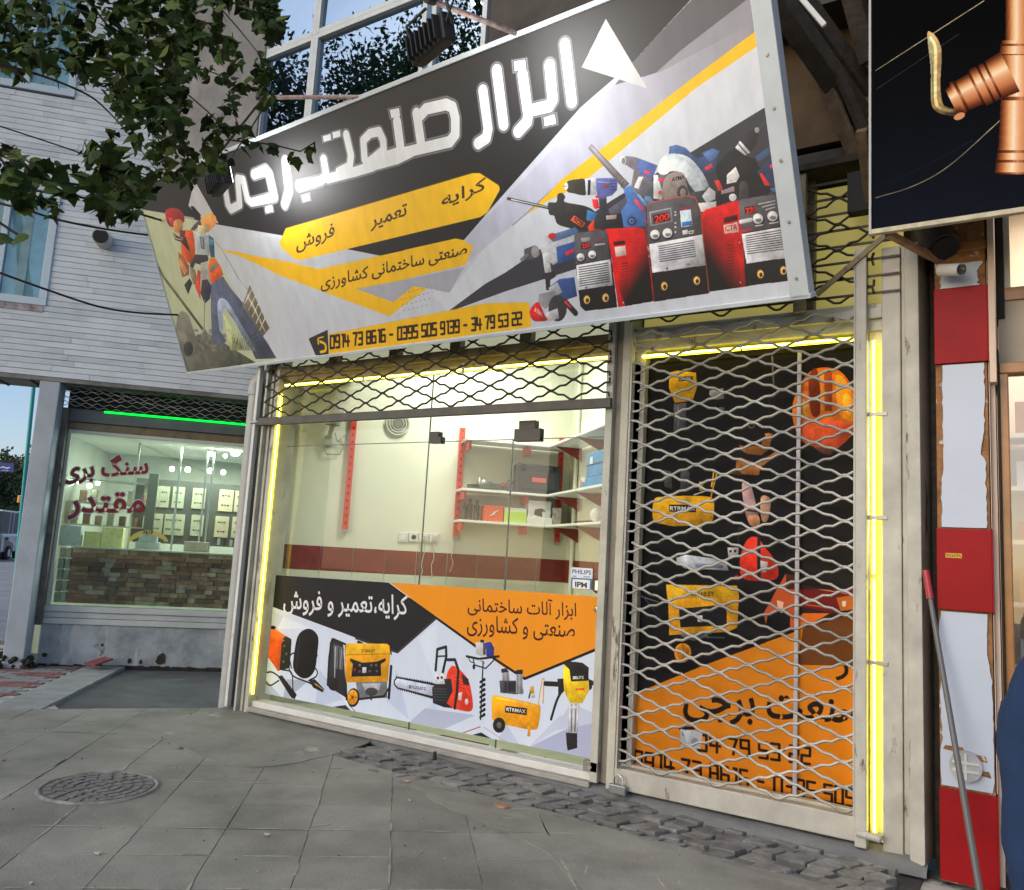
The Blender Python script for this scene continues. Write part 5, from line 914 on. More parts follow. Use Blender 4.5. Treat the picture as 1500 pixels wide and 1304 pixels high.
# ================================================================== inside the shop
def ahexa(s0, s1, z0, z1, o0, o1, mb=None): return (mb or MB()).hexa([CORN+AS*s+AN*o+np.array([0, 0, z]) for z in (z0, z1) for s, o in ((s0, o0), (s1, o0), (s1, o1), (s0, o1))])
def sA(u, v, off): p = WA(u, v, off); return float(np.dot(p-CORN-AN*off, AS)), float(p[2])
def bhexa(s0, s1, z0, z1, o0, o1, mb=None): return (mb or MB()).hexa([CORN+BD*s+BN*o+np.array([0, 0, z]) for z in (z0, z1) for s, o in ((s0, o0), (s1, o0), (s1, o1), (s0, o1))])
def sB(u, v, off): p = WB(u, v, off); return float(np.dot(p-CORN-BN*off, BD)), float(p[2])
def rail(label, top, bot, w):
    s0, z1 = sA(*top, .02); s1, z0 = sA(*bot, .02); r_ = thing('shelf_rail', label, 'shelf rail', CORN+AS*s0+np.array([0, 0, z0]), 'red slotted rails on the cream wall')
    ahexa(s0-w/2, s0+w/2, z0, z1, .012, .035).build('rail', m_redrail, r_); MB_ = MB()
    for z in np.arange(z0+.05, z1-.03, .07): ahexa(s0-.008, s0+.008, z, z+.022, .034, .037, MB_)
    MB_.build('slots', M('slot_dark', (.12, .01, .008), .7), r_)['kind'] = 'stuff'
    ahexa(s0-w/2, s0+w/2, z0-.03, z0, .01, .03).build('rail_foot', m_steel, r_); return s0, z0, z1
rail('red slotted rail standing alone on the bare cream wall', (519, 612), (510, 776), .055); rail('red slotted rail at the near end of the wall shelves', (678, 627), (667, 786), .055); rail('red slotted rail in the corner behind the wall shelves', (823, 642), (817, 794), .05)
m_shelf = M('white_shelf', (.72, .74, .70), .45, noise=(5, .06))
zs = {}
for nm, (l, r_) in {'top': ((684, 640), (830, 655)), 'mid': ((676, 714), (828, 727)), 'low': ((672, 760), (826, 772))}.items():
    s0, za = sA(*l, .32); s1, zb_ = sA(828, r_[1], .32); z = (za+zb_)/2; zs[nm] = z; S1 = s0; 
    lab = {'top': 'topmost white wall shelf, empty, on red rails', 'mid': 'middle white wall shelf carrying a black case and grinder', 'low': 'lowest white wall shelf carrying red, green and white boxes'}[nm]
    sh_ = thing('wall_shelf', lab, 'shelf', CORN+AN*.15+np.array([0, 0, z]), 'white shelves in the corner')
    ahexa(.32, s0, z-.022, z, .02, .32).build('board', m_shelf, sh_, bevel=.003)
    for s_ in (s0-.05, .5): ahexa(s_-.012, s_+.012, z-.10, z-.024, .03, .26).build('bracket', m_redrail, sh_)
for nm, (l, r_) in {'top': ((832, 656), (895, 634)), 'mid': ((829, 727), (895, 721)), 'low': ((827, 772), (893, 768))}.items():
    z = zs[nm]; lab = {'top': 'topmost white corner shelf right of the corner', 'mid': 'middle white corner shelf carrying two blue cases', 'low': 'lowest white corner shelf carrying a lamp'}[nm]
    sh_ = thing('corner_shelf', lab, 'shelf', CORN+BN*.15+np.array([0, 0, z]), 'white shelves in the corner')
    bhexa(.02, 1.9, z-.022, z, .02, .32).build('board', m_shelf, sh_, bevel=.003)
    for s_ in (.42, 1.1, 1.7):
        c_ = [CORN+BD*(s_+d_)+BN*o_+np.array([0, 0, zz]) for d_ in (-.01,) for o_, zz in ((.02, z-.15), (.02, z-.024), (.28, z-.024))]
        MB().prism(c_, depth=tuple(BD*.02)).build('bracket', M('maroon_bracket', (.22, .03, .025), .5), sh_)
def abox(u0, v0, u1, v1, o0, o1, z0=None):
    s0, za = sA(u0, v0, o1); s1, zb_ = sA(u1, v0, o1); _, zc = sA((u0+u1)/2, v1, o1)
    return s0, s1, (zc if z0 is None else z0), (za+zb_)/2
def item(name, label, cat, u0, v0, u1, v1, shelf, mat, o=(.1, .28), bev=.006, grp=None):
    s0, s1, z0, z1 = abox(u0, v0, u1, v1, o[0], o[1], zs[shelf]+.001); t = thing(name, label, cat, CORN+AS*s1+AN*o[0]+np.array([0, 0, z0]), grp)
    ahexa(s1, s0, z0, z1, *o).build('body', mat, t, bevel=bev); return t, s0, s1, z0, z1
tc_, s0, s1, z0, z1 = item('tool_case', 'black plastic tool case standing on the middle wall shelf', 'tool case', 757, 681, 823, 722, 'mid', M('case_black', (.035, .037, .04), .5, bump=(12, .5)), (.08, .22), .02)
ahexa(s1+.13, s0-.13, z1-.012, z1+.012, .135, .165).build('handle', M('case_grey', (.4, .4, .4), .5), tc_, bevel=.006); ahexa(s1+.05, s0-.05, z0+.05, z1-.08, .221, .232).build('raised_panel', MATS['case_black'], tc_, bevel=.01); ahexa((s0+s1)/2-.07, (s0+s1)/2+.07, (z0+z1)/2-.03, (z0+z1)/2+.015, .233, .238).build('badge', M('badge_red', (.55, .08, .08), .5), tc_)
for s_ in (s1+.07, s0-.07): ahexa(s_-.02, s_+.02, z1-.06, z1-.01, .221, .24).build('latch', m_black, tc_, bevel=.004)
gr = thing('angle_grinder', 'grey angle grinder lying on the middle wall shelf', 'power tool', CORN+AS*1.0+AN*.18+np.array([0, 0, zs['mid']]))
sg0, _ = sA(690, 712, .2); sg1, _ = sA(748, 715, .2); P_ = lambda s, o_, z: CORN+AS*s+AN*o_+np.array([0, 0, zs['mid']+z])
MB().tube([P_(sg0-.06, .2, .05), P_(sg0-.20, .2, .055), P_((sg0+sg1)/2, .2, .045), P_(sg1+.02, .2, .05)], [.035, .04, .032, .028], 10).build('body', M('tool_grey', (.10, .11, .10), .5), gr)
MB().tube([P_(sg0-.02, .2, .02), P_(sg0-.02, .2, .05)], .06, 16).build('guard', m_black, gr); MB().tube([P_(sg0-.09, .2, .06), P_(sg0-.09, .2, .12)], .025, 10).build('gear_head', m_steel, gr); MB().ball(P_(sg0-.12, .2, .075), .035, 0).build('knob', M('tool_silver', (.5, .5, .48), .3, metal=.7), gr)
MB().tube([P_(sg1+.04, .2, .05), P_(sg1-.02, .22, .10), P_(sg1+.03, .24, .11), P_(sg1+.1, .25, .03), P_(sg1+.0, .27, .005)], .006, 6).build('cable', m_black, gr); ahexa(sg1+.02, sg1+.09, zs['mid']+.055, zs['mid']+.085, .17, .22).build('trigger', M('trigger_red', (.5, .05, .04), .4), gr)
t_, s0, s1, z0, z1 = item('carton', 'orange red carton with a white flash on the lowest wall shelf', 'box', 710, 741, 738, 759, 'low', M('orange_carton', (.62, .09, .03), .6))
MB().prism([CORN+AS*((s0+s1)/2+a_)+AN*.2815+np.array([0, 0, (z0+z1)/2+b_]) for a_, b_ in ((.05, -.03), (-.0, .01), (.01, .012), (-.05, .04), (-.005, -.0), (-.015, -.004))], depth=tuple(AN*.002)).build('flash', m_white, t_)
t_, s0, s1, z0, z1 = item('carton', 'low yellow green carton beside the orange carton', 'box', 739, 749, 772, 763, 'low', M('green_carton', (.42, .60, .10), .6)); ahexa(s1, s0, z1, z1+.03, .12, .27).build('lid', m_white, t_, bevel=.004)
t_, s0, s1, z0, z1 = item('carton', 'large white printed carton on a flat white carton on the lowest shelf', 'box', 775, 734, 808, 759, 'low', M('white_carton', (.55, .56, .55), .6, noise=(20, .15))); MB().prism([CORN+AS*((s0+s1)/2+a_)+AN*.2815+np.array([0, 0, (z0+z1)/2+b_]) for a_, b_ in ((.06, -.02), (.05, .03), (-.02, .045), (-.06, .02), (-.02, .01), (-.03, -.04))], depth=tuple(AN*.002)).build('picture', m_black, t_)
ahexa(s1-.01, s0+.01, z0+.0, z0+.07, .11, .30).build('flat_carton', m_white, t_, bevel=.004)
t_, s0, s1, z0, z1 = item('carton', 'narrow white carton with a printed tool at the corner end of the lowest shelf', 'box', 810, 744, 823, 765, 'low', M('pale_carton', (.5, .46, .42), .6, noise=(25, .35)))
for i, (u0, v0, u1) in enumerate(((678, 735, 684), (685, 731, 693), (695, 733, 703))):
    lab = ['short dark bottle at the left end of the lowest wall shelf', 'tallest dark bottle in the row at the left end of the lowest wall shelf', 'dark bottle nearest the orange carton on the lowest wall shelf'][i]
    s0, z1 = sA((u0+u1)/2, v0, .2); z0 = zs['low']; tag(MB().tube([CORN+AS*s0+AN*.2+np.array([0, 0, z]) for z in (z0, z0+(z1-z0)*.75, z0+(z1-z0)*.8, z1)], [.03, .03, .014, .014], 10).build('bottle', M('bottle_dark', (.06, .05, .045), .4), None, loc=tuple(CORN+AS*s0+AN*.2+np.array([0, 0, z0]))), lab, 'bottle', 'dark bottles on the lowest shelf')
def bitem(name, label, cat, u0, v0, u1, shelf, mat, o=(.08, .28), zoff=.001, grp=None):
    s0, za = sB(u0, v0, o[1]); s1, zb_ = sB(u1, v0, o[1]); z0 = zs[shelf]+zoff; t = thing(name, label, cat, CORN+BD*s0+BN*o[0]+np.array([0, 0, z0]), grp); bhexa(s0, s1, z0, (za+zb_)/2, *o).build('body', mat, t, bevel=.008); return t, s0, s1, z0, (za+zb_)/2
m_bc = M('blue_case', (.03, .22, .48), .45, noise=(10, .2))
t_, s0, s1, z0, z1 = bitem('tool_case', 'lower blue case lying on the middle corner shelf', 'tool case', 850, 698, 893, 'mid', m_bc, grp='blue cases in the corner'); bhexa(s0+.05, s0+.14, z0+.05, z0+.09, .281, .285).build('label', m_white, t_); bhexa(s0+.02, s0+.10, z1-.05, z1-.02, .281, .285).build('label', M('label_red', (.5, .12, .1), .5), t_)
zt_ = z1
t_, s0, s1, z0, z1 = bitem('tool_case', 'upper blue case stacked on the other in the corner', 'tool case', 860, 660, 893, 'mid', m_bc, (.1, .27), zt_-zs['mid']+.002, grp='blue cases in the corner'); bhexa(s0+.10, s0+.17, z1-.10, z1-.04, .271, .275).build('label', m_white, t_); bhexa(s0, s1, (z0+z1)/2-.004, (z0+z1)/2+.004, .270, .274).build('seam', m_black, t_)
tl = thing('desk_lamp', 'small white round lamp head lying on the lowest corner shelf', 'lamp', CORN+BD*.9+BN*.2+np.array([0, 0, zs['low']])); s0, z_ = sB(875, 757, .2); MB().ball(CORN+BD*s0+BN*.2+np.array([0, 0, zs['low']+.07]), .065, sc=(1, 1, 1)).build('head', m_white, tl); MB().tube([CORN+BD*(s0+.05)+BN*.2+np.array([0, 0, zs['low']+.03]), CORN+BD*(s0+.2)+BN*.2+np.array([0, 0, zs['low']+.015])], .015, 8).build('stem', m_steel, tl); bhexa(s0-.45, s0-.10, zs['low']+.001, zs['low']+.025, .12, .25).build('base', m_black, tl)
# sockets, vent, wall fan, cables
for i, u in enumerate((591, 606, 621, 636)):
    s0, z_ = sA(u, 787+(i > 1), .01); lab = ['leftmost wall switch plate, two rocker keys', 'round wall socket between the switch plate and the tangled plug', 'wall socket with a grey plug and cable hanging from it', 'rightmost wall plate with a thin aerial lead'][i]
    t_ = thing('socket', lab, 'wall socket', CORN+AS*s0+np.array([0, 0, z_]), 'sockets above the tile band'); ahexa(s0-.045, s0+.045, z_-.045, z_+.045, .002, .014).build('plate', m_white, t_, bevel=.004)
    if i == 0: ahexa(s0-.02, s0-.002, z_-.025, z_+.025, .014, .018).build('key', m_shelf, t_); ahexa(s0+.002, s0+.02, z_-.025, z_+.025, .014, .018).build('key', m_shelf, t_)
    elif i == 1: MB().tube([CORN+AS*s0+AN*.012+np.array([0, 0, z_]), CORN+AS*s0+AN*.017+np.array([0, 0, z_])], .022, 14).build('outlet', m_black, t_)
    else:
        pts = [CORN+AS*(s0+RNG.uniform(-.012, .012))+AN*.03+np.array([0, 0, z_-.02-k_*.06]) for k_ in range(7)]; MB().tube(pts, .0045, 5).build('cable', M('cable_grey', (.45, .43, .36), .5), t_)
        ahexa(s0-.015, s0+.015, z_-.03, z_+.02, .014, .05).build('plug', MATS['cable_grey'], t_, bevel=.004)
s0, z_ = sA(583, 621, .02); c_ = CORN+AS*s0+np.array([0, 0, z_]); vt = thing('wall_vent', 'round grey extractor vent on the cream wall', 'vent', c_)
rg = lambda r0, r1, o0, o1, n_=28: MB().add([c_+AS*r_*math.cos(a_)+np.array([0, 0, r_*math.sin(a_)])+AN*o_ for a_ in [2*math.pi*k_/n_ for k_ in range(n_)] for r_, o_ in ((r0, o0), (r0, o1), (r1, o1), (r1, o0))], [(k_*4+q_, k_*4+(q_+1) % 4, ((k_+1) % n_)*4+(q_+1) % 4, ((k_+1) % n_)*4+q_) for k_ in range(n_) for q_ in range(4)], 0, False)
m_vent = M('vent_plastic', (.42, .43, .36), .5); rg(.10, .115, .005, .03).build('outer_ring', m_vent, vt); rg(.075, .088, .008, .035).build('ring', m_vent, vt); rg(.052, .062, .008, .035).build('ring', m_vent, vt); rg(.0, .045, .01, .03).build('hub', M('vent_dark', (.16, .17, .14), .5), vt)
s0, z_ = sA(489, 606, .12); F0 = lambda s, o_, z: CORN+AS*(s0+s)+AN*o_+np.array([0, 0, z_+z])
fn = thing('wall_lamp', 'old domed wall lamp with a looped grey cable on the cream wall', 'wall lamp', F0(0, .02, 0)); m_dome = M('dome_glass', (.5, .52, .42), .15); MB().ball(F0(0, .12, 0), .10, sc=(1, 1, .8)).build('dome', m_dome, fn); MB().tube([F0(0, .12, -.07), F0(0, .12, -.11)], .07, 14).build('collar', M('lamp_collar', (.25, .26, .22), .5), fn)
MB().tube([F0(.0, .1, -.10), F0(.02, .06, -.2), F0(.03, .02, -.24)], .022, 8).build('arm', m_vent, fn); ahexa(s0-.01, s0+.06, z_-.30, z_-.20, .0, .05).build('base', m_vent, fn, bevel=.006)
MB().tube([F0(.0, .04, -.24), F0(.07, .03, -.31), F0(.03, .03, -.38), F0(-.09, .03, -.37), F0(-.12, .03, -.29), F0(-.05, .03, -.24), F0(-.03, .03, -.17)], .006, 6).build('cable', M('cable_green_grey', (.25, .27, .2), .5), fn); MB().tube([F0(-.05, .03, -.24), F0(-.10, .03, -.27), F0(-.17, .03, -.28), F0(-.12, .03, -.18), F0(-.06, .03, -.25)], .005, 6).build('cable', MATS['cable_green_grey'], fn)
pp = WB(843, 700, .03); MB().tube([(pp[0], pp[1], .3), (pp[0], pp[1], 3.6)], .022, 8).build('wall_pipe', m_int, shop)
tag(MB().tube([WA(666, 790, .02), WA(664, 803, .02), WA(661, 815, .02), WA(664, 825, .02), WA(659, 838, .02)], .004, 5).build('hanging_cable', MATS['cable_grey'], None, loc=tuple(WA(666, 790, .02))), 'thin pale cable dangling below the middle red rail', 'cable')
# stickers on the glass
st_ = Canvas((0, -1, 0), (0, 5.19, 1.3), (1, 0, 0), 1500, (214, 222, 228)); st_.frame([(837, 831), (867, 833), (866, 864), (836, 863)])
st_.poly([(837, 846), (867, 848), (867, 865), (836, 864)], (40, 110, 170)); st_.poly([(839, 848.5), (864.5, 850), (864, 863), (838.5, 862)], (226, 230, 232)); st_.text('PHILIPS', (838.5, 840), (866, 842), 6.2, (30, 70, 150), .02); st_.text('IPM', (842.5, 859.5), (860, 861), 7.5, (16, 16, 18), .04); st_.stroke([(839, 844), (844, 844.3)], 1.2, (90, 120, 140)); st_.stroke([(855, 845), (864, 845.5)], 1.2, (90, 120, 140))
a = py(837, 831, 5.19); c = py(867, 864, 5.19); so_ = MB().box(a[0], c[0], 5.188, 5.196, c[2], a[2]).build('glass_sticker', st_.material('sticker_print', 1, .4), None, loc=(a[0], 5.19, c[2])); st_.setuv(so_); tag(so_, 'white and blue lamp maker stickers at the top right of the banner', 'sticker')
hb = py(879, 858, 5.18); ho = thing('lock_case', 'round black and steel lock set in the glass door above the handle', 'lock', hb); MB().tube([hb+np.array([0, .0, 0]), hb+np.array([0, -.03, 0])], .055, 18).build('rosette', m_black, ho); MB().box(hb[0]-.02, hb[0]+.02, hb[1]-.045, hb[1]-.031, hb[2]-.035, hb[2]+.035).build('plate', m_steel, ho, bevel=.004)
# lit lamps of the shop interior
def area(name, loc, tgt, sx, sy, pw_, col):
    l = bpy.data.lights.new(name, 'AREA'); l.shape = 'RECTANGLE'; l.size = sx; l.size_y = sy; l.energy = pw_; l.color = col; o_ = bpy.data.objects.new(name, l); COL.objects.link(o_); o_.location = loc; o_.rotation_euler = (Vector(tgt)-Vector(loc)).to_track_quat('-Z', 'Y').to_euler(); return o_
area('ceiling_light_shop', (-4.35, 5.8, 3.6), (-4.4, 5.9, 0), 1.7, .4, 54, (1, .985, .88))
# ================================================================== stone clad shop building across the alley
lsh = thing('stone_clad_building', 'pale stone clad building across the alley with a stone cutter shop window below', 'building', L3(-1, -.14, 0))
def lhexa(s0, s1, z0, z1, o0, o1, mb=None): return (mb or MB()).hexa([L3(s, z, o) for z in (z0, z1) for s, o in ((s0, o0), (s1, o0), (s1, o1), (s0, o1))])
def lpart(mb, name, mat, bevel=0, **k): return mb.build(name, mat, lsh, bevel, **k)
m_clad = M('pale_cladding_stone', (.63, .69, .74), .7, noise=(1.6, .12), bump=(40, .2), stain=(2.5, .66, (.46, .49, .53)))
m_clad2 = M('pale_cladding_stone_b', (.56, .62, .68), .7, noise=(2.2, .14), bump=(40, .2))
m_bluegrey = M('blue_grey_plaster', (.40, .45, .50), .8, noise=(3, .15), bump=(25, .3), stain=(6, .66, (.18, .19, .2)))
m_plinth = M('plinth_cement', (.33, .37, .39), .85, noise=(3.5, .35), bump=(20, .9), stain=(5, .55, (.50, .51, .50), (1, 1, .22)), rust=(5, .64, (.07, .07, .065)))
lpart(lhexa(-3.9, 1.6, 3.28, 10.4, -.3, .318), 'wall', m_conc_d)
z = 3.27; ci = 0
while z < 10.3:
    inw = (4.09 < z+.03 < 5.58) or (6.75 < z+.03 < 8.3); s = -2.43 if inw else -3.9; mb = MB()
    while s < 1.5:
        w_ = RNG.uniform(.28, .62); e = min(1.5, s+w_); dd = RNG.uniform(-.0025, .0025); mi = 0 if RNG.rand() < .7 else 1
        v0 = len(mb.f); lhexa(s+.0008, e-.0008, z+.004, z+.0695, .30, .35+dd, mb)
        for k in range(v0, len(mb.f)): mb.m[k] = mi
        s = e
    mb.build('cladding_course', [m_clad, m_clad2], lsh); z += .0715; ci += 1
m_bf = M('blue_white_frame', (.50, .62, .70), .4); m_curt = M('window_curtain', (.50, .58, .60), .9, noise=(3, .25)); m_wgl = glass_mat('window_glass_left', (.78, .9, .94), .12, .02)
for z0, z1 in ((4.12, 5.55), (6.8, 8.27)):
    w0 = lpart(lhexa(-3.9, -2.43, z0, z0+.09, .28, .37, lhexa(-2.52, -2.43, z0+.09, z1-.09, .28, .37, lhexa(-3.9, -2.43, z1-.09, z1, .28, .37, lhexa(-3.02, -2.95, z0+.09, z1-.09, .28, .36)))), 'window', m_bf, .006)
    pn_ = lhexa(-3.9, -2.52, z0+.09, z1-.09, .325, .33).build('pane', m_wgl, lsh); pn_.parent = w0
    cb = MB(); 
    for k in range(14): s0 = -3.9+k*.1; lhexa(s0, s0+.1, z0+.09, z1-.09, .319, .321+.003*(k % 3), cb)
    c_ = cb.build('curtain', m_curt, lsh); c_.parent = w0
lpart(lhexa(-3.9, -2.46, 4.04, 4.115, .30, .36), 'window_sill', M('stained_sill', (.34, .30, .32), .8, noise=(14, .5)), .004)
lpart(lhexa(-3.9, 1.5, 3.22, 3.266, -.25, .355), 'soffit', M('soffit_dirty', (.20, .20, .19), .9, noise=(4, .4)))
for s_ in (-3.3, -2.9, -2.5): lpart(lhexa(s_, s_+.02, 3.20, 3.221, -.2, .33), 'soffit_batten', m_dark)
# ground floor shop
lpart(lhexa(-2.385, -2.165, -.14, 3.215, .10, .36), 'column', m_bluegrey, .01)
lpart(lhexa(-2.163, -2.10, .36, 2.95, .0, .14), 'side_post', M('weathered_post', (.16, .145, .125), .8, noise=(6, .3)))
lpart(lhexa(-2.16, 1.4, 2.96, 3.22, -.2, -.05), 'shutter_recess', m_dark)
lpart(lhexa(-2.16, 1.4, 2.80, 2.96, -.05, .06), 'fascia', M('dark_grey_fascia', (.10, .115, .13), .5, noise=(4, .2)), .006)
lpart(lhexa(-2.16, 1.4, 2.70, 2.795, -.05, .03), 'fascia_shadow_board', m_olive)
lpart(lhexa(-2.12, 1.4, -.14, .37, -.1, .05), 'plinth', m_plinth, .015)
for k, (z0, z1, o_) in enumerate(((.372, .44, .07), (.445, .51, .055), (.515, .585, .075))): lpart(lhexa(-2.13, 1.4, z0, z1, -.05, o_), 'sill', M('pale_sill', (.50, .53, .52), .5, noise=(4, .1)), .006)
m_alu = M('cream_aluminium', (.56, .58, .52), .4)
lpart(lhexa(-2.10, -2.06, .585, 2.70, -.02, .04), 'window_frame', m_alu, .004); lpart(lhexa(-2.06, 1.4, 2.66, 2.70, -.02, .03), 'window_frame', m_alu, .004)
lpart(lhexa(-2.06, 1.35, .585, 2.66, .0, .008), 'shop_pane', glass_mat('left_shop_glass', (.86, .95, .9), .05))
lpart(lhexa(.22, .30, .3, 2.8, -.04, .08), 'window_frame', m_dark, .004)
a0, az = lp(153, 603, .09); a1, bz = lp(361, 623, .09)
gt = thing('neon_tube', 'green light strip over the stone cutter window', 'neon light', L3(a0, az, .09)); MB().tube([L3(a0, (az+bz)/2, .09), L3(.25, (az+bz)/2, .09)], .014, 8).build('tube', M('neon_green', (.0, .75, .05), .4, emit=1.1), gt)
lg = thing('roll_up_grille', 'pale slack expanded grille hanging rolled up over the stone cutter window', 'security grille', L3(-2.1, 3.0, .2))
m_lgw = M('pale_grille_wire', (.42, .42, .44), .5, metal=.2)
for k in range(7):
    pts = []; 
    for i in range(2*26+1):
        s_ = -2.16+i*.045*1.45; zz = 2.98+k*.036+(.018 if (i//1+k) % 2 else -.012)+.012*math.sin(s_*5+k); pts.append(L3(s_, zz, .12+.18*((k*3) % 7)/7+.02*math.sin(i*1.3)))
    MB().tube(pts, .0045, 4, cap=False).build('grille_wire', m_lgw, lg)
# rubble where the plinth has broken away
rb_ = MB()
for k in range(60):
    p = L3(RNG.uniform(-2.75, -1.98), -.14+RNG.uniform(0, .16), RNG.uniform(.1, .42)); r_ = RNG.uniform(.02, .065); rb_.ball(p, r_, 0, 6, 4, (1, .8, .7))
rb_.build('broken_plinth', M('broken_dark', (.035, .032, .026), 1, noise=(14, .5), bump=(20, 1)), lsh)['kind'] = 'stuff'
q_ = L3(-1.42, 0, .28); rt = tag(MB().hexa([q_+np.array([a, b, c]) for c in (-.135, -.115) for a, b in ((-.14, -.10), (.12, -.13), (.15, .08), (-.12, .12))]).build('loose_tile', M('loose_red_tile', (.22, .06, .06), .7, noise=(10, .2)), None, loc=tuple(q_)), 'loose dark red tile lying against the grey plinth', 'tile')
rt.rotation_euler = (.25, -.1, 0); rt.location.z += .10
js = MB(); s_ = -2.1
while s_ < .4:                                        # crumbled dark foot of the plinth
    w_ = RNG.uniform(.03, .12); hh = RNG.uniform(.008, .026) if RNG.rand() < .93 else RNG.uniform(.04, .07); lhexa(s_, s_+w_, -.14, -.115+hh, .052, .058+RNG.uniform(0, .01), js); s_ += w_*RNG.uniform(.7, 1)
for u, v, r_ in ((235, 966, .07), (190, 968, .03), (206, 970, .025), (150, 945, .02)): a_, b_ = lp(u, v, .055); js.add([L3(a_+r_*math.cos(t)*RNG.uniform(.6, 1.1), b_+r_*math.sin(t)*RNG.uniform(.7, 1.2), .056) for t in [k*.63 for k in range(10)]], [tuple(range(10))])
js.build('crumbled_foot', MATS['broken_dark'], lsh)['kind'] = 'stuff'
# inside the left shop
m_lsw = M('stone_shop_wall', (.42, .45, .39), .6, noise=(2, .15)); 
lpart(lhexa(-2.3, 2.0, -.1, 2.9, -3.2, -3.1), 'interior_wall', m_lsw); lpart(lhexa(-2.4, -2.3, -.1, 2.9, -3.1, -.02), 'interior_wall', m_lsw); lpart(lhexa(2.0, 2.1, -.1, 2.9, -3.1, -.02), 'interior_wall', m_lsw)
lpart(lhexa(-2.3, 2.0, 2.72, 2.80, -3.1, -.06), 'ceiling', m_intceil); lpart(lhexa(-2.3, 2.0, -.12, .0, -3.1, -.1), 'floor', m_lsw)
ss = thing('stone_sample_wall', 'low wall of brown split stone samples behind the stone cutter window', 'stone display', L3(-1, .59, -.2))
mst = [M('split_stone_%d' % k, c_, .85, noise=(9, .45), bump=(22, 1)) for k, c_ in enumerate([(.25, .11, .07), (.33, .18, .11), (.14, .07, .05), (.42, .30, .22), (.28, .12, .08)])]
zz = .60
for r_ in range(12):
    s_ = -1.935; hh = .056
    while s_ < .12:
        w_ = RNG.uniform(.09, .24); e = min(.14, s_+w_); lhexa(s_+.002, e-.002, zz+.0015, zz+hh-.0015, -.30, -.18+RNG.uniform(-.018, .018)).build('split_stone', mst[RNG.randint(5)], ss); s_ = e
    zz += hh
lhexa(-1.95, .16, zz, zz+.02, -.32, -.15).build('top_board', m_alu, ss)
cs = thing('paver_sample_column', 'narrow column of pale grey square stone samples at the left end of the shop window', 'stone display', L3(-2.0, .59, -.2))
for j in range(5):
    for i in range(2): lhexa(-2.085+i*.072, -2.085+i*.072+.066, .60+j*.135, .60+j*.135+.127, -.30, -.20+RNG.uniform(-.01, .01)).build('sample_block', M('sample_grey', (.36, .38, .34), .8, noise=(8, .3), bump=(30, .4)), cs, bevel=.012)
# boards of labelled sample tiles on the wall
tb = thing('sample_board', 'dark boards of beige labelled stone tiles inside the stone cutter shop', 'display board', L3(-.6, 1.2, -1.2))
sa, za = lp(200, 702, -1.3); sb, zb_ = lp(400, 800, -1.3); lhexa(sa, 1.9, zb_-.05, za+.02, -1.32, -1.30).build('backing', M('display_dark', (.07, .075, .065), .5), tb)
m_bt = [M('beige_sample', (.58, .50, .33), .6, noise=(6, .12)), M('beige_sample_b', (.46, .47, .33), .6, noise=(6, .15))]
for u0, u1, v0, v1 in [(212, 231, 711, 743), (235, 246, 712, 744), (254, 268, 713, 745), (283, 299, 715, 746), (322, 340, 717, 750), (345, 362, 719, 751), (367, 382, 721, 752), (222, 236, 752, 783), (242, 252, 753, 784), (253, 268, 753, 785), (281, 296, 754, 786), (316, 333, 756, 788), (341, 357, 757, 789), (363, 378, 758, 790)]:
    s0, z1_ = lp(u0, v0, -1.28); s1, z0_ = lp(u1, v1, -1.28); t_ = lhexa(s0, s1, z0_, z1_, -1.295, -1.28).build('sample_tile', m_bt[0 if u0 > 300 else 1], tb, bevel=.003)
    mbx = MB()
    for fz in (.72, .28): 
        for k in range(3): lhexa(s0+(s1-s0)*(.2+.2*k), s0+(s1-s0)*(.34+.2*k), z0_+(z1_-z0_)*(fz-.03+.02*(k % 2)), z0_+(z1_-z0_)*(fz+.03), -1.281, -1.277, mbx)
    mbx.build('tile_writing', m_dark, tb)
for i in range(8): s0, z0_ = lp(318+i*9, 795+i, -1.0); lhexa(s0, s0+.035, z0_-.03, z0_+.06, -1.05, -1.0).build('small_sample', m_black if i % 2 else m_white, tb)
# glass shelf posts, bulbs, counter goods and boxes replacing car reflections
fx = MB(); 
for u in (199, 262, 301, 310): s0, z_ = lp(u, 700, -.9); lhexa(s0-.012, s0+.012, 1.2, 2.7, -.92, -.9, fx)
lpart(fx, 'shelf_post', m_steel)
lpart(lhexa(-1.3, -1.18, 1.0, 2.3, -1.0, -.96), 'dark_shelf_side', M('dark_green_shelf', (.05, .07, .055), .5))
for k, z_ in enumerate((1.55, 1.85, 2.15)): lpart(lhexa(-2.28, -1.3, z_, z_+.02, -1.4, -1.0), 'shelf', m_lsw)
for k in range(13):
    s_ = -2.25+k*.075; zz_ = (1.57, 1.87)[k % 2]; lpart(lhexa(s_, s_+.06, zz_, zz_+RNG.uniform(.08, .18), -1.3, -1.15), 'stone_sample', mst[RNG.randint(5)] if k % 3 else m_bt[1])
m_bulb = M('lit_bulb', (1, 1, .92), .4, emit=9)
BL = ['small round bulb nearest the end of the upper red word', 'small round bulb, second right of the upper red word', 'small round bulb, third right of the upper red word', 'rightmost bulb of the row below the ceiling', 'dim small bulb high up left of the largest bulb', 'dim small bulb high up touching the largest bulb', 'leftmost bulb between the two red words', 'second bulb from the left between the two red words', 'third bulb from the left, lowest, between the red words', 'rightmost bulb between the two red words']
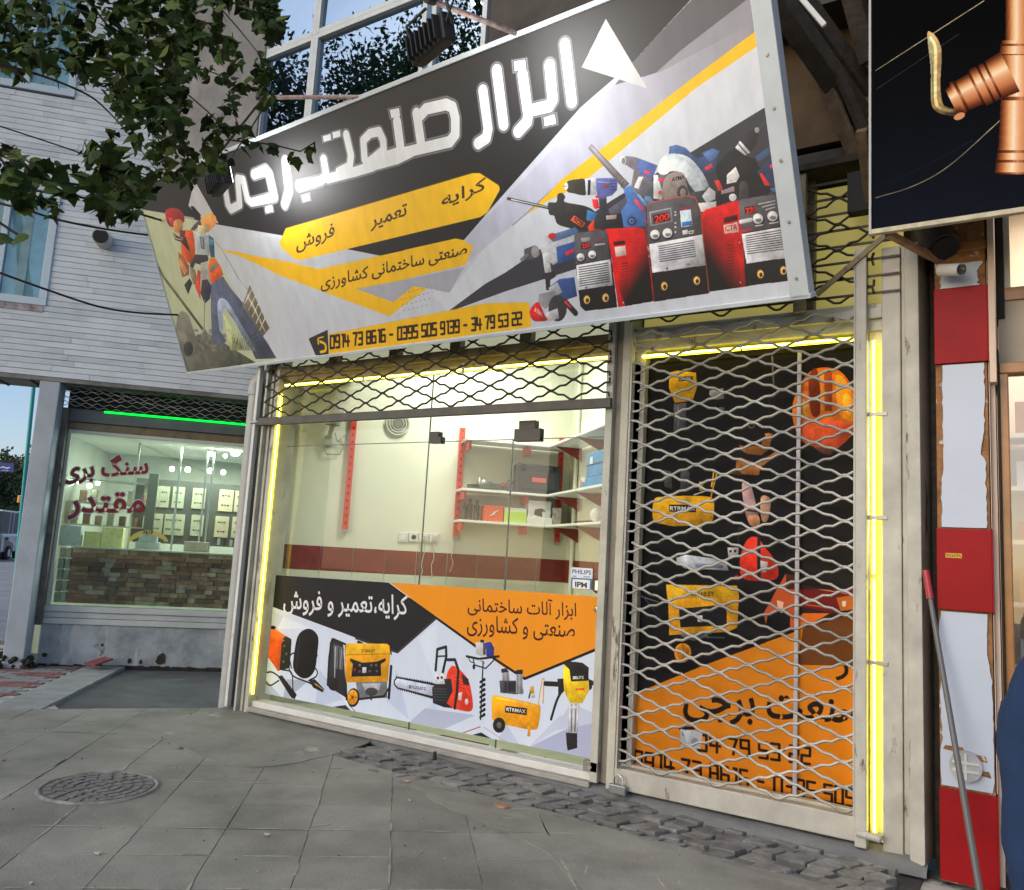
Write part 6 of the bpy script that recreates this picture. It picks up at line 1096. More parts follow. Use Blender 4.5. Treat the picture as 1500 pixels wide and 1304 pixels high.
for k, (u, v, r_) in enumerate([(345, 661, .075), (371, 668, .04), (252, 687, .035), (275, 688, .04), (308, 690, .04), (327, 692, .035), (310, 665, .03), (330, 668, .03), (106, 707, .03), (116, 706, .03), (131, 712, .035), (143, 708, .03)]):
    s0, z_ = lp(u, v, -1.1); lab = 'round lit bulb number in the stone cutter shop'; 
    tag(MB().ball(L3(s0, z_, -1.1), r_, 0, 10, 6).build('bulb', m_bulb, None, loc=tuple(L3(s0, z_, -1.1))), ['largest glaring bulb by the grey drain pipe, in the stone cutter shop', 'glaring bulb just behind the grey drain pipe'][k] if k < 2 else BL[k-2], 'bulb', None if k < 2 else ('bulbs right of the lettering' if k < 8 else 'bulbs between the words'))
for (u0, v0, u1, v1, c_, lab, nm) in [(76, 768, 116, 800, (.45, .58, .66), 'pale blue carton at the left end of the stone cutter counter', 'carton'), (124, 778, 146, 800, (.62, .66, .25), 'yellow green carton beside the pale blue carton', 'carton'), (150, 772, 178, 801, (.66, .68, .30), 'larger yellow carton left of the dark shelf side', 'carton'), (200, 781, 232, 803, (.42, .50, .50), 'grey weighing scale under the yellow arc sticker', 'scale'), (270, 793, 305, 805, (.42, .36, .28), 'row of small pale stone blocks on the counter', 'stone sample')]:  # the cartons are boxes added in place of car reflections in the pane
    s0, z1_ = lp(u0, v0, -.36); s1, z0_ = lp(u1, v1, -.36); mb = lhexa(s0, s1, 1.285, z1_, -.5, -.36) if nm != 'scale' else lhexa(s0+.03, s1-.03, (1.285+z1_)/2, z1_, -.46, -.37, lhexa(s0, s1, 1.285, (1.285+z1_)/2, -.5, -.36))
    tag(mb.build(nm.replace(' ', '_'), M('col_'+lab[:12].replace(' ', '_'), c_, .6, noise=(12, .2)), None, bevel=.006, loc=tuple(L3(s0, 1.28, -.4))), lab, 'box' if nm == 'carton' else nm)
area('ceiling_light_left', tuple(L3(-.6, 2.66, -1.4)), tuple(L3(-.8, 0, -1.4)), 1.6, 1.0, 78, (1, .98, .90))
# painted lettering on the pane
def glyph_obj(txt, a, b, top, offset, o_, mat, name, parent):
    v, t = glyphs(txt, offset); x0, x1 = v[:, 0].min(), v[:, 0].max(); ux, uy = (b[0]-a[0])/(x1-x0), (b[1]-a[1])/(x1-x0); k = top/v[:, 1].max()
    P = [L3(*lp(a[0]+(x-x0)*ux, a[1]+(x-x0)*uy-y*k, o_), o_) for x, y in v]; return MB().add(P, t).build(name, mat, parent)
m_rl = M('red_lettering', (.22, .004, .01), .4); m_wl = M('white_outline', (.62, .63, .60), .4)
for txt, a, b, top, lab in (('سنگ بری', (92, 701), (217, 693), 30, 'upper row of dark red painted words on the stone cutter pane'), ('مقتدر', (98, 750), (212, 750), 29, 'lower row of dark red painted lettering on the stone cutter pane')):
    wlg = thing('window_lettering', lab, 'lettering', L3(*lp(*a, .02), .02)); glyph_obj(txt, (a[0]-1.4, a[1]), (b[0]+1.4, b[1]), top+1.4, .058, .016, m_wl, 'outline', wlg); glyph_obj(txt, a, b, top, .026, .021, m_rl, 'letters', wlg)
arc = MB(); P = []
for k in range(13):
    t = math.pi*(.06+.88*k/12); P.append([L3(*lp(217-r_*math.cos(t), 797-r_*.68*math.sin(t), .016), .016) for r_ in (30, 21 if 1 < k < 11 else 24)])
for k in range(12): arc.add([P[k][0], P[k][1], P[k+1][1], P[k+1][0]], [(0, 1, 2, 3)])
ar = thing('arc_sticker', 'yellow arc sticker with a word on it low on the stone cutter pane', 'sticker', L3(*lp(217, 790, .016), .016)); arc.build('arc', M('arc_yellow', (.55, .5, .12), .5), ar); glyph_obj('ورود', (208, 781.5), (224, 780), 4.5, .02, .018, m_dark, 'letters', ar)
# pipe stub in the cladding, drain pipe in front
vp = thing('vent_pipe', 'short round vent pipe sticking out of the pale cladding', 'vent pipe', L3(-1.9, 5.0, .35)); MB().tube([L3(-1.88, 5.02, .3), L3(-1.88, 5.0, .58)], .10, 20).build('sleeve', M('vent_white', (.45, .47, .47), .6, noise=(8, .3)), vp); MB().tube([L3(-1.88, 5.0, .581), L3(-1.88, 5.0, .585)], .088, 20).build('mouth', m_dark, vp)
dpz = thing('drain_pipe', 'pale grey drain pipe with an elbow standing at the left door post', 'pipe', (-6.1, 5.1, -.14)); m_pipe = M('pale_pipe', (.40, .42, .41), .45, noise=(5, .12), stain=(9, .70, (.15, .15, .13)))
pb, pt = py(331, 1037, 5.12), py(376, 572, 5.12); MB().tube([pb-np.array([0, 0, .15]), pb*.5+pt*.5, pt], .068, 18).build('pipe', m_pipe, dpz)
MB().tube([pt-np.array([0, 0, .05]), pt+np.array([.0, 0, .02]), pt+np.array([.015, 0, .07]), pt+np.array([.07, 0, .115]), pt+np.array([.2, 0, .125])], [.078, .078, .076, .07, .06], 16).build('elbow', m_pipe, dpz)
# ================================================================== the far street: trees, pole, sign, cars
m_leafd = M('far_foliage', (.035, .06, .022), .8, noise=(1.5, .4)); m_bark = M('bark', (.07, .055, .04), .9, noise=(6, .3), bump=(12, .8))
def crown_mesh(c, rad, n, size, rng, flat=.8, clumps=26):
    mb = MB(); cen = []
    for _ in range(clumps):
        d = rng.normal(size=3); d /= np.linalg.norm(d); cen.append((np.array(c)+d*rad*rng.uniform(.25, .95)*np.array([1, 1, flat]), rad*rng.uniform(.2, .38)))
    for i in range(n):
        cc, rr_ = cen[rng.randint(clumps)]; d = rng.normal(size=3); d /= np.linalg.norm(d)+1e-9; p = cc+d*rr_*rng.uniform(.3, 1.05); a = rng.normal(size=3); a /= np.linalg.norm(a); b_ = np.cross(a, rng.normal(size=3)); b_ /= np.linalg.norm(b_); s_ = size*rng.uniform(.6, 1.3)
        mb.add([p-a*s_, p-b_*s_*.5, p+a*s_, p+b_*s_*.5], [(0, 1, 2, 3)])
    return mb
def tree(label, base, h, rad, n, size, seed, grp=None):
    rng = np.random.RandomState(seed); t = thing('broadleaf_tree', label, 'tree', base, grp); b0 = np.array(base, float); tr = MB().tube([b0, b0+np.array([.1, 0, h*.3]), b0+np.array([0, .1, h*.7])], [h*.025, h*.02, h*.01], 8)
    for k in range(7):
        a = rng.uniform(0, 6.28); tr.tube([b0+np.array([0, 0, h*(.3+.05*k)]), b0+np.array([math.cos(a)*rad*.4, math.sin(a)*rad*.4, h*(.45+.06*k)]), b0+np.array([math.cos(a)*rad*.8, math.sin(a)*rad*.8, h*(.55+.06*k)])], [h*.011, h*.007, h*.003], 6)
    tr.build('trunk', m_bark, t); crown_mesh(b0+np.array([0, 0, h-rad*.85]), rad, n, size, rng).build('crown', m_leafd, t)
def gnd(u, depth): p = pd(u, 700, depth); return (p[0], p[1], -.14)
tree('far dark green tree at the left edge beyond the parked cars', gnd(-30, 48), 6.6, 3.2, 5000, .16, 1); tree('far tree just left of the turquoise pole', gnd(18, 60), 7.4, 3.4, 5000, .18, 2); tree('far thin tree between the turquoise pole and the grey column', gnd(62, 70), 9.3, 3.2, 3000, .16, 3)
pl = thing('lamp_pole', 'turquoise street pole with an orange band beyond the grey column', 'pole', gnd(27, 24)); b0 = pd(27, 812, 24); t0 = pd(50, 560, 24); MB().tube([(b0[0], b0[1], -.14), (t0[0], t0[1], t0[2])], .055, 10).build('shaft', M('turquoise_paint', (.02, .30, .30), .5), pl)
m1, m2 = pd(29, 736, 24), pd(30.5, 726, 24); MB().tube([m1, m2], .075, 10).build('band', M('orange_band', (.7, .3, .03), .5), pl)
sgn = Canvas(tuple(-WM[:, 2]), pd(5, 684, 26), tuple(WM[:, 0]), 300, (20, 50, 120)); sgn.frame([(-8, 677), (20, 679), (20, 692), (-8, 691)]); sgn.text('میدان', (2, 687.5), (18, 688), 6, (200, 210, 230), .02) if False else sgn.stroke([(1, 685), (5, 684), (9, 686), (14, 685)], 1.6, (200, 210, 230)); sgn.stroke([(3, 689), (12, 689.4)], .8, (190, 200, 220))
c = [pd(u, v, 26) for u, v in [(-8, 691), (20, 692), (20, 679), (-8, 677)]]; bs = thing('street_sign', 'small blue street name sign beside the turquoise pole', 'sign', c[0]); o = MB().prism(c, depth=tuple(WM[:, 2]*.02)).build('plate', sgn.material('street_sign_print', 1, .5), bs); sgn.setuv(o); pbp = pd(-6, 690, 26.05); MB().tube([(pbp[0], pbp[1], -.14), tuple(pd(-6, 676, 26.05))], .03, 8).build('post', m_steel, bs)
def car(label, pos, ang, paint, van=False):
    t = thing('parked_car', label, 'car', pos); X = np.array([math.cos(ang), math.sin(ang), 0]); Y = np.array([-X[1], X[0], 0]); o0 = np.array(pos); hgt = 1.45 if not van else 2.3
    prof = [(-2.1, .35), (-2.15, .75), (-1.9, .92), (-1.2, 1.0), (1.0, 1.0), (1.9, .85), (2.15, .65), (2.15, .35)] if not van else [(-2.3, .35), (-2.35, 1.2), (2.0, 1.2), (2.4, .95), (2.4, .35)]
    cab = [(-1.7, .98), (-1.0, hgt-.03), (.2, hgt), (1.1, .98)] if not van else [(-2.3, 1.2), (-2.25, hgt), (1.3, hgt), (2.0, 1.2)]
    ext = lambda pr, w, nm, m_, b_=.05: MB().prism([o0+X*x-Y*w+np.array([0, 0, z]) for x, z in pr], depth=tuple(Y*2*w)).build(nm, m_, t, bevel=b_)
    ext(prof, .85, 'body', paint); ext(cab, .72, 'cabin', M('car_glass', (.02, .03, .04), .08)); ext([(cab[1][0]-.05, hgt-.04), (cab[1][0], hgt+.02), (cab[2][0], hgt+.03), (cab[2][0]+.08, hgt-.04)], .70, 'roof', paint, .02)
    for x in (-.55, .3): ext([(x-.04, .98), (x-.04, hgt-.03), (x+.04, hgt-.03), (x+.04, .98)], .735, 'window_pillar', paint, .01)
    for x in (-1.35, 1.35):
        for s_ in (-1, 1):
            c_ = o0+X*x+Y*s_*.80+np.array([0, 0, .33]); w_ = MB().tube([c_-Y*.1, c_+Y*.1], .33, 18).build('wheel', M('tyre', (.015, .015, .015), .8), t); MB().tube([c_-Y*.105, c_+Y*.105], .19, 12).build('rim', m_steel, t).parent = w_; 
    for s_ in (-.6, .6): MB().box(-.1, .1, -.1, .1, 0, .1)
    for s_ in (-.62, .62): c_ = o0+X*2.13+Y*s_+np.array([0, 0, .68]); MB().hexa([c_+X*a+Y*b_+np.array([0, 0, z]) for z in (-.06, .06) for a, b_ in ((0, -.14), (.04, -.14), (.04, .14), (0, .14))]).build('headlight', M('headlight_glass', (.6, .6, .6), .1), t)
    for s_ in (-.62, .62): c_ = o0-X*2.1+Y*s_+np.array([0, 0, .75]); MB().hexa([c_+X*a+Y*b_+np.array([0, 0, z]) for z in (-.06, .06) for a, b_ in ((-.05, -.14), (0, -.14), (0, .14), (-.05, .14))]).build('tail_light', M('tail_red', (.4, .02, .02), .2), t)
    for s_ in (-1, 1): c_ = o0+X*.75+Y*s_*.92+np.array([0, 0, 1.0]); MB().ball(c_, .09, 0, 8, 5, (1, 1, .7)).build('mirror', paint, t)
g_ = pz(12, 822, -.14); car('dark grey car parked at the left edge of the far street', (g_[0]-1.0, g_[1]-.9, -.14), 2.4, M('dark_car_paint', (.03, .035, .045), .3, coat=.6))
g_ = gnd(2, 40); car('white van parked behind the dark grey car', g_, 2.5, M('white_car_paint', (.6, .6, .6), .3, coat=.5), True)
st2 = struct('street'); MB().box(-80, -11.6, -2, 80, -.144, -.13).build('street_surface', M('street_asphalt', (.20, .21, .23), .85, noise=(1, .2)), st2)
fb = MB(); fb.box(-95, -70, 40, 90, -.2, 3.2); tag(fb.build('far_building', M('far_wall', (.40, .40, .40), .9), None, loc=(-80, 60, 0)), 'far low pale building behind the trees at the left', 'building')
# ================================================================== striped pillar and the shop to the right
pil = thing('striped_pillar', 'red and white panelled pillar with broken brown render, right of the caged door', 'pillar', (-.29, 5.1, 0))
PY0 = 4.955
m_brown = M('exposed_brown_render', (.24, .115, .045), .95, noise=(14, .45), bump=(30, 1), stain=(18, .6, (.5, .47, .42)))
m_redp = M('red_panel_paint', (.25, .005, .008), .45, noise=(3, .15), spec=.15, stain=(30, .76, (.6, .55, .5)))
m_whp = M('pale_blue_white_panel', (.40, .46, .56), .4, noise=(2, .06), stain=(16, .74, (.25, .2, .16), (1, 1, .2)))
m_side = M('pillar_side', (.58, .45, .36), .7, noise=(5, .1))
MB().box(-.415, -.168, PY0, 5.40, -.02, 3.62).build('core', m_brown, pil, bevel=.004)
zc = lambda y: py(1416, y, PY0)[2]
secs = [(385, 421, 'w'), (421, 533, 'r'), (533, 774, 'w'), (775, 896, 'r'), (897, 1156, 'w'), (1158, 1310, 'r')]
for y0, y1, k in secs:
    z1_, z0_ = zc(y0), max(-.01, zc(y1))
    if k == 'r':
        MB().box(-.418, -.163, PY0-.022, PY0-.002, z0_+.004, z1_-.002).build('red_panel', m_redp, pil, bevel=.003); MB().box(-.163, -.158, PY0-.02, 5.38, z0_+.004, z1_-.002).build('red_side_panel', m_redp, pil)
    else:
        n_ = 34; L_ = []; R_2 = []; wa = wb = .022
        for i in range(n_+1):
            z = z0_+.003+(z1_-z0_-.006)*i/n_; wa = min(.034, max(.010, wa+RNG.uniform(-.006, .006))); wb = min(.040, max(.012, wb+RNG.uniform(-.007, .007)+(.012 if RNG.rand() < .06 else 0))); wl_ = wa+RNG.uniform(0, .002); wr_ = wb+RNG.uniform(0, .002)
            if y0 == 897: wl_ = .003+max(0, wa-.018)*1.2; wr_ = .004+max(0, wb-.016)*.9
            L_.append((-.415+wl_, z)); R_2.append((-.168-wr_, z))
        mb = MB()
        for i in range(n_): mb.hexa([(L_[i][0], PY0-.012, L_[i][1]), (R_2[i][0], PY0-.012, R_2[i][1]), (R_2[i][0], PY0+.001, R_2[i][1]), (L_[i][0], PY0+.001, L_[i][1]), (L_[i+1][0], PY0-.012, L_[i+1][1]), (R_2[i+1][0], PY0-.012, R_2[i+1][1]), (R_2[i+1][0], PY0+.001, R_2[i+1][1]), (L_[i+1][0], PY0+.001, L_[i+1][1])])
        mb.build('white_panel', m_whp, pil); MB().box(-.163, -.160, PY0+.0, 5.38, z0_, z1_).build('side_plaster', m_side, pil)
c_ = py(1415, 1122, PY0-.015); z_ = c_[2]
for y_, x0, x1 in ((1098, -.40, -.30), (1106, -.33, -.20), (1128, -.25, -.185)):
    q = py(1416, y_, PY0); MB().hexa([(x0, PY0-.0145, q[2]-.012), (x1, PY0-.0145, q[2]-.02), (x1, PY0-.01, q[2]-.02), (x0, PY0-.01, q[2]-.012), (x0+.01, PY0-.0145, q[2]+.008), (x1-.01, PY0-.0145, q[2]+.01), (x1-.01, PY0-.01, q[2]+.01), (x0+.01, PY0-.01, q[2]+.008)]).build('bare_patch', m_brown, pil)
cap = thing('round_cover', 'round grey slotted cover low on the white part of the striped pillar', 'wall cover', c_); m_cap = M('cap_grey', (.33, .34, .35), .5, noise=(12, .3)); MB().tube([c_, c_-np.array([0, .022, 0])], .075, 24).build('disc', m_cap, cap, bevel=.004)
for dz in (-.022, .018): MB().box(c_[0]-.06, c_[0]+.06, c_[1]-.03, c_[1]-.0225, z_+dz-.006, z_+dz+.006).build('slot_rib', M('cap_rib', (.5, .5, .5), .5), cap)
MB().box(c_[0]-.006, c_[0]+.006, c_[1]-.028, c_[1]-.0225, z_-.065, z_+.065).build('slot_rib', MATS['cap_rib'], cap)
ys = Canvas((0, -1, 0), (0, PY0-.0235, 1.5), (1, 0, 0), 2500, (206, 150, 30)); ys.frame([(1385, 810), (1409, 810), (1409, 818), (1385, 818)])
for i in range(6): ys.stroke([(1387+i*3.6, 812+(i % 2)), (1389+i*3.6, 815.6)], 1.4, (60, 40, 16)); 
a = py(1385, 810, PY0-.0235); c = py(1409, 818, PY0-.0235); o = MB().box(a[0], c[0], PY0-.0245, PY0-.0225, c[2], a[2]).build('small_sticker', ys.material('sticker_yellow', 1, .5), None, loc=(a[0], PY0-.024, c[2])); ys.setuv(o); tag(o, 'tiny yellow sticker on the middle red panel of the pillar', 'sticker')
# wall, duct and camera above the pillar
rw = thing('right_shop', 'cream wall with wooden framed glass door at the right edge', 'shop', (.4, 5.3, 0))
m_cw = M('cream_grey_wall', (.36, .33, .27), .8, noise=(4, .12)); m_wood = M('varnished_wood', (.30, .13, .03), .4, noise=(6, .3), coat=.3)
MB().box(-.455, -.17, 5.02, 5.4, 3.62, 4.6).build('wall', m_cw, rw); MB().box(-.36, -.16, 4.95, 5.02, 3.30, 3.36).build('brown_ledge', m_wood, rw, bevel=.01)
MB().box(-.157, -.125, 4.93, 5.3, 2.55, 4.2).build('cream_post', m_side, rw, bevel=.003); MB().box(-.158, -.135, 5.0, 5.3, 0, 2.55).build('cream_post', m_side, rw)
MB().box(-.125, -.085, 5.12, 5.3, 2.95, 4.3).build('dark_reveal', m_dark, rw); MB().box(-.128, -.118, 5.02, 5.2, -.02, 2.75).build('dark_seal', m_dark, rw)
MB().box(-.118, -.075, 5.05, 5.16, -.02, 2.62).build('door_frame', m_wood, rw, bevel=.006); MB().box(-.118, 1.2, 5.05, 5.16, 2.62, 2.68).build('door_frame', m_wood, rw, bevel=.006)
MB().box(-.118, 1.6, 5.14, 5.3, 2.68, 3.05).build('wall', m_cw, rw); MB().box(-.084, 1.6, 5.12, 5.3, 3.05, 3.12).build('window_board', m_wood, rw)
MB().box(-.084, -.055, 5.15, 5.2, 3.12, 4.2).build('window_frame', m_white, rw); MB().box(-.055, 1.6, 5.17, 5.18, 3.12, 4.2).build('window_pane', glass_mat('right_glass', (.8, .8, .8), .1), rw); MB().box(-.075, 1.2, 5.1, 5.108, -.0, 2.62).build('door_glass', glass_mat('right_glass_b', (.85, .85, .85), .08), rw)
MB().box(-.12, 2.2, 6.6, 6.7, 0, 4.3).build('interior_wall', M('warm_wall', (.72, .62, .50), .8), rw); MB().box(-.12, 2.2, 5.3, 6.6, 4.25, 4.3).build('ceiling', m_intceil, rw); MB().box(-.18, -.12, 5.42, 6.7, 0, 4.3).build('interior_wall', MATS['warm_wall'], rw); MB().box(2.2, 2.3, 5.0, 6.7, 0, 4.3).build('interior_wall', MATS['warm_wall'], rw); MB().box(-.12, 2.2, 5.3, 6.7, -.02, .0).build('floor', m_floor, rw)
for k, z in enumerate((.5, .95, 1.35, 1.75, 2.1, 2.45)):
    MB().box(-.1, 1.0, 6.25, 6.58, z, z+.03).build('shelf', m_white, rw)
    for j in range(3): MB().box(-.06+j*.16, .04+j*.16, 6.3, 6.5, z+.031, z+.031+.12+.05*((j+k) % 3)).build('goods', [m_redp, m_whp, m_wood][(j+k) % 3], rw, bevel=.005)
area('ceiling_light_right', (.6, 5.9, 4.1), (.6, 6.1, 0), .8, .5, 40, (1, .93, .82))
dc = thing('duct', 'dark round duct end above the white camera', 'duct', py(1370, 345, 5.0)); p0, p1 = py(1345, 300, 5.10), py(1383, 362, 4.88); MB().tube([p0, p1], .085, 20).build('duct_tube', M('duct_dark', (.05, .035, .028), .7), dc); MB().tube([p1+(p1-p0)*.001, p1+(p1-p0)*.03], .07, 20).build('duct_mouth', m_dark, dc)
cc = thing('security_camera', 'white bullet security camera on top of the striped pillar', 'security camera', py(1385, 395, 4.88)); q0, q1 = py(1377, 396, 4.86), py(1407, 395, 4.80)
MB().tube([q0, q1], .034, 16).build('housing', M('camera_white', (.55, .55, .53), .4), cc, bevel=.003); MB().tube([q1, q1+(q1-q0)*.12], .028, 16).build('lens', M('lens_black', (.01, .012, .015), .1), cc); MB().ball(q1+(q1-q0)*.1, .014).build('lens_glass', M('lens_glint', (.05, .08, .07), .05), cc); MB().tube([q0+np.array([.03, .0, 0]), q0+np.array([.03, .1, .03])], .014, 8).build('bracket', m_steel, cc)
# leaning pole
t_, b_ = py(1356, 836, 4.93), pz(1440, 1335, 0); lpz = thing('leaning_pole', 'long grey stick with a red grip leaning on the striped pillar', 'pole', b_); MB().tube([b_, t_+(b_-t_)*.09], [.017, .013], 10).build('stick', M('stick_grey', (.12, .12, .125), .5, metal=.3), lpz); MB().tube([t_, t_+(b_-t_)*.095], .019, 10).build('grip', M('grip_red', (.32, .02, .03), .4), lpz)
# dark timbers and junk under the upper wall, right of the sign
jk = thing('timber_brackets', 'dusty timber props and boards under the dark soffit right of the sign', 'timbers', (-1.3, 5.0, 4.2))
m_tim = M('dusty_timber', (.12, .085, .055), .9, noise=(9, .4), bump=(20, .8)); m_timd = M('dark_timber', (.03, .024, .019), .95, noise=(9, .4), bump=(16, 1))
for p, q, w, h, y0, y1, m_ in (((1118, -30), (1262, 175), .13, .10, 4.35, 5.0, m_timd), ((1150, -30), (1208, 38), .02, .03, 4.3, 4.3, m_white), ((1205, 110), (1255, 235), .10, .03, 4.8, 5.0, m_tim), ((1228, 105), (1275, 215), .05, .05, 4.75, 4.9, m_timd), ((1240, -40), (1275, 90), .12, .06, 4.7, 4.9, m_timd), ((1262, 190), (1276, 300), .06, .06, 4.7, 5.0, m_tim), ((1165, -20), (1280, 140), .05, .12, 4.6, 5.1, m_timd)):
    MB().beam(tuple(py(*p, y0)), tuple(py(*q, y1)), w, h, mi=0).build('timber', m_, jk, bevel=.006)
bd = py(1140, 60, 5.1); bd2 = py(1262, 205, 5.1); MB().box(bd[0], -.45, 5.05, 5.1, bd2[2], bd[2]).build('back_board', M('brown_board', (.10, .065, .035), .9, noise=(4, .3)), jk); MB().box(-2.2, -.45, 4.95, 5.3, 3.96, 4.0).build('dark_board', m_timd, jk)
a = py(1243, 285, 5.0); c = py(1274, 310, 5.0); MB().box(a[0], c[0], 4.96, 5.05, c[2], a[2]+.12).build('dark_box', m_dark, jk)
# concrete canopy over the sign side and dark mass behind
MB().box(-2.9, .0, 4.75, 5.2, 4.9, 5.1).build('canopy_edge', m_conc_d, shop)
# ================================================================== floodlights and their arms
m_fl = M('floodlight_black', (.012, .012, .013), .6); m_arm = M('peeling_arm', (.30, .22, .19), .6, noise=(20, .5), stain=(30, .55, (.25, .05, .03)))
def flood(label, base, end, body=True, tgt=None, pw_=0, cc0=None):
    t = thing('floodlight', label, 'floodlight', end, 'floodlights on arms over the shop sign'); base = np.array(base); end = np.array(end); MB().tube([base, end], .016, 8).build('arm', m_arm, t); MB().tube([end, end+(end-base)/np.linalg.norm(end-base)*.06], .024, 8).build('arm_end', m_fl, t)
    c = end+np.array([0, -.02, -.22]) if cc0 is None else np.array(cc0); tg = np.array(tgt) if tgt is not None else c+np.array([0, 1, -1]); d = (tg-c)/np.linalg.norm(tg-c); sx = np.cross(d, (0, 0, 1)); sx /= np.linalg.norm(sx); uu = np.cross(sx, d)
    if body:
        MB().hexa([c+sx*a+uu*b+d*e for e in (-.05, .03) for a, b in ((-.17, -.075), (.17, -.075), (.17, .075), (-.17, .075))]).build('housing', m_fl, t, bevel=.01)
        for k in range(7): MB().hexa([c+sx*(a-.14+k*.045)+uu*b+d*e for e in (-.09, -.05) for a, b in ((0, -.06), (.012, -.06), (.012, .06), (0, .06))]).build('cooling_fin', m_fl, t)
        MB().hexa([c+sx*a+uu*b+d*e for e in (.031, .036) for a, b in ((-.15, -.06), (.15, -.06), (.15, .06), (-.15, .06))]).build('lens', M('lit_lens', (1, 1, .98), .3, emit=6), t)
        for s_ in (-.19, .19): MB().tube([c+sx*s_, c+sx*s_*1.02+uu*.16-d*.03, end+sx*s_*.4], .009, 6).build('yoke', m_fl, t)
        MB().tube([end, end+sx*.22-uu*.05, c+sx*.2-d*.05], .006, 6).build('cable', m_fl, t)
    if pw_:
        l = bpy.data.lights.new('flood_beam', 'SPOT'); l.energy = pw_; l.spot_size = R(150); l.spot_blend = 1; l.shadow_soft_size = .2; l.color = (1, .99, .97); o = bpy.data.objects.new('flood_beam', l); COL.objects.link(o); o.location = tuple(c+d*.06); o.rotation_euler = Vector(d).to_track_quat('-Z', 'Y').to_euler()
def onsign(u, v): return pn(u, v, SN, SP)
h1 = onsign(462, 262); h2 = onsign(868, 100)
def mirrored(h, d): v = (h-CAM)/np.linalg.norm(h-CAM); return h+(v-2*SN*np.dot(v, SN))*d
f1, f2 = mirrored(h2, 1.0), mirrored(h1, .72)
flood('floodlight on the middle arm, its dark back seen against the window', onsign(757, 54)+np.array([0, 0, .02]), f1+np.array([-.02, 0, .24]), True, f1-SN*1.0+np.array([.25, 0, -.15]), 34, f1)
flood('floodlight on the left arm, half hidden by the leaves', onsign(532, 146)+np.array([0, 0, .02]), py(386, 143, f2[1]+.05), True, f2-SN*1.0+np.array([.3, 0, -.1]), 32, f2)
# the wiring that crosses in front
def wire(label, pts, depth, r=.008): 
    P = open_curve(np.array([pd(u, v, d_) for (u, v), d_ in zip(pts, depth)])); o = MB().tube(list(P), r, 6).build('overhead_cable', m_black, None, loc=tuple(P[0])); tag(o, label, 'cable')
wire('thick black cable crossing the cladding just above the vent pipe', [(-60, 280), (0, 298), (40, 308), (85, 322), (150, 335), (222, 345), (300, 352)], [6, 6.5, 7, 7.3, 7.7, 8, 8.4], .011)
wire('black cable across the top of the left window, below the leaves', [(-60, 262), (10, 272), (85, 285), (130, 292), (260, 330)], [6, 6.4, 6.8, 7, 8], .011)
wire('lower black cable sagging across the left window to the sign', [(-60, 378), (0, 400), (70, 425), (140, 448), (190, 457), (250, 461), (330, 462)], [6, 6.5, 7, 7.4, 7.7, 8, 8.4], .010)
wire('thin cable among the leaves running down to the sign corner', [(-60, 165), (0, 185), (100, 218), (160, 240), (235, 262), (300, 280)], [6, 6.4, 6.8, 7.1, 7.6, 8], .006)
wire('wire looped at the top right corner of the shop sign', [(1105, -20), (1122, 8), (1118, 14), (1132, 22), (1124, 10), (1136, -20)], [4.9, 4.85, 4.83, 4.83, 4.85, 4.9], .005)
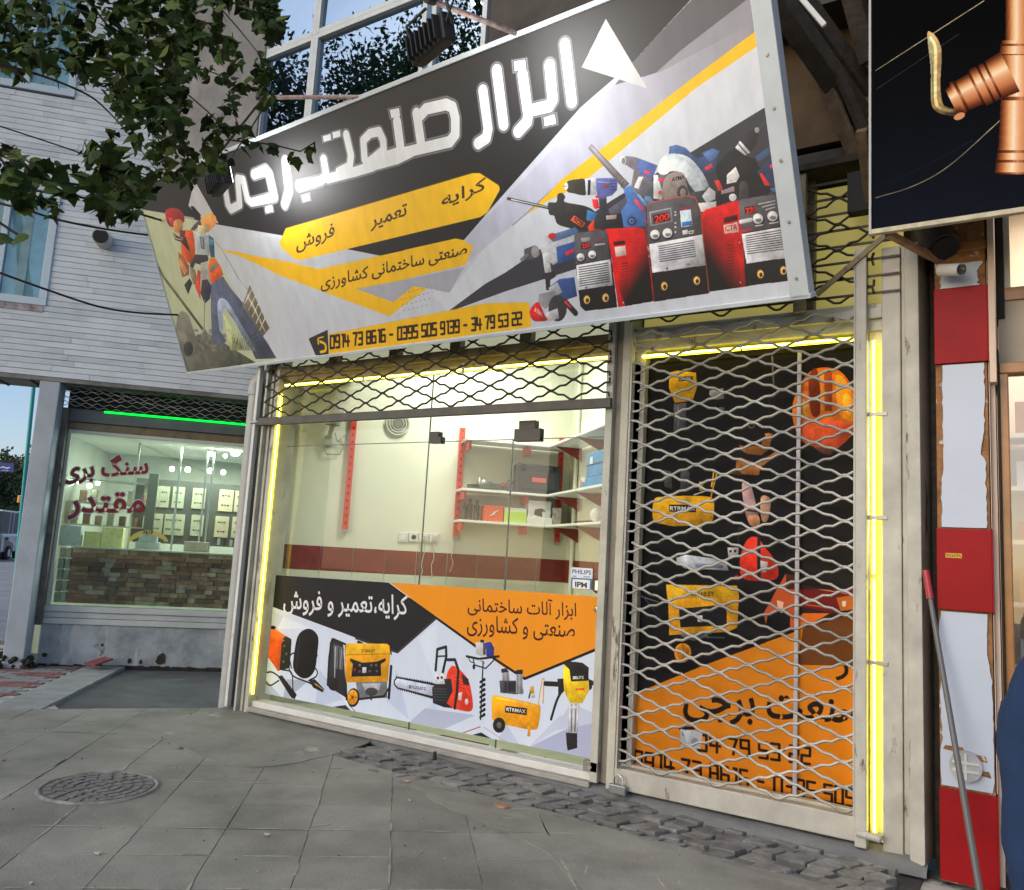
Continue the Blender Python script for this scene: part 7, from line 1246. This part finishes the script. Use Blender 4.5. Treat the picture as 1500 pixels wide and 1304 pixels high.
# ================================================================== the person at the right edge
def person():
    f_ = pz(1640, 1700, 0); 
    ctr = pd(1676, 1000, 1.72); cx_, cy_ = ctr[0], ctr[1]
    t = thing('person', 'person in a dark blue shirt and dark trousers at the right edge', 'person', (cx_, cy_, 0))
    face = np.array([.45, .89, 0]); lat = np.array([.89, -.45, 0])      # looks into the right hand shop
    def P(l, f, z): return tuple(np.array([cx_, cy_, 0])+lat*l+face*f+np.array([0, 0, z]))
    def skin(name, vs, es, rad, mat, root=0, sub=2):
        me = bpy.data.meshes.new(name); o0 = np.array([cx_, cy_, 0]); me.from_pydata([tuple(np.array(v)-o0) for v in vs], es, []); me.update(); ob = bpy.data.objects.new(name, me); COL.objects.link(ob); ob.parent = t; me.materials.append(mat)
        m_ = ob.modifiers.new('skin', 'SKIN'); 
        for i, r_ in enumerate(rad): me.skin_vertices[0].data[i].radius = r_ if isinstance(r_, tuple) else (r_, r_); me.skin_vertices[0].data[i].use_root = (i == root)
        s_ = ob.modifiers.new('sub', 'SUBSURF'); s_.levels = sub; s_.render_levels = sub; m_.use_smooth_shade = True
        return ob
    m_skin = M('skin', (.45, .26, .17), .5); m_sh = M('navy_shirt_cloth', (.008, .028, .085), .9, noise=(5, .15), bump=(250, .25)); m_tr = M('dark_trousers', (.03, .03, .035), .9); m_hair = M('black_hair', (.015, .012, .01), .6)
    # body: one continuous figure of skin from feet to head
    vs = [P(0, 0, .95), P(0, 0, 1.1), P(0, .01, 1.3), P(0, .01, 1.42), P(0, .02, 1.5), P(0, .04, 1.60), P(0, .05, 1.68), P(0, .05, 1.74),
          P(.15, 0, 1.34), P(.22, -.01, 1.12), P(.23, .05, .78), P(.23, .07, .70), P(-.15, 0, 1.34), P(-.22, -.01, 1.12), P(-.23, .05, .78), P(-.23, .07, .70),
          P(.10, 0, .88), P(.11, .02, .48), P(.11, -.02, .09), P(.11, .13, .04), P(-.10, 0, .88), P(-.11, .02, .48), P(-.11, -.02, .09), P(-.11, .13, .04)]
    es = [(0, 1), (1, 2), (2, 3), (3, 4), (4, 5), (5, 6), (6, 7), (3, 8), (8, 9), (9, 10), (10, 11), (3, 12), (12, 13), (13, 14), (14, 15), (0, 16), (16, 17), (17, 18), (18, 19), (0, 20), (20, 21), (21, 22), (22, 23)]
    rad = [.12, .12, .13, .09, .055, .085, .095, .07, .04, .04, .034, .03, .04, .04, .034, .03, .09, .06, .042, .035, .09, .06, .042, .035]
    skin('body', vs, es, rad, m_skin)
    sv = [P(0, 0, .60), P(0, 0, 1.0), P(0, .01, 1.24), P(0, .01, 1.36), P(0, .01, 1.47), P(.14, 0, 1.37), P(.21, -.01, 1.24), P(.235, -.01, 1.08), P(.235, .04, .74), P(-.14, 0, 1.37), P(-.21, -.01, 1.24), P(-.235, -.01, 1.08), P(-.235, .04, .74)]
    se = [(0, 1), (1, 2), (2, 3), (3, 4), (3, 5), (5, 6), (6, 7), (7, 8), (3, 9), (9, 10), (10, 11), (11, 12)]
    sh = skin('shirt', sv, se, [.20, .185, .185, .14, .07, .08, .076, .072, .06, .08, .076, .072, .06], m_sh)
    tx = bpy.data.textures.new('folds', 'CLOUDS'); tx.noise_scale = .075; dm = sh.modifiers.new('folds', 'DISPLACE'); dm.texture = tx; dm.strength = .035
    skin('trousers', [P(0, 0, .72), P(.08, 0, .62), P(.11, .02, .48), P(.11, -.02, .10), P(-.08, 0, .62), P(-.11, .02, .40), P(-.11, -.02, .10)], [(0, 1), (1, 2), (2, 3), (0, 4), (4, 5), (5, 6)], [.155, .11, .08, .07, .11, .08, .07], m_tr)
    hd = MB().ball(P(0, .045, 1.70), .108, 0, 16, 10, (1, 1, 1.08)); hd.build('hair', m_hair, t)
    MB().ball(P(0, .145, 1.63), .016, 0, 8, 6, (1, 1, 1.5)).build('nose', m_skin, t); 
    for l in (-.035, .035): MB().ball(P(l, .132, 1.655), .012, 0, 8, 6).build('eye', m_white, t)
    for l in (-.1, .1): MB().ball(P(l, .03, 1.64), .028, 0, 8, 6, (.5, 1, 1.4)).build('ear', m_skin, t)
    MB().tube([P(-.02, .134, 1.595), P(.02, .134, 1.595)], .006, 6).build('mouth', M('lips', (.35, .14, .11), .5), t)
    for s_ in (-1, 1):
        for k in range(5):
            a = P(s_*.22, .08, .69); l_ = (.075, .085, .08, .065, .055)[k]; q0 = np.array(a)+lat*(s_*.01)+face*(.018-.012*k if k else .03); q1 = q0+np.array([0, 0, -l_*.55])+face*(.012 if k else .03); q2 = q1+np.array([0, 0, -l_*.45])-face*(.012 if k else -.004)
            skin('finger', [tuple(q0), tuple(q1), tuple(q2)], [(0, 1), (1, 2)], [.010, .009, .007], m_skin, sub=1)
    for s_ in (-1, 1): MB().hexa([np.array(P(s_*.11+a, b, z)) for z, sc in ((0, 1), (.07, .75)) for a, b in ((-.05*sc, -.09), (.05*sc, -.09), (.045*sc, .2*sc), (-.045*sc, .2*sc))]).build('shoe', m_black, t, bevel=.015)
person()
# ================================================================== the street tree whose branches hang into the picture
tr = thing('street_tree', 'broadleaf street tree whose dark green twigs hang in at the top left', 'tree', (-6.2, -1.2, -.02))
m_leaf = [M('leaf_green', (.04, .078, .016), .75, spec=.2, noise=(12, .3)), M('leaf_dark', (.018, .036, .010), .75, spec=.2, noise=(12, .3)), M('leaf_olive', (.06, .09, .02), .75, spec=.2, noise=(12, .3))]
m_twig = M('twig_bark', (.035, .028, .02), .9)
MB().tube([(-6.2, -1.2, -.05), (-6.15, -1.1, 1.5), (-6.3, -1.0, 3.4), (-6.8, -1.3, 6.0), (-7.4, -1.6, 9)], [.20, .17, .15, .11, .05], 12).build('trunk', m_bark, tr)
L_SHAPES = []
def leaf_mesh(k):
    r_ = np.random.RandomState(k+50)
    if k == 0: pts = [(0, 0), (-.22, .08), (-.42, .05), (-.40, .28), (-.50, .42), (-.30, .52), (-.22, .75), (-.08, .78), (0, 1.0), (.10, .76), (.24, .72), (.30, .52), (.48, .40), (.40, .26), (.40, .05), (.2, .08)]
    elif k == 1: pts = [(0, 0), (-.25, .05), (-.42, .25), (-.40, .50), (-.22, .75), (0, 1.0), (.2, .78), (.40, .52), (.42, .24), (.25, .04)]
    else: pts = [(0, 0), (-.3, .02), (-.36, .2), (-.48, .45), (-.26, .55), (-.12, .8), (0, 1.05), (.16, .8), (.28, .58), (.45, .5), (.36, .2), (.28, .0)]
    vs = [(x, y-.02, -.35*abs(x)*(.6+.3*k) + .10*math.sin(y*3)*(1 if k != 1 else -1)) for x, y in pts]; c = (0, .42, .04); n = len(vs)
    me = bpy.data.meshes.new('leaf'); me.from_pydata([tuple(np.array(v)) for v in vs]+[c], [], [(i, (i+1) % n, n) for i in range(n)])
    return me
for k in range(3):
    for m_ in m_leaf: me = leaf_mesh(k); me.materials.append(m_); me.update(); L_SHAPES.append(me)
rg_ = np.random.RandomState(11)
POLY = np.array([(-80, -90), (405, -90), (408, 60), (414, 104), (392, 118), (400, 165), (352, 200), (345, 228), (322, 250), (262, 262), (250, 290), (200, 290), (196, 322), (128, 322), (118, 300), (70, 318), (30, 370), (-80, 370)], float)
def inside(u, v):
    c = False
    for i in range(len(POLY)):
        (ax, ay), (bx, by) = POLY[i-1], POLY[i]
        if (ay > v) != (by > v) and u < (bx-ax)*(v-ay)/(by-ay)+ax: c = not c
    return c
def dens(u, v):
    n = .5+.28*math.sin(u*.043+v*.021+1.3)*math.cos(v*.052-u*.013)+.22*math.sin(u*.11+2)*math.sin(v*.093+1)
    if v < 110: n += .38
    if 150 < u < 300 and 90 < v < 290: n += .22
    if u > 255 and v < 200: n -= .04
    if u < 118 and 95 < v < 215: n -= .62
    if u < 150 and v > 295: n -= .2
    if 118 < u < 150 and 120 < v < 200: n -= .3
    return n
leaves = []; twigs = MB()
def add_leaf(u, v, dep, size):
    p = pd(u, v, dep); leaves.append((p, size))
starts = []
for k in range(330):
    u, v = rg_.uniform(-90, 405), rg_.uniform(-90, 330)
    if not inside(u, v) or dens(u, v) < .46: continue
    dep = rg_.uniform(3.1, 4.6) if not (u < 150 and v > 215) else rg_.uniform(2.3, 2.9)
    ang = rg_.uniform(.1, 1.5); L = rg_.uniform(35, 75); pts = []
    for i in range(11):
        t = i/10; uu = u+math.cos(ang)*L*t; vv = v+math.sin(ang)*L*t*.8+8*t*t; pts.append((uu, vv))
        if i and inside(uu, vv) and dens(uu, vv) > .30:
            for s_ in (-1, 1):
                if rg_.rand() < .74: add_leaf(uu+rg_.uniform(-7, 7), vv+rg_.uniform(-7, 7), dep+rg_.uniform(-.06, .06), .052*rg_.uniform(.6, 1.25))
    if inside(*pts[-1]): twigs.tube([pd(a, b, dep) for a, b in pts[:10]], [.003]*9+[.0015], 4)
for pts, dep, nn in (([(330, 205), (365, 208), (400, 212), (440, 222), (462, 208)], 4.2, 12), ([(-60, 230), (20, 225), (60, 262), (140, 275), (170, 280)], 2.5, 14), ([(-60, 290), (-10, 320), (28, 345)], 2.4, 6)):
    for i in range(nn):
        t = i/(nn-1)*(len(pts)-1); j = min(int(t), len(pts)-2); f_ = t-j; u = pts[j][0]*(1-f_)+pts[j+1][0]*f_; v = pts[j][1]*(1-f_)+pts[j+1][1]*f_
        if i > 1 or pts[0][0] < 0: add_leaf(u+rg_.uniform(-5, 5), v+rg_.uniform(-3, 9), dep, .068 if dep > 3 else .06)
    twigs.tube([pd(a, b, dep) for a, b in pts], .004, 4)
# boughs linking the twigs to the trunk, coming in from the left and above
for P_ in ([(-6.6, -1.1, 4.8), tuple(pd(-260, -60, 3.4)), tuple(pd(60, -40, 3.6)), tuple(pd(180, 60, 3.8)), tuple(pd(300, 160, 4.0)), tuple(pd(345, 207, 4.2))], [(-6.5, -1.1, 4.4), tuple(pd(-260, 60, 3.0)), tuple(pd(-20, 90, 3.3)), tuple(pd(110, 130, 3.5)), tuple(pd(165, 170, 3.7)), tuple(pd(230, 250, 3.8))], [(-6.4, -1.1, 4.0), tuple(pd(-260, 190, 2.4)), tuple(pd(-40, 215, 2.5)), tuple(pd(70, 262, 2.5))], [(-6.8, -1.2, 5.6), tuple(pd(-100, -260, 3.8)), tuple(pd(200, -120, 4.0)), tuple(pd(330, 20, 4.2)), tuple(pd(380, 80, 4.3))]):
    C_ = open_curve(np.array(P_)); n_ = len(C_); MB().tube(list(C_), [.05*max(0, 1-2.6*i/n_)**1.5+.0065*(1-i/n_)+.002 for i in range(n_)], 7).build('bough', m_bark, tr)
twigs.build('twigs', m_twig, tr)['kind'] = 'stuff'
leaves.sort(key=lambda l: -l[1]/np.linalg.norm(l[0]-CAM)); 
def orient(size):
    d = Vector((rg_.uniform(-1, 1), rg_.uniform(-1, 1), rg_.uniform(-1.3, .35))).normalized(); nrm = Vector((rg_.uniform(-1, 1)*.8, rg_.uniform(-1, 1)*.8-.5, rg_.uniform(.1, 1.0))); x = d.cross(nrm).normalized(); z = x.cross(d)
    return Matrix((x, d, z)).transposed().to_4x4() @ Matrix.Scale(size, 4)
stuffm = MB(); stuffmi = []
for i, (p, s_) in enumerate(leaves):
    k = rg_.randint(9); mt = orient(s_*1.15)
    if i < 290:
        o = bpy.data.objects.new('leaf', L_SHAPES[k]); COL.objects.link(o); o.parent = tr; o.matrix_local = Matrix.Translation(Vector(p)-Vector(tr.location)) @ mt
    else:
        me = L_SHAPES[k]; stuffm.add([np.array(mt @ v.co)+p for v in me.vertices], [tuple(f.vertices) for f in me.polygons], k % 3)
stuffm.build('leaves', m_leaf, tr)['kind'] = 'stuff'
# its crown and a second tree, across the pavement: they show in the upper windows
rr2 = np.random.RandomState(5)
crown_mesh((-9.5, -2.6, 11.0), 3.2, 12000, .07, rr2, 1.1, 34).build('crown', [m_leaf[0]], tr)['kind'] = 'stuff'
tree('tall street tree across the pavement, seen only mirrored in the upper windows', (-16.5, -5.5, -.02), 17, 4.6, 20000, .085, 21)
tree('second street tree further along the pavement, seen only mirrored in the upper windows', (-11, -9.5, -.02), 20, 4.2, 20000, .085, 22)
# small litter on the paving
for u, v, c_, lab in ((391, 1222.5, (.45, .44, .40), 'pale paper scrap on the slabs below the cobble corner'), (143, 1250, (.45, .44, .36), 'small pale pebble at the lower left on the slabs'), (597, 1144.5, (.50, .38, .20), 'small yellow leaf at the edge of the cobbles'), (265, 1096, (.05, .04, .03), 'small dark leaf on the cement patch')):
    p = pz(u, v, .008); a = RNG.uniform(0, 3); tag(MB().prism([p+np.array([math.cos(a+k*1.05)*.018*(1+.3*(k % 2)), math.sin(a+k*1.05)*.012, 0]) for k in range(6)], depth=(0, 0, .004)).build('scrap', M('scrap_%d' % u, c_, .8), None, loc=tuple(p)), lab, 'litter')
rp = pz(735, 1182, .004); tag(MB().prism([rp+np.array([math.cos(k*.9)*.05, math.sin(k*.9)*.028, 0]) for k in range(7)], depth=(0, 0, .012)).build('brick_chip', M('brick_chip_clay', (.34, .19, .12), .9, noise=(12, .3)), None, loc=tuple(rp)), 'orange brick chip where the cobbles meet the slabs', 'brick chip')
